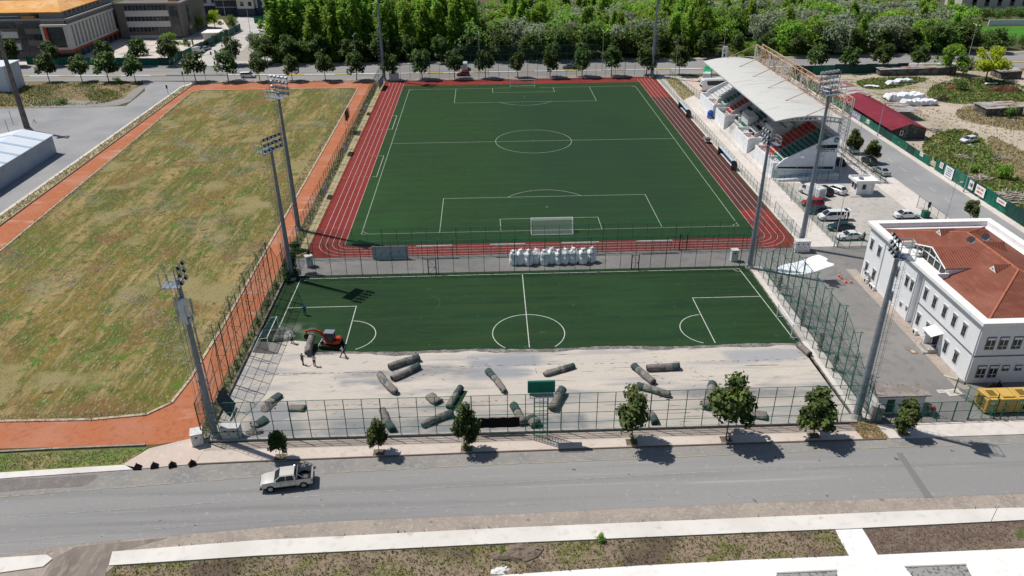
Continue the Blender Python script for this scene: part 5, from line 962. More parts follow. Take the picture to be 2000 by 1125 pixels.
b = MB(); zt_ = 18.4; b.add([(-236, 107.3, 15.9), (-159, 107.3, 15.9), (-165, 119, zt_), (-236, 119, zt_), (-159, 176, 15.9), (-165, 176, zt_), (-171, 176, 15.9), (-171, 130, 15.9), (-236, 130, 15.9)], [(0, 1, 2, 3), (1, 4, 5, 2), (5, 6, 7, 2), (2, 7, 8, 3)])
b.add([(-236, 107.3, 15.6), (-159, 107.3, 15.6), (-159, 176, 15.6), (-236, 107.3, 15.9), (-159, 107.3, 15.9), (-159, 176, 15.9)], [(0, 1, 4, 3), (1, 2, 5, 4)]); wp(b, 'orange_roof', org, sc)
b = MB(); b.box(-205, 107.5, 14.5, -174, 110.5, 14.7); b.box(-173, 107.6, 13.4, -168.8, 109, 14.2); wp(b, 'terrace_canopy', mat('canopy_white', (.62, .64, .66), .5), sc)
b = MB(); b.box(-172.9, 107.3, 13.4, -168.5, 108.9, 14.6); wp(b, 'orange_dormer', org, sc)
b = MB()
for i in range(14): b.box(-150+i*1.2, 158, 13.3, -149.2+i*1.2, 159, 14.6)
wp(b, 'roof_unit', W['lamp'], sc)
b = MB(); b.box(-156, 156, 13.3, -134, 170, 16.2); wp(b, 'upper_block', bpy.data.materials['upper_storey_wall'], sc); b = MB()
for i in range(7): b.box(-154.5+i*2.9, 155.9, 14, -153+i*2.9, 156, 15.4)
wp(b, 'upper_window', gl2, sc); b = MB(); b.box(-137.5, 150, 13.3, -134.5, 155.9, 14.6); wp(b, 'orange_dormer', org, sc)
kx, ky = -121.6, 136.5; ks = thing('gate_kiosk', 'small cream gate kiosk with a flat white roof beside the green sheeting', 'kiosk', (kx, ky, 0)); b = MB(); b.box(kx, ky, 0, kx+5.6, ky+7, 3.0); wp(b, 'wall', mat('cream_render', (.56, .52, .44), .85), ks); b = MB(); b.box(kx-.4, ky-.4, 3.0, kx+6.2, ky+7.4, 3.35); wp(b, 'roof', trim, ks); b = MB(); b.add([(kx+3.2, ky-.45, 2.2), (kx+6.2, ky-.45, 2.9), (kx+6.2, ky-.45, 3.5)], [(0, 1, 2)]); wp(b, 'orange_gable', org, ks); b = MB(); b.box(kx+3.2, ky-.05, .8, kx+5.2, ky, 2.2); wp(b, 'window', gl2, ks)
apm = mat('apartment_white', (.62, .63, .66), .8, layers=[(.2, .5, .7, (.55, .56, .58))]); apc = mat('apartment_cream', (.55, .53, .48), .8); apd = mat('apartment_dark', (.05, .06, .085), .6)
for k, (x0, y0, x1, y1, m, lab) in enumerate(((-152, 208, -136.5, 224, apm, 'white apartment block with a dark base behind the college building'), (-136, 202, -125, 220, apd, 'dark glazed apartment block between the white and the cream blocks'), (-124.6, 197, -117, 215, apc, 'cream apartment block with a dark base and tall windows'), (-116.6, 199, -104, 222, apm, 'pale apartment block with dark bays behind the left end of the wood'))):
    ap = thing('apartment_block', lab, 'apartment block', (x0, y0, 0)); b = MB(); b.box(x0, y0, 3.5, x1, y1, 24); wp(b, 'wall', m, ap); b = MB(); b.box(x0-.2, y0-.2, 0, x1+.2, y1, 3.5); wp(b, 'base', apd, ap); b = MB(); b.box(x0-.3, y0-.3, 24, x1+.3, y1+.3, 24.6); wp(b, 'roof', W['concrete'], ap)
    for f in range(6):
        x = x0+1.6
        while x < x1-1.8: b = MB(); b.box(x, y0-.1, 4.7+f*3.2, x+1.5, y0, 6.5+f*3.2); wp(b, 'window', gl2, ap); x += 3.6
    if k == 1:
        b = MB(); [b.box(x0, y0-.5, 3.5+f*3.2, x1, y0, 3.9+f*3.2) for f in range(6)]; wp(b, 'balcony_slab', W['concrete'], ap)
    if k == 3: b = MB(); [b.box(x0+1+i*4, y0-.4, 3.5, x0+2.6+i*4, y0, 24) for i in range(3)]; wp(b, 'dark_bay', apd, ap)
# house, wall and hedge at the top right
x0 = 211; ho = thing('cream_building', 'cream building with a row of arched windows at the top right behind the hedge', 'building', (x0, 189, 0)); b = MB(); b.box(x0, 189, 0, x0+60, 203, 9.5); wp(b, 'wall', mat('cream_wall', (.50, .48, .42), .85, layers=[(.3, .5, .7, (.44, .42, .37))]), ho); b = MB(); b.box(x0-.4, 188.6, 9.5, x0+60.4, 203.4, 10); wp(b, 'roof', W['concrete'], ho)
for i in range(9): b = MB(); xx = x0+5+i*6.0; b.box(xx, 188.9, 1.5, xx+2, 189, 4.2); b.tube((xx+1, 188.9, 4.2), (xx+1, 189, 4.2), 1.0, 1.0, 14); wp(b, 'window', gl2, ho)
lw = thing('garden_wall', 'long white garden wall between the bright lawn and the dark hedge', 'wall', (199, 146.5, 0)); b = MB(); b.box(199, 146.4, 0, 290, 146.8, 2.3); wp(b, 'wall', W['white'], lw)
# ---------------- sheds and heaps in the dirt yard
mar = mat('maroon_sheet', (.20, .025, .04), .55, layers=[(.3, .5, .7, (.23, .035, .05))], waves=(.5, 'Y', .2, (.10, .012, .02)))
gv = mat('corrugated_patchwork', (.42, .42, .41), .6, .2, layers=[(.28, .50, .54, (.26, .13, .09), (.6, 2.2, 1)), (.5, .58, .62, (.55, .56, .56), (.5, 2, 1)), (2, .6, .7, (.2, .12, .08))], waves=(.6, 'X', .3, (.2, .18, .16)))
dkw = mat('dark_patched_wall', (.09, .085, .08), .9, layers=[(.6, .5, .56, (.17, .17, .16)), (.9, .58, .62, (.16, .05, .035))])
def gable_shed(name, lab, x0, y0, x1, y1, ze_, zr_, wm, rm, open_=False, flat=False, cat='shed'):
    s_ = thing(name, lab, cat, (x0, y0, 0)); xm_ = (x0+x1)/2
    if not open_:
        b = MB(); pt = [(x0+.5, 0), (x1-.5, 0), (x1-.5, ze_), (xm_, zr_-.1), (x0+.5, ze_)] if not flat else [(x0+.3, 0), (x1-.3, 0), (x1-.3, zr_-.08), (x0+.3, ze_-.08)]; n_ = len(pt)
        b.add([(x, y0+.4, z) for x, z in pt]+[(x, y1-.4, z) for x, z in pt], [tuple(range(n_)), tuple(range(2*n_-1, n_-1, -1))]+[(i, n_+i, n_+(i+1) % n_, (i+1) % n_) for i in range(n_)]); wp(b, 'wall', wm, s_)
    else:
        for x in (x0+.2, xm_, x1-.2):
            for y in (y0+.2, y1-.2): b = MB().tube((x, y, 0), (x, y, ze_), .06); wp(b, 'post', W['steeld'], s_)
    b = MB()
    segs = [((x0, ze_), (xm_, zr_)), ((xm_, zr_), (x1, ze_))] if not flat else [((x0, ze_), (x1, zr_))]
    for (xa, za), (xb_, zb) in segs: b.add([(xa, y0, za), (xb_, y0, zb), (xb_, y1, zb), (xa, y1, za), (xa, y0, za-.08), (xb_, y0, zb-.08), (xb_, y1, zb-.08), (xa, y1, za-.08)], [(0, 1, 2, 3), (7, 6, 5, 4), (0, 4, 5, 1), (3, 2, 6, 7), (0, 3, 7, 4), (1, 5, 6, 2)])
    wp(b, 'roof', rm, s_); return s_
ms = gable_shed('maroon_roof_shed', 'long shed with a maroon gable roof behind the green sheeting', 85.0, -4.6, 94.2, 25.5, 2.5, 4.0, dkw, mar)
b = MB(); b.box(87.4, -4.3, 1.1, 88.2, -4.2, 2.3); fr_ = wp(b, 'window', trim, ms); b = MB(); b.box(87.6, -4.33, 1.3, 88.0, -4.3, 2.1); wp(b, 'pane', W['glass'], fr_); b = MB(); b.box(89.5, -4.25, .1, 90.6, -4.2, 2.2); wp(b, 'door', W['greend'], ms)
gable_shed('patchwork_shed', 'low shed with a rusty patchwork sheet roof beyond the maroon roof', 86, 26.2, 94.5, 50, 2.3, 3.0, dkw, gv, flat=True)
gable_shed('open_shelter', 'open shelter with a rusty and white sheet roof beside the maroon shed', 95.2, 11.6, 101.0, 20.5, 2.4, 2.2, dkw, gv, True, True, 'shelter')
gable_shed('grey_roof_shed', 'dark shed with a grey sheet roof in the tall dry grass', 118.8, 13.2, 129.2, 19.6, 2.3, 2.6, dkw, gv, flat=True)
gable_shed('small_roof_shed', 'small dark shed with a sheet roof at the right beside the dirt path', 147.6, 53.5, 154.5, 60, 2.2, 2.6, dkw, gv, flat=True)
gable_shed('low_kennel', 'low kennel with a pale blue sheet roof at the right picture edge', 126.2, 5.0, 132, 8.2, 1.6, 1.8, dkw, whr, flat=True, cat='kennel')
gable_shed('scrap_shed', 'long dark scrap shed with rusty roof sheets along the avenue', 113, 60.6, 138, 64.3, 2.0, 2.5, dkw, gv, flat=True)
# street side notices on the sheeting and the lettered banner
def letters(txt, size, m, parent, loc, rot, extr=.01, sx_=1):
    cu = bpy.data.curves.new('lettering', 'FONT'); cu.body = txt; cu.size = size; cu.extrude = extr; cu.align_x = 'CENTER'; cu.align_y = 'CENTER'; cu.resolution_u = 2
    tmp = bpy.data.objects.new('lettering', cu); COL.objects.link(tmp); dg = bpy.context.evaluated_depsgraph_get(); me = bpy.data.meshes.new_from_object(tmp.evaluated_get(dg)); bpy.data.objects.remove(tmp)
    me.materials.clear(); me.materials.append(m); o = bpy.data.objects.new('lettering', me); COL.objects.link(o); o.parent = parent; o.location = loc; o.rotation_euler = rot; o.scale = (sx_, 1, 1); return o
def bars(mb, x0, z0, w_, h_, rows, seed, y=-.03):
    rs = random.Random(seed)
    for r_ in range(rows):
        x = x0+rs.uniform(0, .1)*w_; z = z0+h_*(rows-1-r_+.25)/rows
        while x < x0+w_*rs.uniform(.85, 1)-.06: l = rs.uniform(.06, .2); mb.box(x, y-.01, z, x+l, y, z+h_*.5/rows); x += l+rs.choice([.04, .04, .12])
redm = mat('notice_red', (.5, .06, .05), .6); blum = mat('notice_blue', (.10, .16, .36), .6); nw = mat('notice_white', (.78, .77, .76), .6)
def notice(lab, y, w_, h_, z0, tm, rows, bg=None, seed=0, x=84.72):
    t = thing('notice_sign', lab, 'sign', (x, y, 0), -P/2); MB().box(0, -.03, z0, w_, 0, z0+h_).build('panel', bg or nw, t); b = MB(); bars(b, .12*w_, z0+.12*h_, w_*.76, h_*.76, rows, seed); b.build('lettering', tm, t); return t
bn = notice('blue grey banner with large white letters on the green sheeting behind the grandstand', 17.0, 6.2, 1.9, .1, ww_, 1, mat('banner_blue_grey', (.17, .19, .27), .6), 1, 84.75)
for ch in list(bn.children):
    if ch.name.startswith('lettering'): bpy.data.objects.remove(ch)
letters('OLA', 1.35, ww_, bn, (2.6, -.04, 1.15), (P/2, 0, 0), .01, 1.1); b = MB(); bars(b, 4.2, .3, 1.7, 1.3, 4, 5, -.035); b.build('small_lettering', ww_, bn); b = MB(); b.path([(.5, -.05, 1.7), (.9, -.05, 1.3), (1.3, -.05, 1.75)], .09, 5); b.build('swoosh_mark', ww_, bn)
notice('small white notice with a red line on the sheeting in front of the maroon shed', 7.5, 1.5, .9, .9, redm, 1, seed=2, x=84.75)
notice('blank looking white notice on the sheeting nearest the maroon shed gable', -19.0, 1.4, .8, 1.2, redm, 1, seed=3, x=84.75)
notice('small white notice on the sheeting left of the blue and white banner', -27.3, 1.3, 1.2, 1.3, redm, 2, seed=4)
notice('blue and white printed banner on the green sheeting', -29.6, 3.0, 2.3, .3, blum, 4, seed=5)
notice('white notice with a black arrow on the green sheeting', -38.4, 1.5, 1.8, .8, W['black'], 1, seed=6)
notice('large white notice with two red lines on the green sheeting', -40.8, 3.0, 1.9, .7, redm, 2, seed=7)
notice('long narrow white notice with red writing on the green sheeting', -47.6, 2.8, .9, 1.6, redm, 1, seed=8)
# ================================================================ VEHICLES
def carpaint(name, c): return mat(name, c, .3, .15, coord='obj', spec=.5)
CP = {k: carpaint('paint_'+k, c) for k, c in dict(white=(.72, .73, .74), pearl=(.52, .50, .46), silver=(.34, .36, .38), black=(.014, .015, .018), navy=(.015, .025, .045), teal=(.012, .035, .04), red=(.30, .012, .012), grey=(.13, .15, .18), brown=(.20, .055, .03), taupe=(.20, .18, .155)).items()}
rim_m = mat('wheel_rim', (.35, .36, .37), .35, .6); head_m = mat('headlight', (.62, .66, .70), .15, spec=.8); tail_m = mat('tail_light', (.35, .01, .01), .3); plate_m = mat('plate', (.6, .6, .58), .5)
def cring(x, w_, z0, z1, k=.12, top=.9):
    return [(x, -w_*.86, z0), (x, -w_, z0+k), (x, -w_*1.0, z1-.22), (x, -w_*.97, z1-.06), (x, -w_*top, z1), (x, w_*top, z1), (x, w_*.97, z1-.06), (x, w_*1.0, z1-.22), (x, w_, z0+k), (x, w_*.86, z0)]
CT = dict(  # L, W, H, body stations (x/L, belt height, width factor), cabin (rear base, rear top, front top, windscreen base), belt
    sedan=(4.6, 1.8, 1.45, [(-.5, .78, .84), (-.47, .96, .93), (-.28, .99, 1), (.2, .95, 1), (.40, .84, .97), (.475, .70, .88), (.5, .55, .78)], (-.36, -.18, .06, .22), .93),
    hatch=(4.1, 1.76, 1.48, [(-.5, .72, .86), (-.48, .95, .95), (-.2, .97, 1), (.22, .95, 1), (.42, .84, .96), (.485, .68, .88), (.5, .5, .8)], (-.47, -.38, .05, .24), .93),
    suv=(4.4, 1.85, 1.62, [(-.5, .8, .88), (-.48, 1.05, .96), (-.2, 1.08, 1), (.22, 1.06, 1), (.42, .96, .97), (.485, .78, .9), (.5, .6, .82)], (-.46, -.33, .06, .24), 1.04),
    mpv=(4.5, 1.85, 1.85, [(-.5, .85, .92), (-.49, 1.15, .97), (-.2, 1.15, 1), (.26, 1.1, 1), (.42, .95, .97), (.485, .76, .9), (.5, .58, .82)], (-.49, -.46, .12, .31), 1.1),
    van=(5.6, 2.0, 2.45, [(-.5, 2.2, .94), (-.49, 2.34, .96), (.1, 2.34, .97), (.24, 2.2, .96), (.345, 1.35, .98), (.46, 1.05, .92), (.5, .75, .82)], None, 1.2))
def rnd_(o, w_=.07):
    b = o.modifiers.new('bevel', 'BEVEL'); b.width = w_; b.segments = 3; b.limit_method = 'ANGLE'; b.angle_limit = rad(22); return o
def add_wheels(t, L, wd, r=.32, xs=None):
    for x in xs or (-L*.3, L*.3):
        for s in (-1, 1):
            wl = MB().tube((0, -.11, 0), (0, .11, 0), r, r, 16).build('wheel', W['rubber'], t); wl.location = (x, s*(wd/2-.1), r)
            MB().tube((0, s*.10, 0), (0, s*.125, 0), r*.62, r*.58, 10).build('rim', rim_m, wl); MB().tube((0, -s*.1, 0), (0, s*.02, 0), r*1.2, r*1.2, 16).build('wheel_arch', W['black'], wl)
def car(kind, label, loc, deg, col, cat='car', group=None, hatch_open=False):
    L, wd, H, stn, cab, belt = CT[kind]; t = thing({'van': 'delivery_van', 'mpv': 'minivan'}.get(kind, 'parked_car'), label, cat, loc, rad(deg), group); m = CP[col]; hw = wd/2
    rnd_(MB().rings([cring(f*L, hw*wf, .24 if abs(f) < .48 else .32, z) for f, z, wf in stn]).build('body', m, t, smooth=True))
    MB().box(-L*.49, -hw*.88, .2, L*.49, hw*.88, .3).build('sill', W['black'], t)
    if cab:
        a, b_, c, d = [f*L for f in cab]; q = lambda x, w_, z: [(x, -w_, z), (x, w_, z)]
        hb, ht = hw*.9, hw*.70
        vs = [(a, -hb, belt), (d, -hb, belt), (c, -ht, H-.05), (b_, -ht, H-.05), (a, hb, belt), (d, hb, belt), (c, ht, H-.05), (b_, ht, H-.05)]
        MB().add(vs, [(0, 1, 2, 3), (7, 6, 5, 4), (1, 5, 6, 2), (4, 0, 3, 7), (3, 2, 6, 7)]).build('windows', W['glass'], t)
        r_ = MB(); r_.rings([[(x, -ht*1.04*k, H-.07), (x, -ht*.9*k, H-.01), (x, 0, H+.015), (x, ht*.9*k, H-.01), (x, ht*1.04*k, H-.07)] for x, k in ((b_-.08, .96), (b_+.2, 1), (c-.2, 1), (c+.06, .97))]); r_.build('roof', m, t)
        p_ = MB()
        for s in (-1, 1):
            p_.tube((d, s*hb, belt), (c, s*ht, H-.04), .045, .045, 4); p_.tube((a, s*hb, belt), (b_, s*ht, H-.04), .07, .07, 4); xm_ = (b_+c)/2; p_.tube((xm_, s*(hb+.01), belt), (xm_, s*(ht+.01), H-.05), .04, .04, 4)
            if kind in ('mpv', 'suv', 'hatch'): p_.tube((b_+.55, s*(hb+.01), belt), (b_+.5, s*(ht+.01), H-.05), .05, .05, 4)
        p_.build('pillars', m, t)
    else:
        MB().add([(L*.25, -hw*.86, 2.12), (L*.25, hw*.86, 2.12), (L*.352, hw*.9, 1.38), (L*.352, -hw*.9, 1.38)], [(0, 1, 2, 3), (3, 2, 1, 0)]).build('windscreen', W['glass'], t).location = (.03, 0, .03)
        for s in (-1, 1): MB().add([(L*.14, s*hw*1.0, 1.25), (L*.33, s*hw*1.0, 1.25), (L*.255, s*hw*.98, 1.95), (L*.14, s*hw*.98, 1.95)], [(0, 1, 2, 3)]).build('side_window', W['glass'], t)
        MB().box(-L*.5-.015, -hw*.7, .5, -L*.5+.03, hw*.7, 2.0).build('rear_door', mat('van_rear_door', (.40, .42, .46), .4) if 'van_rear_door' not in bpy.data.materials else bpy.data.materials['van_rear_door'], t)
    for s in (-1, 1):
        MB().obox((L*.475, s*hw*.66, .68), (.16, .32, .14), s*-.25).build('headlight', head_m, t); MB().obox((-L*.492, s*hw*.74, .82), (.1, .28, .16), s*.15).build('tail_light', tail_m, t)
        MB().obox((L*.19, s*(hw+.08), 1.0 if kind != 'van' else 1.4), (.12, .2, .14)).build('mirror', m, t); 
        dh = MB(); dh.box(-.1, s*hw*.995-.012, belt-.16, .06, s*hw*.995+.012, belt-.13).box(-.95, s*hw*.995-.012, belt-.16, -.8, s*hw*.995+.012, belt-.13); dh.build('door_handle', W['steeld'], t)
    MB().box(L*.495, -.26, .42, L*.505, .26, .53).build('number_plate', plate_m, t); MB().box(L*.47, -hw*.5, .38, L*.497, hw*.5, .6).build('grille', W['black'], t)
    if hatch_open:
        b = MB(); b.obox((-L*.62, 0, H+.02), (1.25, wd*.8, .06), 0, rad(8)); tg = b.build('tailgate', m, t); MB().obox((-L*.60, 0, H+.07), (.6, wd*.6, .02), 0, rad(8)).build('rear_window', W['glass'], tg)
        MB().box(-L*.5-.03, -hw*.75, .55, -L*.5+.02, hw*.75, H-.2).build('boot_opening', W['black'], t); MB().box(-.9, -hw-.01, .45, -.1, -hw+.03, 1.65).build('side_door_opening', W['black'], t)
    add_wheels(t, L, wd, .33 if kind != 'van' else .36); return t
cp = lambda px, py: g(px, py)
def C(kind, label, px, py, deg, col, **k): x, y = g(px, py); return car(kind, label, (x, y, .05), deg, col, **k)
C('van', 'tall white delivery van parked at an angle behind the tall right mast', 1584, 382, 112, 'white', cat='van')
C('suv', 'black car squeezed between the white delivery van and the white compact suv', 1607, 378, 108, 'black'); C('suv', 'white compact suv parked nearest the gatehouse', 1631, 376, 120, 'white')
C('hatch', 'red hatchback parked behind the fence in the car park row', 1586, 402, 176, 'red'); C('sedan', 'dark navy sedan parked between the red hatchback and the white minivan', 1600, 417, 177, 'navy')
C('mpv', 'white minivan with its side door and tailgate open', 1621, 429, 180, 'white', cat='van', hatch_open=True); C('sedan', 'dark teal sedan parked between the white minivan and the nearest white sedan', 1641, 449, 178, 'teal')
C('sedan', 'white sedan at the near end of the parked row beside the short fence', 1658, 467, 182, 'white'); C('sedan', 'white sedan alone by the white parapet of the tiled roof building', 1769, 425, 3, 'white')
car('sedan', 'silver sedan at the street kerb, rear towards the gatehouse', (72.4, -27.3, .16), 95, 'silver'); car('suv', 'black suv parked in front of the silver sedan at the street kerb', (72.6, -21.0, .16), 92, 'black')
car('hatch', 'white hatchback half hidden by the nearest street tree behind the grandstand', (72.5, -12.5, .16), 90, 'white'); car('sedan', 'black sedan in the shade behind the grandstand end wall', (66.0, -20.5, .05), 90, 'black')
car('mpv', 'white minivan driving on the left part of the avenue', (-87.3, 72.4, .06), 0, 'white', cat='van'); car('hatch', 'red hatchback driving on the avenue behind the distant pitch end', (-18.3, 70.3, .06), 180, 'red'); car('sedan', 'grey sedan driving on the far lane of the avenue', (16.8, 78.5, .06), 180, 'grey')
tv = car('van', 'small white lorry half hidden by a tree on the far lane of the avenue', (-18.0, 80.2, .06), 90, 'white', cat='lorry')
for k, (px, py, lab, kd, dg, cl_) in enumerate(((437, 73, 'nearest silver car parked along the rising green sheeting', 'hatch', 75, 'silver'), (449, 67, 'middle silver car parked along the rising green sheeting', 'sedan', 75, 'silver'), (461, 60, 'farthest silver car parked along the rising green sheeting', 'suv', 75, 'silver'),
    (495, 75, 'brown suv parked at the left edge of the wood', 'suv', 175, 'brown'), (512, 68, 'white sedan behind the brown suv at the edge of the wood', 'sedan', 175, 'white'), (385, 104, 'white van parked along the green sheeting near the crossing', 'van', 60, 'white'), (402, 98, 'silver car in front of the white van near the crossing', 'sedan', 60, 'silver'), (411, 91, 'dark car beyond the silver car near the crossing', 'suv', 62, 'navy'))):
    x, y = g(px, py); car(kd, lab, (x, y, .05), dg, cl_, cat='van' if kd == 'van' else 'car')
wr_ = C('hatch', 'old white hatchback standing in the weeds beyond the timber heaps', 1890, 278, 200, 'white')
# pickup truck on the front road
(xa, ya_), (xb_, yb_) = g(533, 961), g(588, 954)
pk = thing('pickup_truck', 'taupe double cab pickup with an open load bed driving on the front road', 'pickup truck', ((xa+xb_)/2-.1, (ya_+yb_)/2+.85, .05), math.atan2(yb_-ya_, xb_-xa)+P)
m = mat('pickup_champagne', (.56, .53, .49), .35, .25, coord='obj', spec=.5); L = 5.3; hw = .93
MB().rings([cring(x, hw*wf, .42, z, .15, .93) for x, z, wf in ((-1.0, 1.24, 1), (.9, 1.24, 1), (1.3, 1.25, 1), (1.9, 1.22, .99), (2.4, 1.12, .94), (2.62, .98, .88), (2.7, .7, .82))]).build('body', m, pk, smooth=True); rnd_(pk.children[0], .09)
b = MB(); b.box(-2.65, -hw, .5, -1.0, -hw+.09, 1.24).box(-2.65, hw-.09, .5, -1.0, hw, 1.24).box(-1.1, -hw+.09, .5, -1.0, hw-.09, 1.24).box(-2.65, -hw+.09, .45, -1.1, hw-.09, .62); lb = b.build('load_bed', m, pk)
MB().box(-2.6, -hw+.1, .63, -1.11, hw-.1, .66).build('bed_liner', W['black'], lb); MB().box(-2.72, -hw+.03, .55, -2.65, hw-.03, 1.24).build('tailgate', m, pk); MB().box(-2.66, -hw+.05, 1.24, -2.58, hw-.05, 1.27).build('tailgate_rim', rim_m, pk)
for s in (-1, 1): MB().box(-2.58, s*(hw-.05)-.05, 1.24, -1.05, s*(hw-.05)+.05, 1.27).build('bed_rail', W['black'], lb)
hb, ht = .88, .75; a, b_, c, d = -1.0, -.85, .5, 1.22
MB().add([(a, -hb, 1.22), (d, -hb, 1.22), (c, -ht, 1.80), (b_, -ht, 1.80), (a, hb, 1.22), (d, hb, 1.22), (c, ht, 1.80), (b_, ht, 1.80)], [(0, 1, 2, 3), (7, 6, 5, 4), (1, 5, 6, 2), (4, 0, 3, 7), (3, 2, 6, 7)]).build('windows', W['glass'], pk)
MB().rings([[(x, -ht*1.05*k, 1.78), (x, -ht*.9*k, 1.86), (x, 0, 1.89), (x, ht*.9*k, 1.86), (x, ht*1.05*k, 1.78)] for x, k in ((b_-.06, .95), (b_+.2, 1), (c-.2, 1), (c+.06, .97))]).build('roof', m, pk)
q = MB()
for s in (-1, 1):
    q.tube((d, s*hb, 1.22), (c, s*ht, 1.81), .06, .06, 4); q.tube((a+.05, s*hb, 1.2), (b_, s*ht, 1.81), .12, .12, 4); q.tube((.0, s*(hb+.01), 1.2), (-.05, s*(ht+.01), 1.80), .045, .045, 4); q.box(-1.0, s*.93-.015, 1.12, 1.2, s*.93+.015, 1.11)
q.build('pillars', m, pk)
sb = MB(); sb.path([(-1.95, -.82, 1.26), (-1.4, -.78, 1.72), (-1.22, -.7, 1.82), (-1.22, .7, 1.82), (-1.4, .78, 1.72), (-1.95, .82, 1.26)], .04, 6); sb.path([(-1.15, -.8, 1.15), (-1.18, -.74, 1.75)], .035, 6); sb.path([(-1.15, .8, 1.15), (-1.18, .74, 1.75)], .035, 6); sb.build('sports_bar', rim_m, pk)
MB().tube((-1.9, .1, .67), (-1.9, .1, .85), .33, .33, 14).build('spare_load', mat('load_grey', (.10, .10, .11), .6), lb)
for s in (-1, 1):
    MB().obox((2.5, s*.68, .88), (.22, .36, .2), -s*.3).build('headlight', head_m, pk); MB().obox((2.62, s*.6, .62), (.08, .25, .1)).build('fog_light', head_m, pk); MB().box(-2.7, s*.86-.07, .78, -2.58, s*.86+.07, 1.1).build('tail_light', tail_m, pk)
    mr = MB().obox((1.0, s*1.03, 1.22), (.14, .24, .18)).build('mirror', rim_m, pk); MB().box(-.9, s*.98-.08, .36, 1.4, s*.98+.08, .42).build('side_step', W['black'], pk)
    for x in (.45, -.5): MB().obox((x, s*.94, 1.0), (.16, .03, .05)).build('door_handle', rim_m, pk)
    for x in (.55, -.35, -1.0): MB().box(x-.01, s*.935-.003, .5, x+.01, s*.935+.003, 1.08).build('door_gap', W['black'], pk)
MB().box(2.6, -.5, .62, 2.68, .5, .95).build('grille', W['black'], pk); MB().box(2.45, -.9, .40, 2.7, .9, .58).build('bumper', W['black'], pk); MB().box(-2.8, -.88, .45, -2.68, .88, .58).build('bumper', W['black'], pk)
add_wheels(pk, L, 1.92, .42, (-1.75, 1.62))
# coaches
def coach(label, loc, deg, m, m2, L=12.2):
    t = thing('coach', label, 'coach', loc, rad(deg)); hw = 1.27; H = 3.5
    MB().rings([[(x, -hw*k, .35), (x, -hw*k, 3.2*zk), (x, -hw*.86*k, H*zk), (x, hw*.86*k, H*zk), (x, hw*k, 3.2*zk), (x, hw*k, .35)] for x, k, zk in ((-L/2, .94, .97), (-L/2+.3, 1, 1), (L/2-1.4, 1, 1), (L/2-.5, .98, .985), (L/2-.12, .93, .90), (L/2, .88, .6))]).build('body', m, t)
    for s in (-1, 1):
        MB().add([(-L/2+.4, s*(hw+.015), 1.75), (L/2-2.0, s*(hw+.015), 1.75), (L/2-1.6, s*(hw+.015), 1.9), (L/2-1.2, s*(hw+.015), 2.9), (L/2-1.6, s*(hw+.015), 3.1), (-L/2+.4, s*(hw+.015), 3.1)], [(0, 1, 2, 3, 4, 5)]).build('side_windows', W['glass'], t)
        MB().box(-L/2+.4, s*(hw+.01)-.01, 1.0, L/2-2.5, s*(hw+.01)+.01, 1.06).build('trim_line', m2, t); MB().path([(L/2-.1, s*1.1, 3.1), (L/2+.35, s*1.35, 2.8), (L/2+.35, s*1.35, 2.3)], .07, 5).build('mirror', W['black'], t); MB().obox((L/2-.05, s*.85, .75), (.14, .4, .25)).build('headlight', head_m, t)
    MB().add([(L/2-.42, -1.12, 3.33), (L/2-.42, 1.12, 3.33), (L/2-.02, 1.12, 1.35), (L/2-.02, -1.12, 1.35)], [(0, 1, 2, 3), (3, 2, 1, 0)]).build('windscreen', W['glass'], t).location = (.1, 0, 0)
    MB().box(-3, -.8, H, -1, .8, H+.22).build('roof_unit', m, t); add_wheels(t, L, 2.5, .5, (-L*.27, L*.28)); return t
coach('large white coach with black windows parked beside the far grandstand end', (58.4, 46.2, .05), 184, CP['white'], CP['grey'])
coach('green and white coach facing the pitch behind the large white coach', (57.6, 60.8-2.2, .05), -108, mat('coach_green_white', (.62, .66, .62), .4, coord='obj', layers=[(1, .0, .01, (.02, .30, .12), None, (-7, 3.8, -2, 2, .05))]), mat('coach_green', (.02, .3, .12), .4), 10.5)
coach('white coach mostly hidden behind the curved grandstand roof', (63.3, 57.0, .05), -112, CP['white'], CP['grey'], 11)
t = thing('pylon_sign', 'white pylon sign with a dark emblem rising behind the far end of the curved roof', 'sign', (64.6, 66.3, 0)); MB().box(-.75, -.2, 0, .75, .2, 8.7).build('body', ww_, t); MB().box(-.35, -.24, 5.6, .1, -.2, 6.5).build('emblem', W['black'], t); MB().box(-.5, -.24, 7.2, -.1, -.2, 7.8).build('emblem', W['greend'], t)

# ================================================================ EXCAVATOR
ex = thing('mini_excavator', 'small red orange excavator lifting a grey turf roll on the small court', 'excavator', (-33.1, -90.1, .09), P-.12); orr = mat('excavator_orange', (.40, .045, .018), .4, coord='obj', layers=[(2, .55, .75, (.36, .05, .03))]); dk = mat('machine_dark', (.025, .025, .027), .6)
for s in (-1, 1):
    pts = [(-1.15, .0), (-1.35, .28), (-1.1, .55), (1.1, .55), (1.35, .28), (1.15, 0)]; b = MB(); b.add([(x, s*.95-.2, z) for x, z in pts]+[(x, s*.95+.2, z) for x, z in pts], [tuple(range(5, -1, -1)), tuple(range(6, 12))]+[(i, (i+1) % 6, 6+(i+1) % 6, 6+i) for i in range(6)]); tk = b.build('crawler_track', W['rubber'], ex)
    b = MB(); [b.box(-1.1+i*.2, s*.95-.22, .55, -1.02+i*.2, s*.95+.22, .59) for i in range(12)]; b.build('track_lug', W['rubber'], tk)
MB().box(-.7, -.75, .25, .7, .75, .6).tube((0, 0, .6), (0, 0, .75), .45, .45, 14).build('undercarriage', dk, ex)
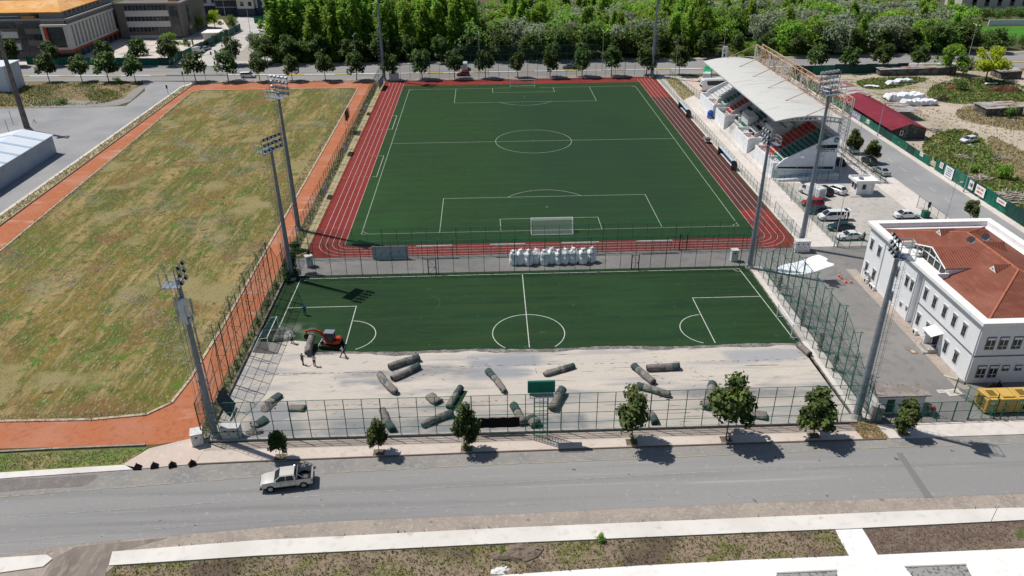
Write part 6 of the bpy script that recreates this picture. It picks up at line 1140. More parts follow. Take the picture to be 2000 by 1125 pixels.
MB().rings([[(x, -.85*k, z0), (x, -.85*k, z1-.1), (x, -.7*k, z1), (x, .7*k, z1), (x, .85*k, z1-.1), (x, .85*k, z0)] for x, k, z0, z1 in ((-1.35, .7, .8, 1.15), (-1.15, .92, .75, 1.28), (-.6, 1, .75, 1.2), (-.5, 1, .75, .98), (.85, .9, .75, .95))]).build('body', orr, ex)
cbm = MB()
for x, y in ((-.55, -.05), (.55, -.05), (-.55, .8), (.55, .8)): cbm.tube((x, y, 1.0), (x*(.95), y, 2.42), .045, .045, 4)
cab = cbm.build('cab_frame', dk, ex); MB().rings([[(x, y0, z) for x, y0 in ((-.68, -.12), (.68, -.12), (.68, .88), (-.68, .88))] for z in (2.42, 2.5)]).build('cab_roof', mat('cab_roof_grey', (.20, .22, .26), .5), cab)
MB().box(-.53, -.03, 1.0, .53, .78, 2.4).build('cab_glass', mat('cab_glass', (.03, .04, .05), .15, alpha=.8), cab); MB().box(-.3, .15, 1.0, .1, .6, 1.25).box(-.35, .15, 1.25, -.22, .6, 1.85).build('seat', mat('seat_grey', (.2, .2, .2), .8), cab)
pb = [(.8, -.3, 1.0), (1.55, -.3, 1.95), (2.4, -.3, 2.25)]
b = MB(); [b.obox(((p_[0]+q_[0])/2, -.3, (p_[2]+q_[2])/2), ((Vector(q_)-Vector(p_)).length+.12, .2, .3), 0, -math.atan2(q_[2]-p_[2], q_[0]-p_[0])) for p_, q_ in zip(pb, pb[1:])]; bm_ = b.build('boom', orr, ex); MB().tube((.9, -.3, .8), (1.75, -.3, 1.7), .06).build('cylinder', rim_m, bm_)
b = MB(); b.obox((2.95, -.3, 2.1), (1.25, .16, .22), 0, .25).obox((3.5, -.3, 1.65), (.16, .14, .75)); am = b.build('arm', orr, ex); MB().tube((2.0, -.3, 2.35), (3.1, -.3, 2.3), .05).build('cylinder', rim_m, am)
b = MB(); b.add([(3.3, -.6, 1.35), (3.85, -.6, 1.3), (3.75, -.6, .85), (3.4, -.6, .8), (3.3, 0, 1.35), (3.85, 0, 1.3), (3.75, 0, .85), (3.4, 0, .8)], [(0, 1, 2, 3), (7, 6, 5, 4), (0, 3, 7, 4), (1, 5, 6, 2), (2, 6, 7, 3)]); b.build('bucket', dk, ex)
b = MB(); b.box(1.55, -.95, .1, 1.65, .95, .5).box(.7, -.6, .25, 1.6, -.5, .35).box(.7, .5, .25, 1.6, .6, .35); b.build('dozer_blade', mat('blade_white', (.4, .4, .38), .6), ex)

# ================================================================ TURF ROLLS
rollm = mat('turf_roll_backing', (.205, .185, .165), .95, coord='obj', layers=[(1.2, .45, .65, (.26, .235, .21)), (3, .5, .7, (.14, .13, .12)), (.7, .62, .68, (.10, .12, .115))], bump=.8, bscale=4)
rollg = mat('turf_roll_green', (.055, .085, .085), .9, coord='obj', layers=[(2, .45, .65, (.03, .06, .05)), (5, .5, .7, (.12, .13, .12))], bump=.6, bscale=6); rolld = mat('turf_roll_core', (.035, .04, .035), .95)
def roll(a, b_, r, label, green=1, frac=.16, seed=0, flat=1.0, z=0, ragged=0, tilt=0):
    rs = random.Random(seed); pa_ = Vector((*g(*a), 0)); pb_ = Vector((*g(*b_), 0))
    d = pb_-pa_; L = d.length; t = thing('turf_roll', label, 'turf roll', (pa_.x, pa_.y, .06+z), math.atan2(d.y, d.x), 'rolls of old turf scattered over the stone base'); n = 18; N_ = max(5, int(L/.28)); bend = rs.uniform(-.12, .12)
    ph = [rs.uniform(0, 6.3) for _ in range(4)]
    def rg(x, k=1.0):
        u = x/L; cy = bend*math.sin(u*P)*1.5; rr = r*k*(1+.04*math.sin(x*2.1+ph[0])+.03*math.sin(x*5+ph[1])); out = []
        for i in range(n):
            an = 2*P*i/n; q_ = rr*(1+.05*math.sin(3*an+ph[2]+x*.8)+.03*math.sin(7*an+x*2.2)+rs.uniform(-.02, .02)); y = cy+q_*math.cos(an)/max(.75, flat**.5); zz = max(-r*flat*.93, q_*math.sin(an)*flat)
            out.append((x, y, zz+r*flat*.93+tilt*u))
        return out
    xs = [L*i/N_ for i in range(N_+1)]; cut = int(N_*(1-frac)) if green else N_
    tl = [1.0]*len(xs)
    if ragged: tl[0] = .55; tl[1] = .85
    body = MB().rings([rg(x, k) for x, k in zip(xs[:cut+1], tl)], True).build('roll_body', rollm, t, smooth=True)
    if green: MB().rings([rg(x, 1.03 if i < 1 else 1.05) for i, x in enumerate(xs[cut:])], True).build('green_end', rollg, t, smooth=True)
    for x, s in ((0, -1), (L, 1)):
        sp = MB(); c = bend*0; k0 = .55 if (ragged and x == 0) else 1; pts = []
        for i in range(60): an = i*.42; q_ = r*k0*(.12+.8*i/60); pts.append((x+s*.012, q_*math.cos(an), max(-r*flat*.9, q_*math.sin(an)*flat)+r*flat*.93+tilt*(x/L)))
        sp.path(pts, .022, 3); sp.build('spiral_edge', rolld if s > 0 else rollg, t)
    if ragged or seed % 3 == 0:
        fl = MB(); zz = r*flat*1.9
        for i in range(7): x = rs.uniform(0, .35)*L; y = rs.uniform(-.5, .5)*r*2; fl.add([(x, y, zz*.75+rs.uniform(-.1, .1)), (x+.3, y+.1, zz*.8+rs.uniform(-.1, .1)), (x+.22, y+.35, zz*.5), (x-.05, y+.25, zz*.55)], [(0, 1, 2, 3)])
        fl.build('loose_flap', rolld, t)
    return t
RL = [((760, 722), (819, 704), .46, 'upper of two parallel turf rolls below the court turf edge', 1, .2), ((766, 744), (819, 719), .42, 'lower of two parallel turf rolls below the court turf edge', 1, .3), ((775, 772), (742, 736), .45, 'turf roll slanting down just left of the two parallel rolls', 0, .2),
      ((986, 770), (953, 729), .40, 'tapering turf roll with a green nose near the middle of the stone base', 1, .3), ((747, 806), (768, 845), .42, 'turf roll behind the fence above the second street tree', 1, .3), ((876, 800), (900, 762), .40, 'turf roll standing diagonally beside a strip of green turf', 1, .3),
      ((824, 835), (884, 812), .42, 'turf roll lying low behind the fence left of the third street tree', 1, .2), ((1020, 832), (1003, 797), .46, 'turf roll with a blue green end left of the green tower', 1, .35), ((1047, 836), (1034, 824), .62, 'short broad turf roll just left of the green tower foot', 1, .4),
      ((1062, 735), (1121, 718), .40, 'dark crumpled turf roll above the green tower', 1, .3), ((1079, 805), (1098, 767), .55, 'fat turf roll right of the green tower', 1, .3), ((1276, 752), (1237, 720), .45, 'left of two turf rolls touching at right angles', 1, .2),
      ((1263, 724), (1326, 721), .47, 'right of two turf rolls touching at right angles', 1, .2), ((1309, 777), (1244, 758), .43, 'turf roll just above the fourth street tree from the left', 1, .15), ((1376, 802), (1391, 757), .55, 'fat upright turf roll left of the largest street tree', 1, .15),
      ((1267, 812), (1279, 832), .45, 'turf roll half hidden behind the fourth street tree', 1, .4), ((1580, 697), (1558, 677), .42, 'turf roll at the right end of the torn edge by the goal', 0, .2), ((565, 800), (596, 800), .42, 'small lone turf bundle behind the left part of the fence', 0, .2),
      ((838, 776), (858, 789), .50, 'short crumpled turf bundle above the third street tree', 0, .2), ((1463, 812), (1497, 816), .5, 'flattened turf bundle right of the largest street tree', 0, .2)]
for i, (a, b_, r, lab, gr, fr_) in enumerate(RL): roll(a, b_, r, lab, gr, fr_, i, .55 if i in (17, 18, 19) else (.8 if i in (9, 8) else .95), ragged=i in (2, 3, 6, 9, 13, 14))
rl = roll((602, 697), (612, 671), .46, 'grey turf roll hanging from the excavator arm', 0, .2, 33, 1.0, .15, tilt=.65)
MB().tube((1.4, 0, .0), (1.4, 0, 1.5), .02).path([(1.6, -.5, .5), (1.6, -.35, 1.05), (1.6, 0, 1.2), (1.6, .35, 1.05), (1.6, .5, .5)], .03, 4).build('lifting_strap', W['black'], rl)
def heap(label, px, py, s, m, seed, cat='turf heap', name='turf_heap', hh=.7, base=None, zoff=.05):
    rs = random.Random(seed); x, y = base or g(px, py); t = thing(name, label, cat, (x, y, zoff)); n = 14; R_ = []
    ph = [rs.uniform(0, 6) for _ in range(3)]
    for k, f, in ((0, 1), (.25, .96), (.6, .72), (.85, .4), (1, .12)): R_.append([(s[0]*f*(1+.25*math.sin(2*a+ph[0])+.15*math.sin(5*a+ph[1])+rs.uniform(-.08, .08))*math.cos(a), s[1]*f*(1+.2*math.sin(3*a+ph[2])+rs.uniform(-.1, .1))*math.sin(a), k*hh*(1+rs.uniform(-.2, .2)*(k > 0))) for a in (2*P*i/n for i in range(n))])
    MB().rings(R_).build('heap', m, t); b = MB()
    for i in range(9): a = rs.uniform(0, 6.3); q_ = rs.uniform(.3, 1); X_, Y_, Z_ = s[0]*q_*math.cos(a), s[1]*q_*math.sin(a), hh*(1.1-q_*.7); b.add([(X_, Y_, Z_), (X_+rs.uniform(.2, .5), Y_+rs.uniform(-.2, .2), Z_+rs.uniform(-.1, .15)), (X_+rs.uniform(0, .4), Y_+rs.uniform(.2, .5), Z_-.1)], [(0, 1, 2)])
    b.build('loose_fold', m, t); return t
heapm = mat('dark_grey_turf', (.09, .092, .09), .95, coord='obj', layers=[(1.5, .45, .65, (.17, .16, .15)), (4, .5, .7, (.04, .045, .045))], bump=1, bscale=4)
roll((521, 792), (548, 774), .42, 'crumpled dark turf bundle in the tall fence shadow above the fence line', 1, .5, 41, .6, ragged=1); heap('pale folded turf heap left of the lone turf bundle', 523, 796, (.9, .9), rollm, 2, hh=.4)
roll((492, 836), (520, 820), .42, 'dark folded turf bundle right of the two door cabinet', 1, .6, 43, .55, ragged=1); heap('grey folded turf scrap in front of the dark folded heap', 497, 845, (.9, .6), rollm, 4, hh=.45); heap('pale crumpled backing by the left court goal', 556, 655, (1.6, 1.0), mat('pale_dust', (.30, .30, .27), .95, layers=[(2, .5, .65, (.14, .16, .14))]), 5, hh=.35, cat='backing heap', name='backing_heap')
t = thing('leaning_turf_sheet', 'dark turf sheet leaning against the tall left fence near the mast', 'turf sheet', (-43.6, -105.6, .1), P/2); b = MB(); rs = random.Random(3); nx = 6
vs = [[(i*.45, -1.1*(1-k/4)**1.3+rs.uniform(-.08, .08), .1+2.9*k/4*(1-.15*abs(i-3)/3)+rs.uniform(-.08, .08)) for i in range(nx+1)] for k in range(5)]
for k in range(4):
    for i in range(nx): b.add([vs[k][i], vs[k][i+1], vs[k+1][i+1], vs[k+1][i]], [(0, 1, 2, 3)])
b.build('sheet', mat('dark_sheet', (.05, .06, .07), .9), t, smooth=True); MB().path(vs[-1], .03, 4).build('top_edge', rollg, t)
t = thing('green_turf_strip', 'narrow strip of green turf lying beside the diagonal turf roll', 'turf strip', (*g(880, 803), .07)); (x0, y0), (x1, y1) = g(884, 803), g(905, 765); b = MB(); b.add([(0, 0, 0), (.75, 0, 0), (.75+x1-x0, y1-y0, 0), (x1-x0, y1-y0, 0), (0, 0, .05), (.75, 0, .05), (.75+x1-x0, y1-y0, .05), (x1-x0, y1-y0, .05)], [(4, 5, 6, 7), (0, 1, 5, 4), (1, 2, 6, 5), (2, 3, 7, 6), (3, 0, 4, 7)]); b.build('strip', G_['turf2'], t); MB().box(.7, -.02, .05, .78, .3, .09).build('torn_corner', rollm, t)
# white sheet on the yard, cones, hatch covers
pts = gp([(1513, 527), (1528, 517), (1560, 512), (1596, 497), (1605, 500), (1618, 506), (1612, 511), (1634, 517), (1612, 524), (1580, 535), (1545, 537), (1520, 533)]); cx = sum(p[0] for p in pts)/len(pts); cy = sum(p[1] for p in pts)/len(pts)
t = thing('white_sheet', 'large wrinkled white sheet spread on the yard below the tall right mast', 'sheet', (cx, cy, .03)); b = MB(); rs = random.Random(9); R_ = []
for f in (1, .8, .6, .4, .2, .03): R_.append([((p[0]-cx)*f, (p[1]-cy)*f, .02+(rs.uniform(.02, .12) if f < 1 else 0)) for p in smooth_poly(pts, 1)])
b.rings(R_, False).build('sheet', mat('white_sheet', (.80, .82, .86), .8, layers=[(.8, .5, .7, (.66, .70, .77))], bump=.6, bscale=3), t); x_, y_ = g(1516, 529); MB().path([(x_-cx, y_-cy, .25), (x_-cx+1.3, y_-cy-.5, .3), (x_-cx+3.4, y_-cy-1.1, .2)], .2, 6).build('rolled_edge', bpy.data.materials['white_sheet'], t)
for i, (px, py) in enumerate(((1639, 541), (1643, 545), (1652, 553), (1662, 553))):
    x, y = g(px, py); t = thing('traffic_cone', ['farthest orange cone on the yard', 'second orange cone from the far end on the yard', 'left of the two nearest orange cones on the yard', 'right of the two nearest orange cones on the yard'][i], 'cone', (x, y, .02), 0, 'orange cones on the yard'); MB().tube((0, 0, .04), (0, 0, .75), .17, .04, 10).build('cone_body', mat('cone_orange', (.6, .09, .03), .5) if i == 0 else bpy.data.materials['cone_orange'], t); MB().box(-.22, -.22, 0, .22, .22, .04).build('base', bpy.data.materials['cone_orange'], t); MB().tube((0, 0, .35), (0, 0, .5), .118, .092, 10).build('stripe', nw, t)
for i, (px, py, s, lab, m) in enumerate(((1862, 767, (1.9, 1.3), 'large pale drain cover on the yard near the generator', G_['pave']), (1838, 765, (.9, .7), 'small pale drain cover left of the large one', G_['pave']), (1783, 687, (.9, 1.1), 'rusty square cover on the yard by the entrance steps', mat('rusty_cover', (.30, .14, .05), .8)))):
    x, y = g(px, py); t = thing('drain_cover', lab, 'drain cover', (x, y, .03), .1); MB().box(-s[0]/2, -s[1]/2, 0, s[0]/2, s[1]/2, .04).build('frame', m, t); MB().box(-s[0]*.3, -s[1]*.3, .04, s[0]*.3, s[1]*.3, .055).build('lid', W['concrete'], t)
# bicycle / scooter by the wall, bin
t = thing('motor_scooter', 'dark motor scooter leaning by the shaded wall of the white building', 'scooter', (50.9, -103.9, .02), .1)
for x in (-.65, .65): MB().tube((x, -.06, .3), (x, .06, .3), .3, .3, 14).build('wheel', W['rubber'], t)
MB().rings([[(x, -.14, z0), (x, .14, z0), (x, .14, z1), (x, -.14, z1)] for x, z0, z1 in ((-.9, .5, .75), (-.3, .3, .85), (.2, .25, .4), (.5, .3, .95))]).build('body', dk, t); MB().path([(.5, 0, .9), (.4, 0, 1.15), (.35, -.3, 1.2)], .03).path([(.4, 0, 1.15), (.35, .3, 1.2)], .03).build('handlebar', dk, t)
t = thing('rubbish_bin', 'green wheeled rubbish bin beside the street fence above the tiled roof', 'bin', (*g(1806, 425), .05)); MB().box(-.6, -.5, .15, .6, .5, 1.15).build('body', W['green'], t); MB().obox((0, 0, 1.2), (1.3, 1.1, .1), 0, .1).build('lid', W['greend'], t)
for x in (-.5, .5): MB().tube((x, -.5, .1), (x, .5, .1), .1).build('wheel', W['rubber'], t)

# ================================================================ STREET LAMPS, SIGNALS, SIGNS
def lamp(loc, h, label, deg=90, arms=1, m=None, ln=1.6, r=.09):
    t = thing('street_lamp', label, 'street lamp', loc, rad(deg)); m = m or W['lamp']; MB().tube((0, 0, 0), (0, 0, h), r*1.3, r*.6, 8).build('pole', m, t); MB().tube((0, 0, 0), (0, 0, .5), r*2, r*1.5, 8).build('base', m, t)
    for s in ([1] if arms == 1 else [1, -1]):
        am = MB().path([(0, 0, h-.2), (s*ln*.5, 0, h+.15), (s*ln, 0, h+.2)], r*.5, 5).build('arm', m, t); MB().obox((s*(ln+.2), 0, h+.18), (.55, .2, .1)).build('lamp_head', W['white'], am)
    return t
for i, x in enumerate((-52.8, -13.0, 27.1, 67.1, 108.8, 150.9)): lamp((x, 74.7+yo(x)+(1.3 if x > 60 else 0), .2), 12.0, 'double armed street lamp on the avenue median, %s from the left' % ORD[i], 90, 2)
lamp((83.6, -1.4, .14), 9.5, 'tall street lamp on the pavement beside the maroon roof', 180, 1, ln=1.3); lamp((83.7, -38.9, .14), 9.6, 'tall street lamp on the pavement by the sheeting with notices', 180, 1, ln=1.3)
lamp((48.7, 63.5, .05), 10.6, 'thin street lamp behind the far corner of the big pitch', 180, 1, ln=.8, r=.07); lamp((47.8, -62.4, .05), 9.8, 'thin lamp post at the near corner of the car park fence', 0, 1, ln=.6, r=.06); lamp((47.9, -41.5, .05), 8.7, 'thin lamp post beside the car park fence near the delivery van', 0, 1, ln=.6, r=.05)
lamp((75.9-2.3, -12.3, .14), 6.5, 'short street lamp between the two trees behind the grandstand', 0, 1, ln=.8, r=.05); lamp((73.0, -52.0, .14), 7.0, 'thin street lamp beside the small tree above the tiled roof', 0, 1, ln=.8, r=.05); lamp((92.6, 66.4, .14), 8.5, 'street lamp on the near avenue pavement behind the grandstand truss', 180, 1, ln=1.5, r=.07)
lamp((-106.8, 149.9, 0), 12, 'street lamp on the back street near the brown suv', 180, 1, ln=1.5); lamp((-129.4, 193, 0), 11, 'street lamp below the apartment blocks', 90, 1, ln=2); lamp((-92.6, 77.1, 0), 14, 'tall thin street lamp at the crossing beside the wood', 90, 1, ln=1.2, r=.08); lamp((-138.9, 139.1, 0), 8, 'black topped lamp on the plaza in front of the college building', 90, 1, W['steeld'], .5, .05)
def signal(loc, h, label, heads, armx=0, m=None):
    t = thing('traffic_signal', label, 'traffic signal', loc); MB().tube((0, 0, 0), (0, 0, h), .09, .07, 6).build('pole', m or W['lamp'], t)
    if armx: MB().tube((0, 0, h-1), (armx, -.3, h-.2), .06).build('arm', W['lamp'], t)
    for x, z in heads:
        hd = MB().box(x-.2, -.25, z-.5, x+.2, .05, z+.5).build('signal_head', W['black'], t); [MB().tube((x, -.25, z+k*.3), (x, -.29, z+k*.3), .1, .1, 8).build('lens', mat('lens_%d' % (k+1), [(.02, .15, .05), (.3, .2, .02), (.3, .02, .02)][k+1], .4) if 'lens_%d' % (k+1) not in bpy.data.materials else bpy.data.materials['lens_%d' % (k+1)], hd) for k in (-1, 0, 1)]
signal((-100.3, 70.4, 0), 8.5, 'tall traffic signal with an arm at the crossing', [(0, 2.6), (3.2, 8.2), (4.6, 8.7)], 5.0); signal((-99.3, 78.6, 0), 5.5, 'thin traffic signal across the avenue at the crossing', [(0, 3.5)]); signal((-105.5, 51.9, .05), 2.8, 'low traffic signal beside the left road', [(0, 2.3)]); signal((-105.8, 66.7, .05), 3.4, 'small signal post at the mouth of the left road', [(0, 3.0)])
signal((69.8, -51, .05), 3.0, 'small black sign post behind the street fence near the car park', [(0, 2.6)], m=W['greend'])
t = thing('marker_pole', 'thin leaning pole with a white tag on the lower pavement at the right', 'pole', (*g(1935, 1020), .1)); MB().tube((0, 0, 0), (.12, 0, 2.1), .025).build('rod', W['steeld'], t); MB().obox((.14, -.02, 2.0), (.18, .03, .34)).build('tag', nw, t)
t = thing('rubbish_tripod', 'small broken metal stand on the empty left car park', 'stand', (*g(68, 240), .05)); [MB().tube((0, 0, .9), (math.cos(a)*.6, math.sin(a)*.6, 0), .05).build('leg', W['steeld'], t) for a in (0, 2.1, 4.2)]
for i, (px, py, h, lab) in enumerate(((18, 260, 3.5, 'thin post on the empty car park nearest the warehouse'), (26, 243, 3.5, 'second thin post on the empty car park behind the first'))):
    t = thing('thin_post', lab, 'post', (*g(px, py), .03)); MB().tube((0, 0, 0), (0, 0, h), .06).build('pole', W['steeld'], t); MB().tube((0, 0, 0), (0, 0, .1), .25).build('base', W['concrete'], t)

# ================================================================ TARPED STACKS AND TIMBER HEAPS
tarp = mat('white_tarpaulin', (.76, .77, .79), .7, layers=[(.5, .5, .65, (.60, .62, .66))], bump=1.0, bscale=1.2)
def tarpstack(label, x, y, L, wd, h, seed, a=0):
    rs = random.Random(seed); t = thing('tarp_covered_stack', label, 'covered stack', (x, y, .03), a); nx, ny = max(6, int(L/.6)), 6; Z = [[(0.02 if j in (0, ny) else h*(.75+.35*rs.random())*(1 if 0 < i < nx else .3)) for j in range(ny+1)] for i in range(nx+1)]; b = MB()
    V = [[(L*(i/nx-.5)+rs.uniform(-.12, .12), wd*(j/ny-.5)*(1 if j not in (1, ny-1) else 1.25)+rs.uniform(-.12, .12), Z[i][j]) for j in range(ny+1)] for i in range(nx+1)]
    b.add([p for r_ in V for p in r_], [(i*(ny+1)+j, (i+1)*(ny+1)+j, (i+1)*(ny+1)+j+1, i*(ny+1)+j+1) for i in range(nx) for j in range(ny)]); b.build('tarpaulin', tarp, t)
    b = MB(); [b.obox((rs.uniform(-L/2, L/2), -wd/2-.1, .15+.12*(i % 3)), (rs.uniform(1, 2.2), .25, .1), rs.uniform(-.1, .1)) for i in range(8)]; b.build('boards', W['bark'], t)
tarpstack('long white tarpaulin covered stack on the dirt yard beyond the maroon roof', 106.8, 32.2, 11, 4.2, 1.8, 1); tarpstack('second white tarpaulin covered stack in front of the long one', 108.0, 26.4, 9.5, 3.2, 1.5, 2); tarpstack('small white covered stack near the scrap shed', 111.5, 49.2, 3.4, 2.6, 1.2, 3); tarpstack('flat white crumpled tarpaulin on the weeds near the avenue', 104.5, 47.0, 4.5, 2, .5, 4, -.3); tarpstack('pale boards under a sheet beside the scrap shed', 117, 52.5, 5.5, 2.8, .9, 5, .1); tarpstack('long low white trough in the weeds below the yellow green tree', 141.0, 47.2, 4.5, .9, .6, 6)
plk = mat('weathered_timber', (.36, .32, .27), .9, coord='obj', layers=[(2, .45, .65, (.26, .23, .19)), (5, .5, .7, (.48, .44, .38))])
def timber(label, px, py, L, wd, n, seed, lo_=1.5, hi_=4):
    rs = random.Random(seed); x, y = g(px, py); t = thing('timber_heap', label, 'timber heap', (x, y, .05), rs.uniform(-.2, .2))
    for i in range(n):
        b = MB(); l = rs.uniform(lo_, hi_); b.obox((0, 0, 0), (l, rs.uniform(.1, .24), rs.uniform(.05, .14))); o = b.build('plank', plk, t); u, v = rs.uniform(-L/2, L/2), rs.uniform(-wd/2, wd/2); o.location = (u, v, .1+.7*(1-abs(u)/L*1.6)*(1-abs(v)/wd*1.6)*rs.uniform(.4, 1.1)); o.rotation_euler = (rs.uniform(-.2, .2), rs.uniform(-.15, .15), rs.choice([0, 0, .3, -.4, 1.2])+rs.uniform(-.35, .35))
timber('large heap of grey planks behind the sheeting at the right edge', 1965, 388, 8.5, 7, 95, 1); timber('grey timber heap behind the large white notice', 1912, 350, 5, 2.6, 60, 2, 1, 2.8); timber('small pile of pale sticks in the weeds above the sheeting', 1880, 308, 2.4, 2.6, 28, 3, .6, 1.8); timber('scattered broken planks beside the maroon shed gable', 1822, 256, 4.5, 2.2, 34, 4, .6, 2.2); timber('pile of pale boards near the far covered stacks', 1955, 312, 3.5, 1.4, 24, 5, .8, 3); timber('reddish boards lying behind the long covered stack', 1845, 163, 4.5, 1.6, 24, 6, 1, 2.5)
heap('dark red brushwood heap beside the far dirt path', 0, 0, (4.2, 1.7), mat('red_brushwood', (.13, .05, .035), .95, bump=1.5, bscale=3), 11, 'brushwood heap', 'brushwood_heap', 1.3, (140.5, 40.0)); heap('rusty brown earth mound on the dirt yard', 0, 0, (2.2, 1.0), mat('rusty_earth', (.24, .11, .06), .95), 12, 'earth heap', 'earth_heap', .9, (127.0, 43.5)); heap('dark brown scrub heap behind the white covered stacks', 0, 0, (1.8, 1.0), mat('dark_brushwood', (.07, .045, .035), .95), 13, 'brushwood heap', 'brushwood_heap', 1.1, (117.0, 31.0))
heap('bare earth mound on the lower weed strip', 1010, 1082, (2.2, 1.1), mat('mound_soil', (.21, .165, .125), .95, bump=1.5, bscale=5, layers=[(2, .5, .65, (.13, .10, .075))]), 14, 'earth heap', 'earth_heap', .55); heap('small white lime spill at the bottom of the weed strip', 975, 1116, (.9, .45), mat('lime', (.7, .7, .68), .95), 15, 'lime spill', 'lime_spill', .15)

# ================================================================ PEOPLE
skin_m = mat('skin', (.32, .17, .11), .6, coord='obj'); hair_m = mat('dark_hair', (.02, .016, .013), .7)
cloth = {k: mat('cloth_'+k, c, .85, coord='obj', layers=[(6, .5, .7, tuple(v*.7 for v in c))]) for k, c in dict(white=(.62, .62, .60), blue=(.07, .13, .36), dark=(.028, .026, .028), brown=(.09, .06, .045), grey=(.22, .21, .20)).items()}
def skinned(name, pts, edges, rads, m, parent, root=0):
    me = bpy.data.meshes.new(name); me.from_pydata(pts, edges, []); me.materials.append(m); o = bpy.data.objects.new(name, me); COL.objects.link(o); o.parent = parent
    md = o.modifiers.new('skin', 'SKIN'); md.use_smooth_shade = True
    for i, v in enumerate(me.skin_vertices[0].data): r_ = rads[i]; v.radius = r_ if isinstance(r_, tuple) else (r_, r_); v.use_root = (i == root)
    o.modifiers.new('subsurf', 'SUBSURF').levels = 1; o.modifiers['subsurf'].render_levels = 1; return o
def person(label, loc, deg, shirt, trousers, stride=0, lean=0, arms=(0, 0), sleeves=True, h=1.75):
    t = thing('person', label, "person", loc, rad(deg)); V = []; E = []; Rr = []
    def v(p, r_, par=None):
        V.append(p); Rr.append(r_)
        if par is not None: E.append((par, len(V)-1))
        return len(V)-1
    lx = lambda z: lean*max(0, z-.95)
    pel = v((0, 0, .95), (.13, .10)); sp = v((lx(1.15), 0, 1.15), (.11, .085), pel); ch = v((lx(1.38), 0, 1.38), (.12, .085), sp); nk = v((lx(1.52), 0, 1.50), .055, ch); hd = v((lx(1.6)+.015, 0, 1.60), .085, nk); v((lx(1.7)+.01, 0, 1.70), .075, hd)
    tor = {}
    for s in (-1, 1):
        a = arms[0 if s < 0 else 1]; sh = v((lx(1.42), s*.19, 1.41), .05, ch); el = v((lx(1.42)+.28*math.sin(a), s*.26, 1.42-.28*math.cos(a)), .045, sh); a2 = a+.45+abs(a)*.3; wr = v((V[el][0]+.25*math.sin(a2), s*.27, V[el][2]-.25*math.cos(a2)), .03, el)
        dx, dz = math.sin(a2), -math.cos(a2); pm = v((V[wr][0]+.07*dx, s*.27, V[wr][2]+.07*dz), (.036, .02), wr)
        for k, l in enumerate((.065, .078, .072, .055)): f1 = v((V[pm][0]+.045*dx, s*.27+(k-1.5)*.018, V[pm][2]+.045*dz), .009, pm); v((V[f1][0]+l*.6*dx-.01, V[f1][1], V[f1][2]+l*.6*dz), .008, f1)
        th = v((V[wr][0]+.05*dx+.03, s*.25, V[wr][2]+.05*dz), .011, wr); v((V[th][0]+.03*dx+.01, s*.245, V[th][2]+.03*dz), .009, th); tor[s] = (sh, el, wr)
    legs = {}
    for s in (-1, 1):
        k = stride*s; hp = v((0, s*.09, .90), .095, pel); kn = v((.42*math.sin(k)+.03, s*.10, .90-.42*math.cos(k)), .06, hp); an = v((V[kn][0]+.40*math.sin(k*1.15-.05), s*.10, max(.08, V[kn][2]-.41*math.cos(k*.9))), .042, kn); v((V[an][0]+.15, s*.11, V[an][2]-.045), .034, an); legs[s] = (hp, kn, an)
    skinned('body', V, E, Rr, skin_m, t)
    P_ = lambda i: V[i]
    ids = [pel, sp, ch]; vv = [P_(i) for i in ids]; ee = [(0, 1), (1, 2)]; rr = [(.18, .145), (.175, .14), (.205, .15)]
    for s in (-1, 1):
        vv.append(P_(tor[s][0])); rr.append(.088); ee.append((2, len(vv)-1)); vv.append(P_(tor[s][1])); rr.append(.062); ee.append((len(vv)-2, len(vv)-1))
        if sleeves: vv.append(tuple(a+(b-a)*.85 for a, b in zip(P_(tor[s][1]), P_(tor[s][2])))); rr.append(.05); ee.append((len(vv)-2, len(vv)-1))
    skinned('shirt', vv, ee, rr, cloth[shirt], t)
    vv = [P_(pel)]; rr = [(.16, .125)]; ee = []
    for s in (-1, 1):
        n0 = len(vv); vv += [P_(legs[s][0]), P_(legs[s][1]), (P_(legs[s][2])[0], P_(legs[s][2])[1], P_(legs[s][2])[2]+.03)]; rr += [.112, .078, .062]; ee += [(0, n0), (n0, n0+1), (n0+1, n0+2)]
    skinned('trousers', vv, ee, rr, cloth[trousers], t)
    for s in (-1, 1):
        a = P_(legs[s][2]); MB().rings([[(a[0]+x, a[1]+y*k, max(0, a[2]-.085)+z) for x, y, z in ((x_, -.05, 0), (x_, .05, 0), (x_, .04, zz), (x_, -.04, zz))] for x_, zz, k in ((-.09, .09, .8), (0, .11, 1), (.12, .07, 1), (.2, .04, .7))]).build('shoe', W['black'], t)
    hx = P_(hd)[0]; b = MB(); b.rings([[(hx-.02+r_*math.cos(a), r_*.88*math.sin(a), z) for a in (2*P*i/12 for i in range(12))] for r_, z in ((.098, 1.64), (.102, 1.68), (.085, 1.74), (.04, 1.775))]); b.build('hair', hair_m, t, smooth=True)
    f = MB(); f.obox((hx+.10, 0, 1.615), (.03, .02, .04)); f.build('nose', skin_m, t); [MB().obox((hx+.088, s*.03, 1.64), (.012, .018, .01)).build('eye', W['black'], t) for s in (-1, 1)]; [MB().obox((hx, s*.09, 1.62), (.03, .015, .05)).build('ear', skin_m, t) for s in (-1, 1)]; MB().obox((hx+.086, 0, 1.575), (.012, .04, .008)).build('mouth', mat('lips', (.22, .08, .06), .6) if 'lips' not in bpy.data.materials else bpy.data.materials['lips'], t)
    t.scale = (h/1.75,)*3; return t
def pp(px, py): x, y = g(px, py); return (x, y, .06)
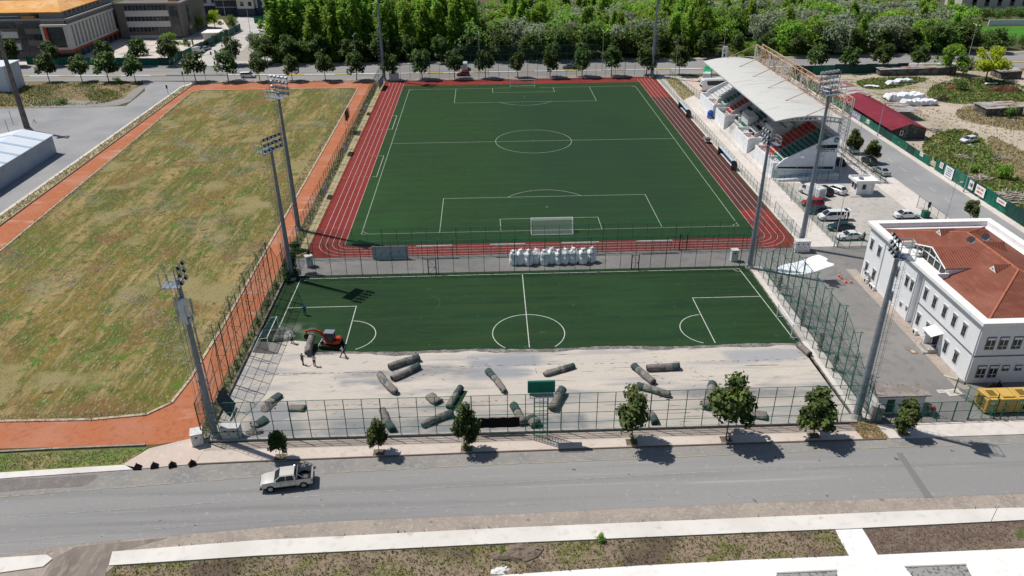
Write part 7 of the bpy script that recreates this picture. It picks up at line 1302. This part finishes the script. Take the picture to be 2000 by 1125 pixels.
person('person in a blue top and dark trousers on the left of the court turf', (*pp(596, 616)[:2], .1), -60, 'blue', 'dark', .12, .15, (.2, .5)); person('person in a white top and dark trousers standing left of the excavator arm', pp(571, 671), -20, 'white', 'dark', .1, .1, (.3, .1))
person('person in dark clothes standing below the excavator arm at the left', pp(592, 713), 60, 'dark', 'brown', .1, .05, (.9, .2), False); person('person in a white shirt and dark trousers facing the hanging roll', pp(615, 716), 100, 'white', 'dark', .12, .08, (.2, .7))
person('person in a white shirt striding behind the excavator', pp(671, 698), 175, 'white', 'dark', .42, .2, (.4, -.5)); person('person in a white shirt at the open tailgate of the minivan, left of two', pp(1649, 431), 180, 'white', 'dark', .05, .1, (.6, .8)); person('person in a dark top at the open minivan tailgate, right of two', pp(1655, 430), 190, 'dark', 'dark', .05, .05, (.3, .4))
person('person in dark clothes standing at the rear of the nearest white sedan', pp(1686, 471), 200, 'dark', 'dark', .05, .1, (.3, .3))
person('person in dark clothes by the shed, beside a red bundle', (39.9, -108.9, .03), 200, 'brown', 'dark', .05, .1, (.3, .3)); t = thing('red_bundle', 'red bundle held beside the flat roofed shed', 'bundle', (40.3, -109.0, .9)); MB().rings([[(r_*math.cos(a), r_*math.sin(a), z) for a in (i*P/4 for i in range(8))] for r_, z in ((.1, 0), (.22, .1), (.2, .35), (.08, .5))]).build('cloth', CP['red'], t); MB().path([(-.1, 0, .4), (0, 0, .6), (.1, 0, .4)], .02).build('handle', CP['red'], t)
# ================================================================ TREES AND PLANTS
def leafmat(name, c, hi, tr=.22, objr=.22, isl=.35):
    return mat(name, c, .62, layers=[(.35, .40, .66, hi)], island=isl, objrand=objr, trans=tr, coord='pos', spec=.2, upn=.6)
LM = dict(street=leafmat('linden_leaves', (.06, .105, .024), (.11, .165, .035), .3), near=leafmat('young_linden_leaves', (.072, .105, .026), (.135, .165, .042), .25, .12),
          poplar=leafmat('poplar_leaves', (.19, .335, .04), (.30, .48, .06), .5, .25), willow=leafmat('willow_leaves', (.22, .265, .16), (.32, .38, .25), .45, .2), broad=leafmat('dark_leaves', (.105, .18, .04), (.17, .26, .055), .38, .3),
          yellow=leafmat('yellow_green_leaves', (.34, .43, .022), (.48, .55, .04), .45, .05), bright=leafmat('bright_leaves', (.16, .30, .03), (.22, .38, .042), .45, .1))
def leafmesh(name, blobs, n, size, m, seed, inner=.25, up=.25, aspect=1.0, jit=.07):
    r = np.random.default_rng(seed); B = np.array(blobs, float); area = (B[:, 3]*B[:, 4]+B[:, 3]*B[:, 5]+B[:, 4]*B[:, 5]); k = r.choice(len(B), n, p=area/area.sum()); d = r.normal(size=(n, 3)); d /= np.linalg.norm(d, axis=1)[:, None]
    rr = np.where(r.random(n) < inner, r.uniform(.35, .85, n), r.normal(1.0, jit, n)); c = B[k, :3]+d*B[k, 3:6]*rr[:, None]
    nn = d/B[k, 3:6]*B[k, 3:6].mean(axis=1)[:, None]; nn /= np.linalg.norm(nn, axis=1)[:, None]; nn = nn+r.normal(size=(n, 3))*.55+np.array([0, 0, up]); nn /= np.linalg.norm(nn, axis=1)[:, None]
    u = np.cross(nn, r.normal(size=(n, 3))); u /= np.linalg.norm(u, axis=1)[:, None]; v = np.cross(nn, u); s = (size*r.uniform(.55, 1.35, n))[:, None]
    P_ = np.stack([c-u*s*.5*aspect, c+v*s*.34-u*s*.05+nn*s*.06, c+u*s*.5*aspect, c-v*s*.34+u*s*.05+nn*s*.06], 1).reshape(-1, 3)
    me = bpy.data.meshes.new(name); me.vertices.add(4*n); me.vertices.foreach_set('co', P_.astype(np.float32).ravel()); me.loops.add(4*n); me.loops.foreach_set('vertex_index', np.arange(4*n, dtype=np.int32)); me.polygons.add(n); me.polygons.foreach_set('loop_start', np.arange(0, 4*n, 4, dtype=np.int32)); me.update(); me.validate(); me.materials.append(m); return me
def crown_blobs(kind, seed):
    r = random.Random(seed); B = []
    if kind == 'street':      # unit: height 1 (crown .28 - 1), half width .36
        B.append((0, 0, .56, .23, .23, .22))
        for i in range(20):
            z = r.uniform(.34, .92); w_ = .33*(1-((z-.50)/.50)**2*.8 if z > .5 else 1-((.5-z)/.3)**2*.45); a = r.uniform(0, 6.28); q = w_*r.uniform(.55, .9); s = r.uniform(.07, .12); B.append((q*math.cos(a), q*math.sin(a), z, s*1.15, s*1.15, s))
    elif kind == 'poplar':
        B.append((0, 0, .46, .075, .075, .34))
        for i in range(30):
            z = r.uniform(.12, .90); w_ = .145*min(1, (1.0-z)*2.3+.08)*min(1, .5+z*1.4); a = r.uniform(0, 6.28); q = w_*r.uniform(.35, .95); s = r.uniform(.026, .05); B.append((q*math.cos(a), q*math.sin(a), z, s, s, s*r.uniform(2.2, 3.2)))
    elif kind == 'willow':
        B.append((0, 0, .5, .3, .3, .3))
        for i in range(22):
            z = r.uniform(.25, .86); w_ = .46*math.sqrt(max(.05, 1-((z-.48)/.50)**2)); a = r.uniform(0, 6.28); q = w_*r.uniform(.45, .95); s = r.uniform(.10, .18); B.append((q*math.cos(a), q*math.sin(a), z, s*1.1, s*1.1, s*.9))
    elif kind == 'spread':
        for i in range(26):
            z = r.uniform(.34, .9); w_ = .56*math.sqrt(max(.05, 1-((z-.5)/.5)**2)); a = r.uniform(0, 6.28); q = w_*r.uniform(.2, .95); s = r.uniform(.09, .16); B.append((q*math.cos(a), q*math.sin(a), z, s*1.3, s*1.3, s*.7))
    elif kind == 'bush':
        for i in range(12):
            a = r.uniform(0, 6.28); q = r.uniform(0, .4); s = r.uniform(.15, .26); B.append((q*math.cos(a), q*math.sin(a), r.uniform(.2, .7), s, s, s))
    return B
def trunkmesh(name, kind, seed, base=.012):
    r = random.Random(seed); b = MB(); top = {'street': .62, 'poplar': .9, 'willow': .6, 'spread': .6, 'bush': .5}[kind]; f = {'street': .3, 'poplar': .16, 'willow': .16, 'spread': .3, 'bush': .05}[kind]; lean = [r.uniform(-.02, .02) for _ in range(2)]; pts = [(0, 0, 0), (lean[0]*.5, lean[1]*.5, f), (lean[0], lean[1], top)]
    b.tube(pts[0], (0, 0, .02), base*1.7, base*1.15, 7, False); b.tube((0, 0, .02), pts[1], base*1.15, base*.85, 7, False); b.tube(pts[1], pts[2], base*.85, base*.25, 6)
    for i in range(7 if kind != 'bush' else 4):
        z = f+(top-f)*i/7*.8; a = i*2.4+r.random(); l = r.uniform(.14, .26)*(.5 if kind == 'poplar' else 1)*(1.5 if kind == 'spread' else 1); b.tube((lean[0]*z, lean[1]*z, z), (l*math.cos(a), l*math.sin(a), z+l*.8), base*.45, base*.15, 5)
    me = bpy.data.meshes.new(name); me.from_pydata(b.v, [], b.f); me.materials.append(W['bark']); return me
PT = {}
def proto(kind, m, n, size, k, seed0, base=.012, **kw):
    key = (kind, m); PT[key] = [(leafmesh('crown', crown_blobs(kind, seed0+i), n, size, LM[m], seed0+i, **kw), trunkmesh('trunk', kind, seed0+i, base)) for i in range(k)]
proto('street', 'near', 2600, .078, 4, 10, .011, inner=.3, jit=.20); proto('street', 'street', 1500, .075, 4, 20, .014, jit=.13); proto('poplar', 'poplar', 2600, .036, 5, 30, .010, aspect=1.3, jit=.16); proto('willow', 'willow', 1900, .072, 4, 40, .015)
proto('willow', 'broad', 1700, .072, 4, 50, .015); proto('spread', 'yellow', 2200, .075, 1, 60, .02); proto('spread', 'bright', 1900, .075, 2, 66, .02); proto('willow', 'poplar', 1700, .07, 3, 70, .014); proto('bush', 'broad', 700, .10, 3, 80, .01); proto('bush', 'bright', 700, .10, 2, 84, .01)
TR = random.Random(77)
def tree(name, label, kind, m, loc, h, wf=1.0, group=None, idx=None, cat='tree'):
    t = thing(name, label, cat, loc, TR.uniform(0, 6.28), group); cm, tm = PT[(kind, m)][TR.randrange(len(PT[(kind, m)])) if idx is None else idx % len(PT[(kind, m)])]
    c = inst(cm, 'crown', t); tr_ = inst(tm, 'trunk', t)
    if kind == 'bush': tr_.name = 'stem'
    t.scale = (h*wf*TR.uniform(.9, 1.1), h*wf*TR.uniform(.9, 1.1), h); return t
NT = [((-34.9, -113.0), 4.0, .76, 'smallest street tree, leftmost in the near row behind the pickup'), ((-24.1, -112.7), 4.5, .78, 'second street tree from the left in the near row, beside a bare fence bay'), ((-14.4, -112.5), 6.0, .72, 'third street tree from the left in the near row, left of the black shade cloth'),
      ((4.2, -112.2), 7.2, .78, 'street tree in the near row just right of the green lattice tower'), ((14.9, -112.2), 8.5, .80, 'largest street tree in the near row, in the right half of the fence'), ((25.0, -112.0), 6.0, 1.12, 'broad street tree in the near row left of the near right mast'), ((35.3, -112.0), 4.7, .86, 'rightmost near street tree, in front of the flat roofed shed')]
for i, (p_, h, wf, lab) in enumerate(NT):
    tree('street_tree', lab, 'street', 'near', (*p_, .1), h, wf, 'street trees on the near pavement', i)
    t = thing('tree_pit', 'tree pit at the foot of the %s street tree of the near row' % ORD[i], 'tree pit', (p_[0], p_[1], .13), 0, 'tree pits on the near pavement'); MB().box(-.65, -.55, 0, .65, .55, .02).build('soil', G_['drysoil'], t); k_ = MB(); kerb(k_, [(-.65, -.55), (.65, -.55), (.65, .55), (-.65, .55)], .08, .05, True); k_.build('edging', W['concrete'], t)
    if i in (2, 3, 6): tree('sucker_bush', 'leafy suckers round the foot of the %s near street tree' % ORD[i], 'bush', 'bright', (p_[0], p_[1], .1), 1.0, 1.1, 'suckers at street tree feet', cat='bush')
FX = [(97, 160), (161, 160), (213, 160), (265, 160), (385, 158), (448, 158), (509, 158), (572, 158), (636, 158), (697, 157), (762, 155), (825, 155), (888, 155), (948, 153.5), (1011, 152), (1074, 151), (1137, 150), (1194, 149), (1262, 148), (1325, 146), (1575, 133), (1637, 131), (1700, 129), (1766, 127)]
for i, (px, py) in enumerate(FX):
    x, y = g(px, py); y = 66.2+yo(x) if x > -115 else y
    wh_ = ('before the college' if px < 300 else 'left of the distant mast' if px < 740 else 'behind the distant goal' if px < 1270 else 'beside the coaches' if px < 1400 else 'by the dirt yard')
    tree('street_tree', '%s round tree from the left on the near avenue side, %s' % (ORD[i] if i < 20 else ['twenty-first', 'twenty-second', 'twenty-third', 'last'][i-20], wh_), 'street', 'street', (x, y, .1), TR.uniform(8.3, 9.6), TR.uniform(.92, 1.08), 'street trees along the avenue')
k = 0
for x in [-173, -159.5, -141, -129.5, -119.5, -97.5, -86.5]+[-78+10.3*i for i in range(28)]:
    if x > 172: continue
    h = TR.uniform(8.5, 10.5) if x > -84 else TR.uniform(8.5, 10)
    if 28 < x < 34: continue
    tree('street_tree', 'dark round tree of the far avenue row, %s' % ('before the college building' if x < -110 else 'at the crossing' if x < -84 else 'against the tall poplars' if x < -10 else 'against the grey willows' if x < 110 else 'near the right edge'), 'street', 'street', (x, 90.8+yo(x)*.8, .1), h, TR.uniform(.95, 1.15), 'dark trees along the far side of the avenue'); k += 1
# the wood
def zone(px_): return px_
cnt = {}
def wood(x, y):
    u = TR.random(); back = (y-96)/60
    if x < -14:
        kd = ('poplar', 'poplar', TR.uniform(17.5, 22)) if u < .86 else (('willow', 'broad', TR.uniform(9, 13)) if u < .94 else ('willow', 'willow', TR.uniform(9, 12)))
        if y < 99 and u > .5: kd = ('willow', 'broad', TR.uniform(7, 10))
    elif x < 52:
        cl_ = math.sin(x*.21+1)+math.sin(y*.17+x*.05)
        kd = ('poplar', 'poplar', TR.uniform(13, 16.5)) if cl_ > .55 else (('willow', 'willow', TR.uniform(10, 13)) if cl_ > -.7 else ('willow', 'broad', TR.uniform(9, 13)))
        if TR.random() < .22: kd = ('willow', 'poplar', TR.uniform(10, 14))
    elif x < 78:
        kd = ('poplar', 'poplar', TR.uniform(12, 15.5)) if u < .55 else ('willow', 'poplar', TR.uniform(10, 13))
    else:
        cl_ = math.sin(x*.13+y*.11)+math.sin(y*.23-x*.07)
        kd = ('willow', 'willow', TR.uniform(9.5, 13)) if cl_ > -.1 else (('willow', 'poplar', TR.uniform(9.5, 13)) if cl_ > -1.1 else ('willow', 'broad', TR.uniform(9, 12)))
        if u < .14: kd = ('poplar', 'poplar', TR.uniform(12, 15))
    return kd
LAB = {('poplar', 'poplar'): ('poplar_tree', 'tall light green poplar in the wood beyond the avenue', 'poplars in the wood'), ('willow', 'willow'): ('willow_tree', 'rounded grey green willow in the wood beyond the avenue', 'grey green willows in the wood'),
       ('willow', 'broad'): ('broadleaf_tree', 'dark green broadleaf tree in the wood beyond the avenue', 'dark broadleaf trees in the wood'), ('willow', 'poplar'): ('broadleaf_tree', 'fresh green rounded tree in the wood beyond the avenue', 'fresh green trees in the wood')}
y = 96.0; row = 0
while y < 162:
    x = -86+(row % 2)*2.8; ymaxL = 126
    while x < 215:
        jx, jy = x+TR.uniform(-1.5, 1.5), y+TR.uniform(-1.6, 1.6); sp_ = 4.5 if x < -14 else 6.2
        if not (x < -14 and y > ymaxL) and not (68 < x < 92 and y < 96+ (x-60)*1.1 and y < 128) and not (x > 188 and 112 < y < 210 and x > 196-(y-112)*.1) and not (x > 150 and y > 150) and not (x > 172) and not (x > 160 and y < 116):
            kd = wood(x, y); nm, lab, grp = LAB[kd[:2]]; cnt[kd[:2]] = cnt.get(kd[:2], 0)+1
            tree(nm, lab, kd[0], kd[1], (jx, jy, 0), kd[2], TR.uniform(1.1, 1.5) if kd[0] == 'poplar' else TR.uniform(.85, 1.15), grp)
        x += sp_
    y += 5.6; row += 1
print('wood', cnt)
for i in range(9): x = 205+i*5.5+TR.uniform(-.5, .5); tree('hedge_tree', 'dark dense tree of the hedge in front of the cream building', 'willow', 'broad', (x, 160, 0), 5.2, 1.3, 'dark hedge trees at the top right')
for i, (x, y, h) in enumerate(((163, 99, 8.5), (170, 100, 7), (177, 99, 6), (184, 100, 5), (167, 108, 8))): tree('broadleaf_tree', 'dark green tree at the right end of the wood beside the bright lawn', 'willow', 'broad', (x, y, 0), h, 1.05, 'dark trees beside the bright lawn')
tree('yellow_tree', 'broad yellow green tree standing on the dirt yard near the right edge', 'spread', 'yellow', (142.3, 52.6, 0), 10.0, 1.0); tree('locust_tree', 'bright green spreading tree left of the yellow green tree by the scrap shed', 'spread', 'bright', (135.2, 61.2, 0), 9.8, .85); tree('locust_tree', 'dark leafy tree between the bright and the yellow green tree', 'willow', 'broad', (139.5, 60, 0), 6.0, 1.0)
for i, (px, py, h, wf, kd, m_, lab) in enumerate(((1664, 300, 5.6, 1.0, 'street', 'near', 'left of two small trees behind the grandstand end wall'), (1700, 318, 4.9, 1.0, 'street', 'near', 'right of two small trees behind the grandstand end wall'), (1893, 432, 4.0, 1.05, 'street', 'near', 'small tree beside the side street above the tiled roof'),
    (388, 62, 7, .8, 'spread', 'yellow', 'pale yellow tree beside the brown building end'), (421, 58, 8, .85, 'spread', 'yellow', 'bright yellow green tree below the apartment blocks'), (457, 58, 6, .8, 'willow', 'broad', 'small green tree at the upper end of the green sheeting'), (334, 104, 7.5, .9, 'spread', 'bright', 'thin spreading tree on the plaza before the college building'),
    (340, 112, 5, 1, 'willow', 'willow', 'low bushy tree on the plaza behind the green sheeting'), (276, 108, 5.5, .9, 'willow', 'broad', 'light tree on the plaza between two dark street trees'), (368, 96, 4, .8, 'willow', 'broad', 'small round tree on the plaza behind the sheeting'), (378, 92, 3.5, .8, 'poplar', 'poplar', 'slim young conifer like tree by the kiosk'), (498, 100, 7, .8, 'willow', 'willow', 'pale slim tree on the gravel lot left of the wood'))):
    x, y = g(px, py); tree('small_tree', lab, kd, m_, (x, y, .05), h, wf)
for i, (x, y, h, wf, m_, lab) in enumerate(((96.5, -31.5, 3.6, 1.15, 'bright', 'large green bush between the timber heaps'), (92.3, -27.5, 2.0, 1.3, 'bright', 'low green bush left of the large bush among the timber'), (128.5, 42, 4.0, 1.2, 'broad', 'dark bush on the weeds below the bright green tree'), (124.5, 11.5, 3.6, 1.0, 'broad', 'dark bush beside the grey sheet roofed shed'), (-1.4, -126.6, 1.2, .9, 'bright', 'small green bush on the edge of the lower white pavement'), (-10.6, -127.6, .9, 1.0, 'bright', 'low green plant beside the earth mound on the weed strip'), (-126, 66, 2.5, 1.4, 'bright', 'bright green bush on the weedy island beside the avenue'), (-132, 43, 2.0, 1.6, 'broad', 'dark low bush at the near edge of the weedy island'))):
    tree('green_bush', lab, 'bush', m_, (x, y, .03), h, wf, cat='bush')
for i in range(26):
    a = -82+i*9.7+TR.uniform(-2, 2); tree('roadside_bush', 'bush along the foot of the wood beside the far pavement', 'bush', TR.choice(['bright', 'broad', 'bright']), (a, 93.5+yo(a)*.5, 0), TR.uniform(2.0, 3.6), 1.4, 'bushes at the foot of the wood', cat='bush')
for i in range(34):
    x = TR.uniform(64, 90); y = TR.uniform(94, 126)
    if y < 95+(x-58)*1.2: tree('clearing_bush', 'bright green bush in the clearing of the wood', 'bush', 'bright', (x, y, 0), TR.uniform(1.4, 3.0), 1.5, 'bushes in the clearing of the wood', cat='bush')
# ivy round the court corner mast, creepers on fences
iv = leafmesh('ivy', [(0, 0, .8, .9, .9, .9), (.1, .5, 2.2, .7, .8, 1.1), (.2, .9, 3.4, .6, .7, .9), (.9, 2.2, 3.8, 1.1, .7, .45), (1.9, 1.9, 4.0, .9, .4, .22), (-.9, 2.4, 1.6, .7, 1.4, 1.4), (.3, 2.9, 4.6, .9, .5, .5), (-.5, -1.2, 1.0, .5, .8, .9), (2.9, 1.6, 3.7, .5, .3, .15)], 3600, .26, ivy_m, 5, .3)
o = bpy.data.objects.new('ivy_clump', iv); COL.objects.link(o); o.location = (-42.9, -69.6, 0); tag(o, 'dark ivy clump climbing the mast and fence at the left court corner', 'ivy')
gw_leaf = leafmat('creeper_leaves', (.06, .12, .03), (.09, .16, .04), .3, 0)
rs = random.Random(6)
for i in range(6):
    y = -73-i*5.6; me = leafmesh('creeper', [(rs.uniform(-.2, .2), rs.uniform(-.8, .8), rs.uniform(.3, .9), .25, .5, rs.uniform(.3, .7)) for _ in range(2)], 160, .2, gw_leaf, 90+i, .3); o = bpy.data.objects.new('creeper', me); COL.objects.link(o); o.location = (-44.7, y, 0); tag(o, '%s creeper from the far end along the foot of the tall left fence' % ORD[i], 'creeper', 'creepers on the tall left fence')
rsm = leafmat('rusty_creeper_leaves', (.12, .05, .025), (.06, .07, .02), .1, 0)
for i, (y, z) in enumerate(((-78.5, 1.6), (-88, 1.5), (-94.5, 1.3), (-99.3, 1.0))):
    me = leafmesh('creeper', [(0, 0, z+.8, .3, .4, .7), (0, .1, z-.6, .3, .35, .8)], 260, .2, rsm, 120+i, .3); o = bpy.data.objects.new('creeper', me); COL.objects.link(o); o.location = (32.6, y, 0); tag(o, '%s rust coloured creeper from the far end on the tall right fence' % ORD[i], 'creeper', 'rust coloured creepers on the tall right fence')
# grass and weeds nobody could count
def tufts(name, label, poly, dens, h, w_, m, seed, blades=2, z=.05, clump=None, cat='grass'):
    r = np.random.default_rng(seed); P_ = np.array(poly, float); x0, y0 = P_.min(0); x1, y1 = P_.max(0); n = int((x1-x0)*(y1-y0)*dens); X_ = r.uniform(x0, x1, n); Y_ = r.uniform(y0, y1, n); ins = np.zeros(n, bool); j = len(P_)-1
    for i in range(len(P_)):
        xi, yi = P_[i]; xj, yj = P_[j]; c = ((yi > Y_) != (yj > Y_)) & (X_ < (xj-xi)*(Y_-yi)/(yj-yi+1e-12)+xi); ins ^= c; j = i
    if clump and clump < 0: ins &= ((np.sin(X_*.31+np.sin(Y_*.23)*2+1)+np.sin(Y_*.19+X_*.13)+np.sin(X_*.9+Y_*.7)*.5+np.sin(Y_*1.3-X_*.8)*.5+r.normal(0, .3, n)) > 1.3)
    elif clump: ins &= (np.sin(X_*clump+np.sin(Y_*clump*.7)*2)+np.sin(Y_*clump*1.3+X_*.4)+r.normal(0, .6, n)) > .2
    X_ = X_[ins]; Y_ = Y_[ins]; n = len(X_); X_ = np.repeat(X_, blades)+r.normal(0, w_*.4, n*blades); Y_ = np.repeat(Y_, blades)+r.normal(0, w_*.4, n*blades); n *= blades
    a = r.uniform(0, 6.28, n); hh = h*r.uniform(.4, 1.3, n); dx, dy = np.cos(a)*w_*.5, np.sin(a)*w_*.5; lx, ly = r.normal(0, .45, n)*hh, r.normal(0, .45, n)*hh
    V = np.stack([np.stack([X_-dx, Y_-dy, np.full(n, z-.02)], 1), np.stack([X_+dx, Y_+dy, np.full(n, z-.02)], 1), np.stack([X_+lx, Y_+ly, z+hh], 1)], 1).reshape(-1, 3)
    me = bpy.data.meshes.new(name); me.vertices.add(3*n); me.vertices.foreach_set('co', V.astype(np.float32).ravel()); me.loops.add(3*n); me.loops.foreach_set('vertex_index', np.arange(3*n, dtype=np.int32)); me.polygons.add(n); me.polygons.foreach_set('loop_start', np.arange(0, 3*n, 3, dtype=np.int32)); me.update(); me.validate(); me.materials.append(m)
    o = bpy.data.objects.new(name, me); COL.objects.link(o); tag(o, label, cat, None, 'stuff'); return o
gf = mat('field_grass_blades', (.225, .19, .065), .85, layers=FL_, island=.2, trans=.5, upn=.6)
gs = mat('straw_blades', (.50, .43, .26), .8, layers=[(.4, .5, .7, (.27, .26, .10))], island=.25, trans=.5, upn=.6); gw_ = mat('weed_blades', (.12, .19, .04), .8, layers=[(.5, .45, .65, (.27, .24, .10)), (1.5, .5, .7, (.08, .16, .03))], island=.25, trans=.5, upn=.6); gp_ = mat('pale_weed_heads', (.50, .51, .44), .8, island=.2, trans=.5, upn=.6)
tufts('field_grass', 'dry grass standing all over the left field', fld, 2.5, .07, .20, gf, 1, 2); tufts('pale_weeds', 'pale weed heads in patches on the left field', fld, 6, .10, .26, gp_, 2, 2, .08, clump=-.13, cat='weeds')
tufts('strip_grass', 'straw coloured tall grass between the left road and the clay path', [(-104.3, -70), (-101.9, -60), (-102.3, 62.5), (-104.3, 62)], 6, .45, .22, gs, 3, 2); tufts('kerb_grass', 'dry grass along the right kerb of the left field', [(-51.6, 56), (-50.0, 55), (-49.8, -85), (-51.6, -95)], 9, .35, .15, gs, 4, 2)
tufts('fence_weeds', 'weeds along the foot of the long fence', [(-45.9, 62), (-44.3, 62), (-44.0, -109), (-45.3, -109)], 9, .45, .16, gw_, 5, 2, cat='weeds'); tufts('verge_grass', 'grass and weeds on the lower weed strip', (wt+wb)[::-1], 16, .20, .12, mat('verge_blades', (.21, .19, .07), .8, layers=[(.6, .45, .62, (.10, .15, .035)), (.4, .55, .7, (.32, .24, .13))], island=.3, trans=.5, upn=.6), 6, 2)
tufts('soil_weeds', 'sparse dry weeds on the dark soil strip', gp([(1686, 1034), (2000, 1019), (2000, 1071), (1714, 1084)]), 12, .14, .08, mat('dry_blades', (.25, .19, .12), .8, layers=[(.6, .55, .7, (.09, .10, .03))], island=.3, trans=.5, upn=.6), 7, 2, clump=.9, cat='weeds')
tufts('near_strip_grass', 'tall grass strip below the clay path at the left edge', [(-75, -111.2), (-50.6, -110.7), (-51.9, -113.1), (-75, -114.2)], 16, .3, .1, gs, 8, 2); tufts('near_strip_weeds', 'green weeds in the grass strip below the clay path', [(-75, -111.2), (-50.6, -110.7), (-51.9, -113.1), (-75, -114.2)], 7, .25, .1, gw_, 9, 2, cat='weeds')
tufts('patch_weeds', 'dry weeds in the gap of the near pavement', [(30.5, -112.7), (33.3, -112.7), (32.9, -109.9), (30.1, -109.9)], 40, .3, .1, gs, 10, 2, cat='weeds')
tufts('bank_grass', 'straw grass on the bank beside the distant track corner', gp([(1297, 153), (1322, 153), (1357, 185), (1335, 196)]), 8, .4, .18, gs, 11, 2)
for i, (kk, p) in enumerate(WEED): tufts('yard_weeds', ['green weeds around the timber heaps on the dirt yard', 'green weeds below the yellow green tree on the dirt yard', 'green weeds around the small covered stacks near the avenue', 'tall straw grass round the grey sheet roofed shed', 'dry scrub at the right edge beyond the dirt path'][i], p, 3.5, .5 if kk == 'brown' else .45, .45, gs if kk == 'brown' else gw_, 20+i, 2, cat='weeds')
def edge(pts, a, b): return [(x, y+a) for x, y in pts]+[(x, y+b) for x, y in pts[::-1]]
tufts('kerb_weeds', 'sparse weeds in the joint between the dirt verge and the lower pavement', edge(vt, -.02, .22), 5, .22, .10, gw_, 40, 2, clump=.9, cat='weeds'); tufts('kerb_weeds', 'green weeds along the lower edge of the lower pavement', edge(wt, -.5, .08), 9, .24, .12, gw_, 41, 2, clump=.8, cat='weeds')
tufts('kerb_weeds', 'weeds along the foot of the near fence', [(-43, -109.6), (31, -109.6), (31, -109.35), (-43, -109.35)], 6, .25, .12, gw_, 42, 2, clump=.7, cat='weeds'); tufts('kerb_grass', 'dry grass overhanging the kerb along the clay path', [(-99.9, 54), (-97.9, 4), (-95.9, -62), (-94.6, -62), (-96.5, 4), (-98.5, 54)], 10, .3, .14, gs, 43, 2); tufts('kerb_grass', 'dry grass along the near kerb of the left field', [(-88, -98.2), (-70, -105.1), (-58.9, -105.3), (-52.8, -104.6), (-53.5, -103.4), (-59, -103.9), (-70, -103.5), (-88, -97)], 12, .3, .12, gs, 44, 2)
tufts('island_weeds', 'dry weeds on the island between the avenue and the car park', smooth_poly([(-165, 42), (-130, 40.2), (-118, 43), (-119, 57), (-122, 66), (-160, 69)], 2), 6, .5, .3, gs, 30, 2, clump=.3, cat='weeds'); tufts('island_green', 'green weeds on the island between the avenue and the car park', smooth_poly([(-165, 42), (-130, 40.2), (-118, 43), (-119, 57), (-122, 66), (-160, 69)], 2), 5, .5, .35, gw_, 31, 2, clump=.21, cat='weeds')
tufts('far_strip_weeds', 'brown dry weeds between the clay path and the avenue pavement', [(-100, 65.3), (-46, 64.8), (-46, 66.1), (-100, 66.9)], 8, .35, .2, mat('brown_blades', (.30, .19, .10), .8, island=.3, trans=.5, upn=.6), 32, 2, cat='weeds')
tufts('yard_scrub', 'thin dry scrub over the sandy dirt yard', [(86, -100), (200, -60), (200, 62), (86, 62)], .9, .35, .3, gs, 33, 2, clump=.12, cat='weeds')
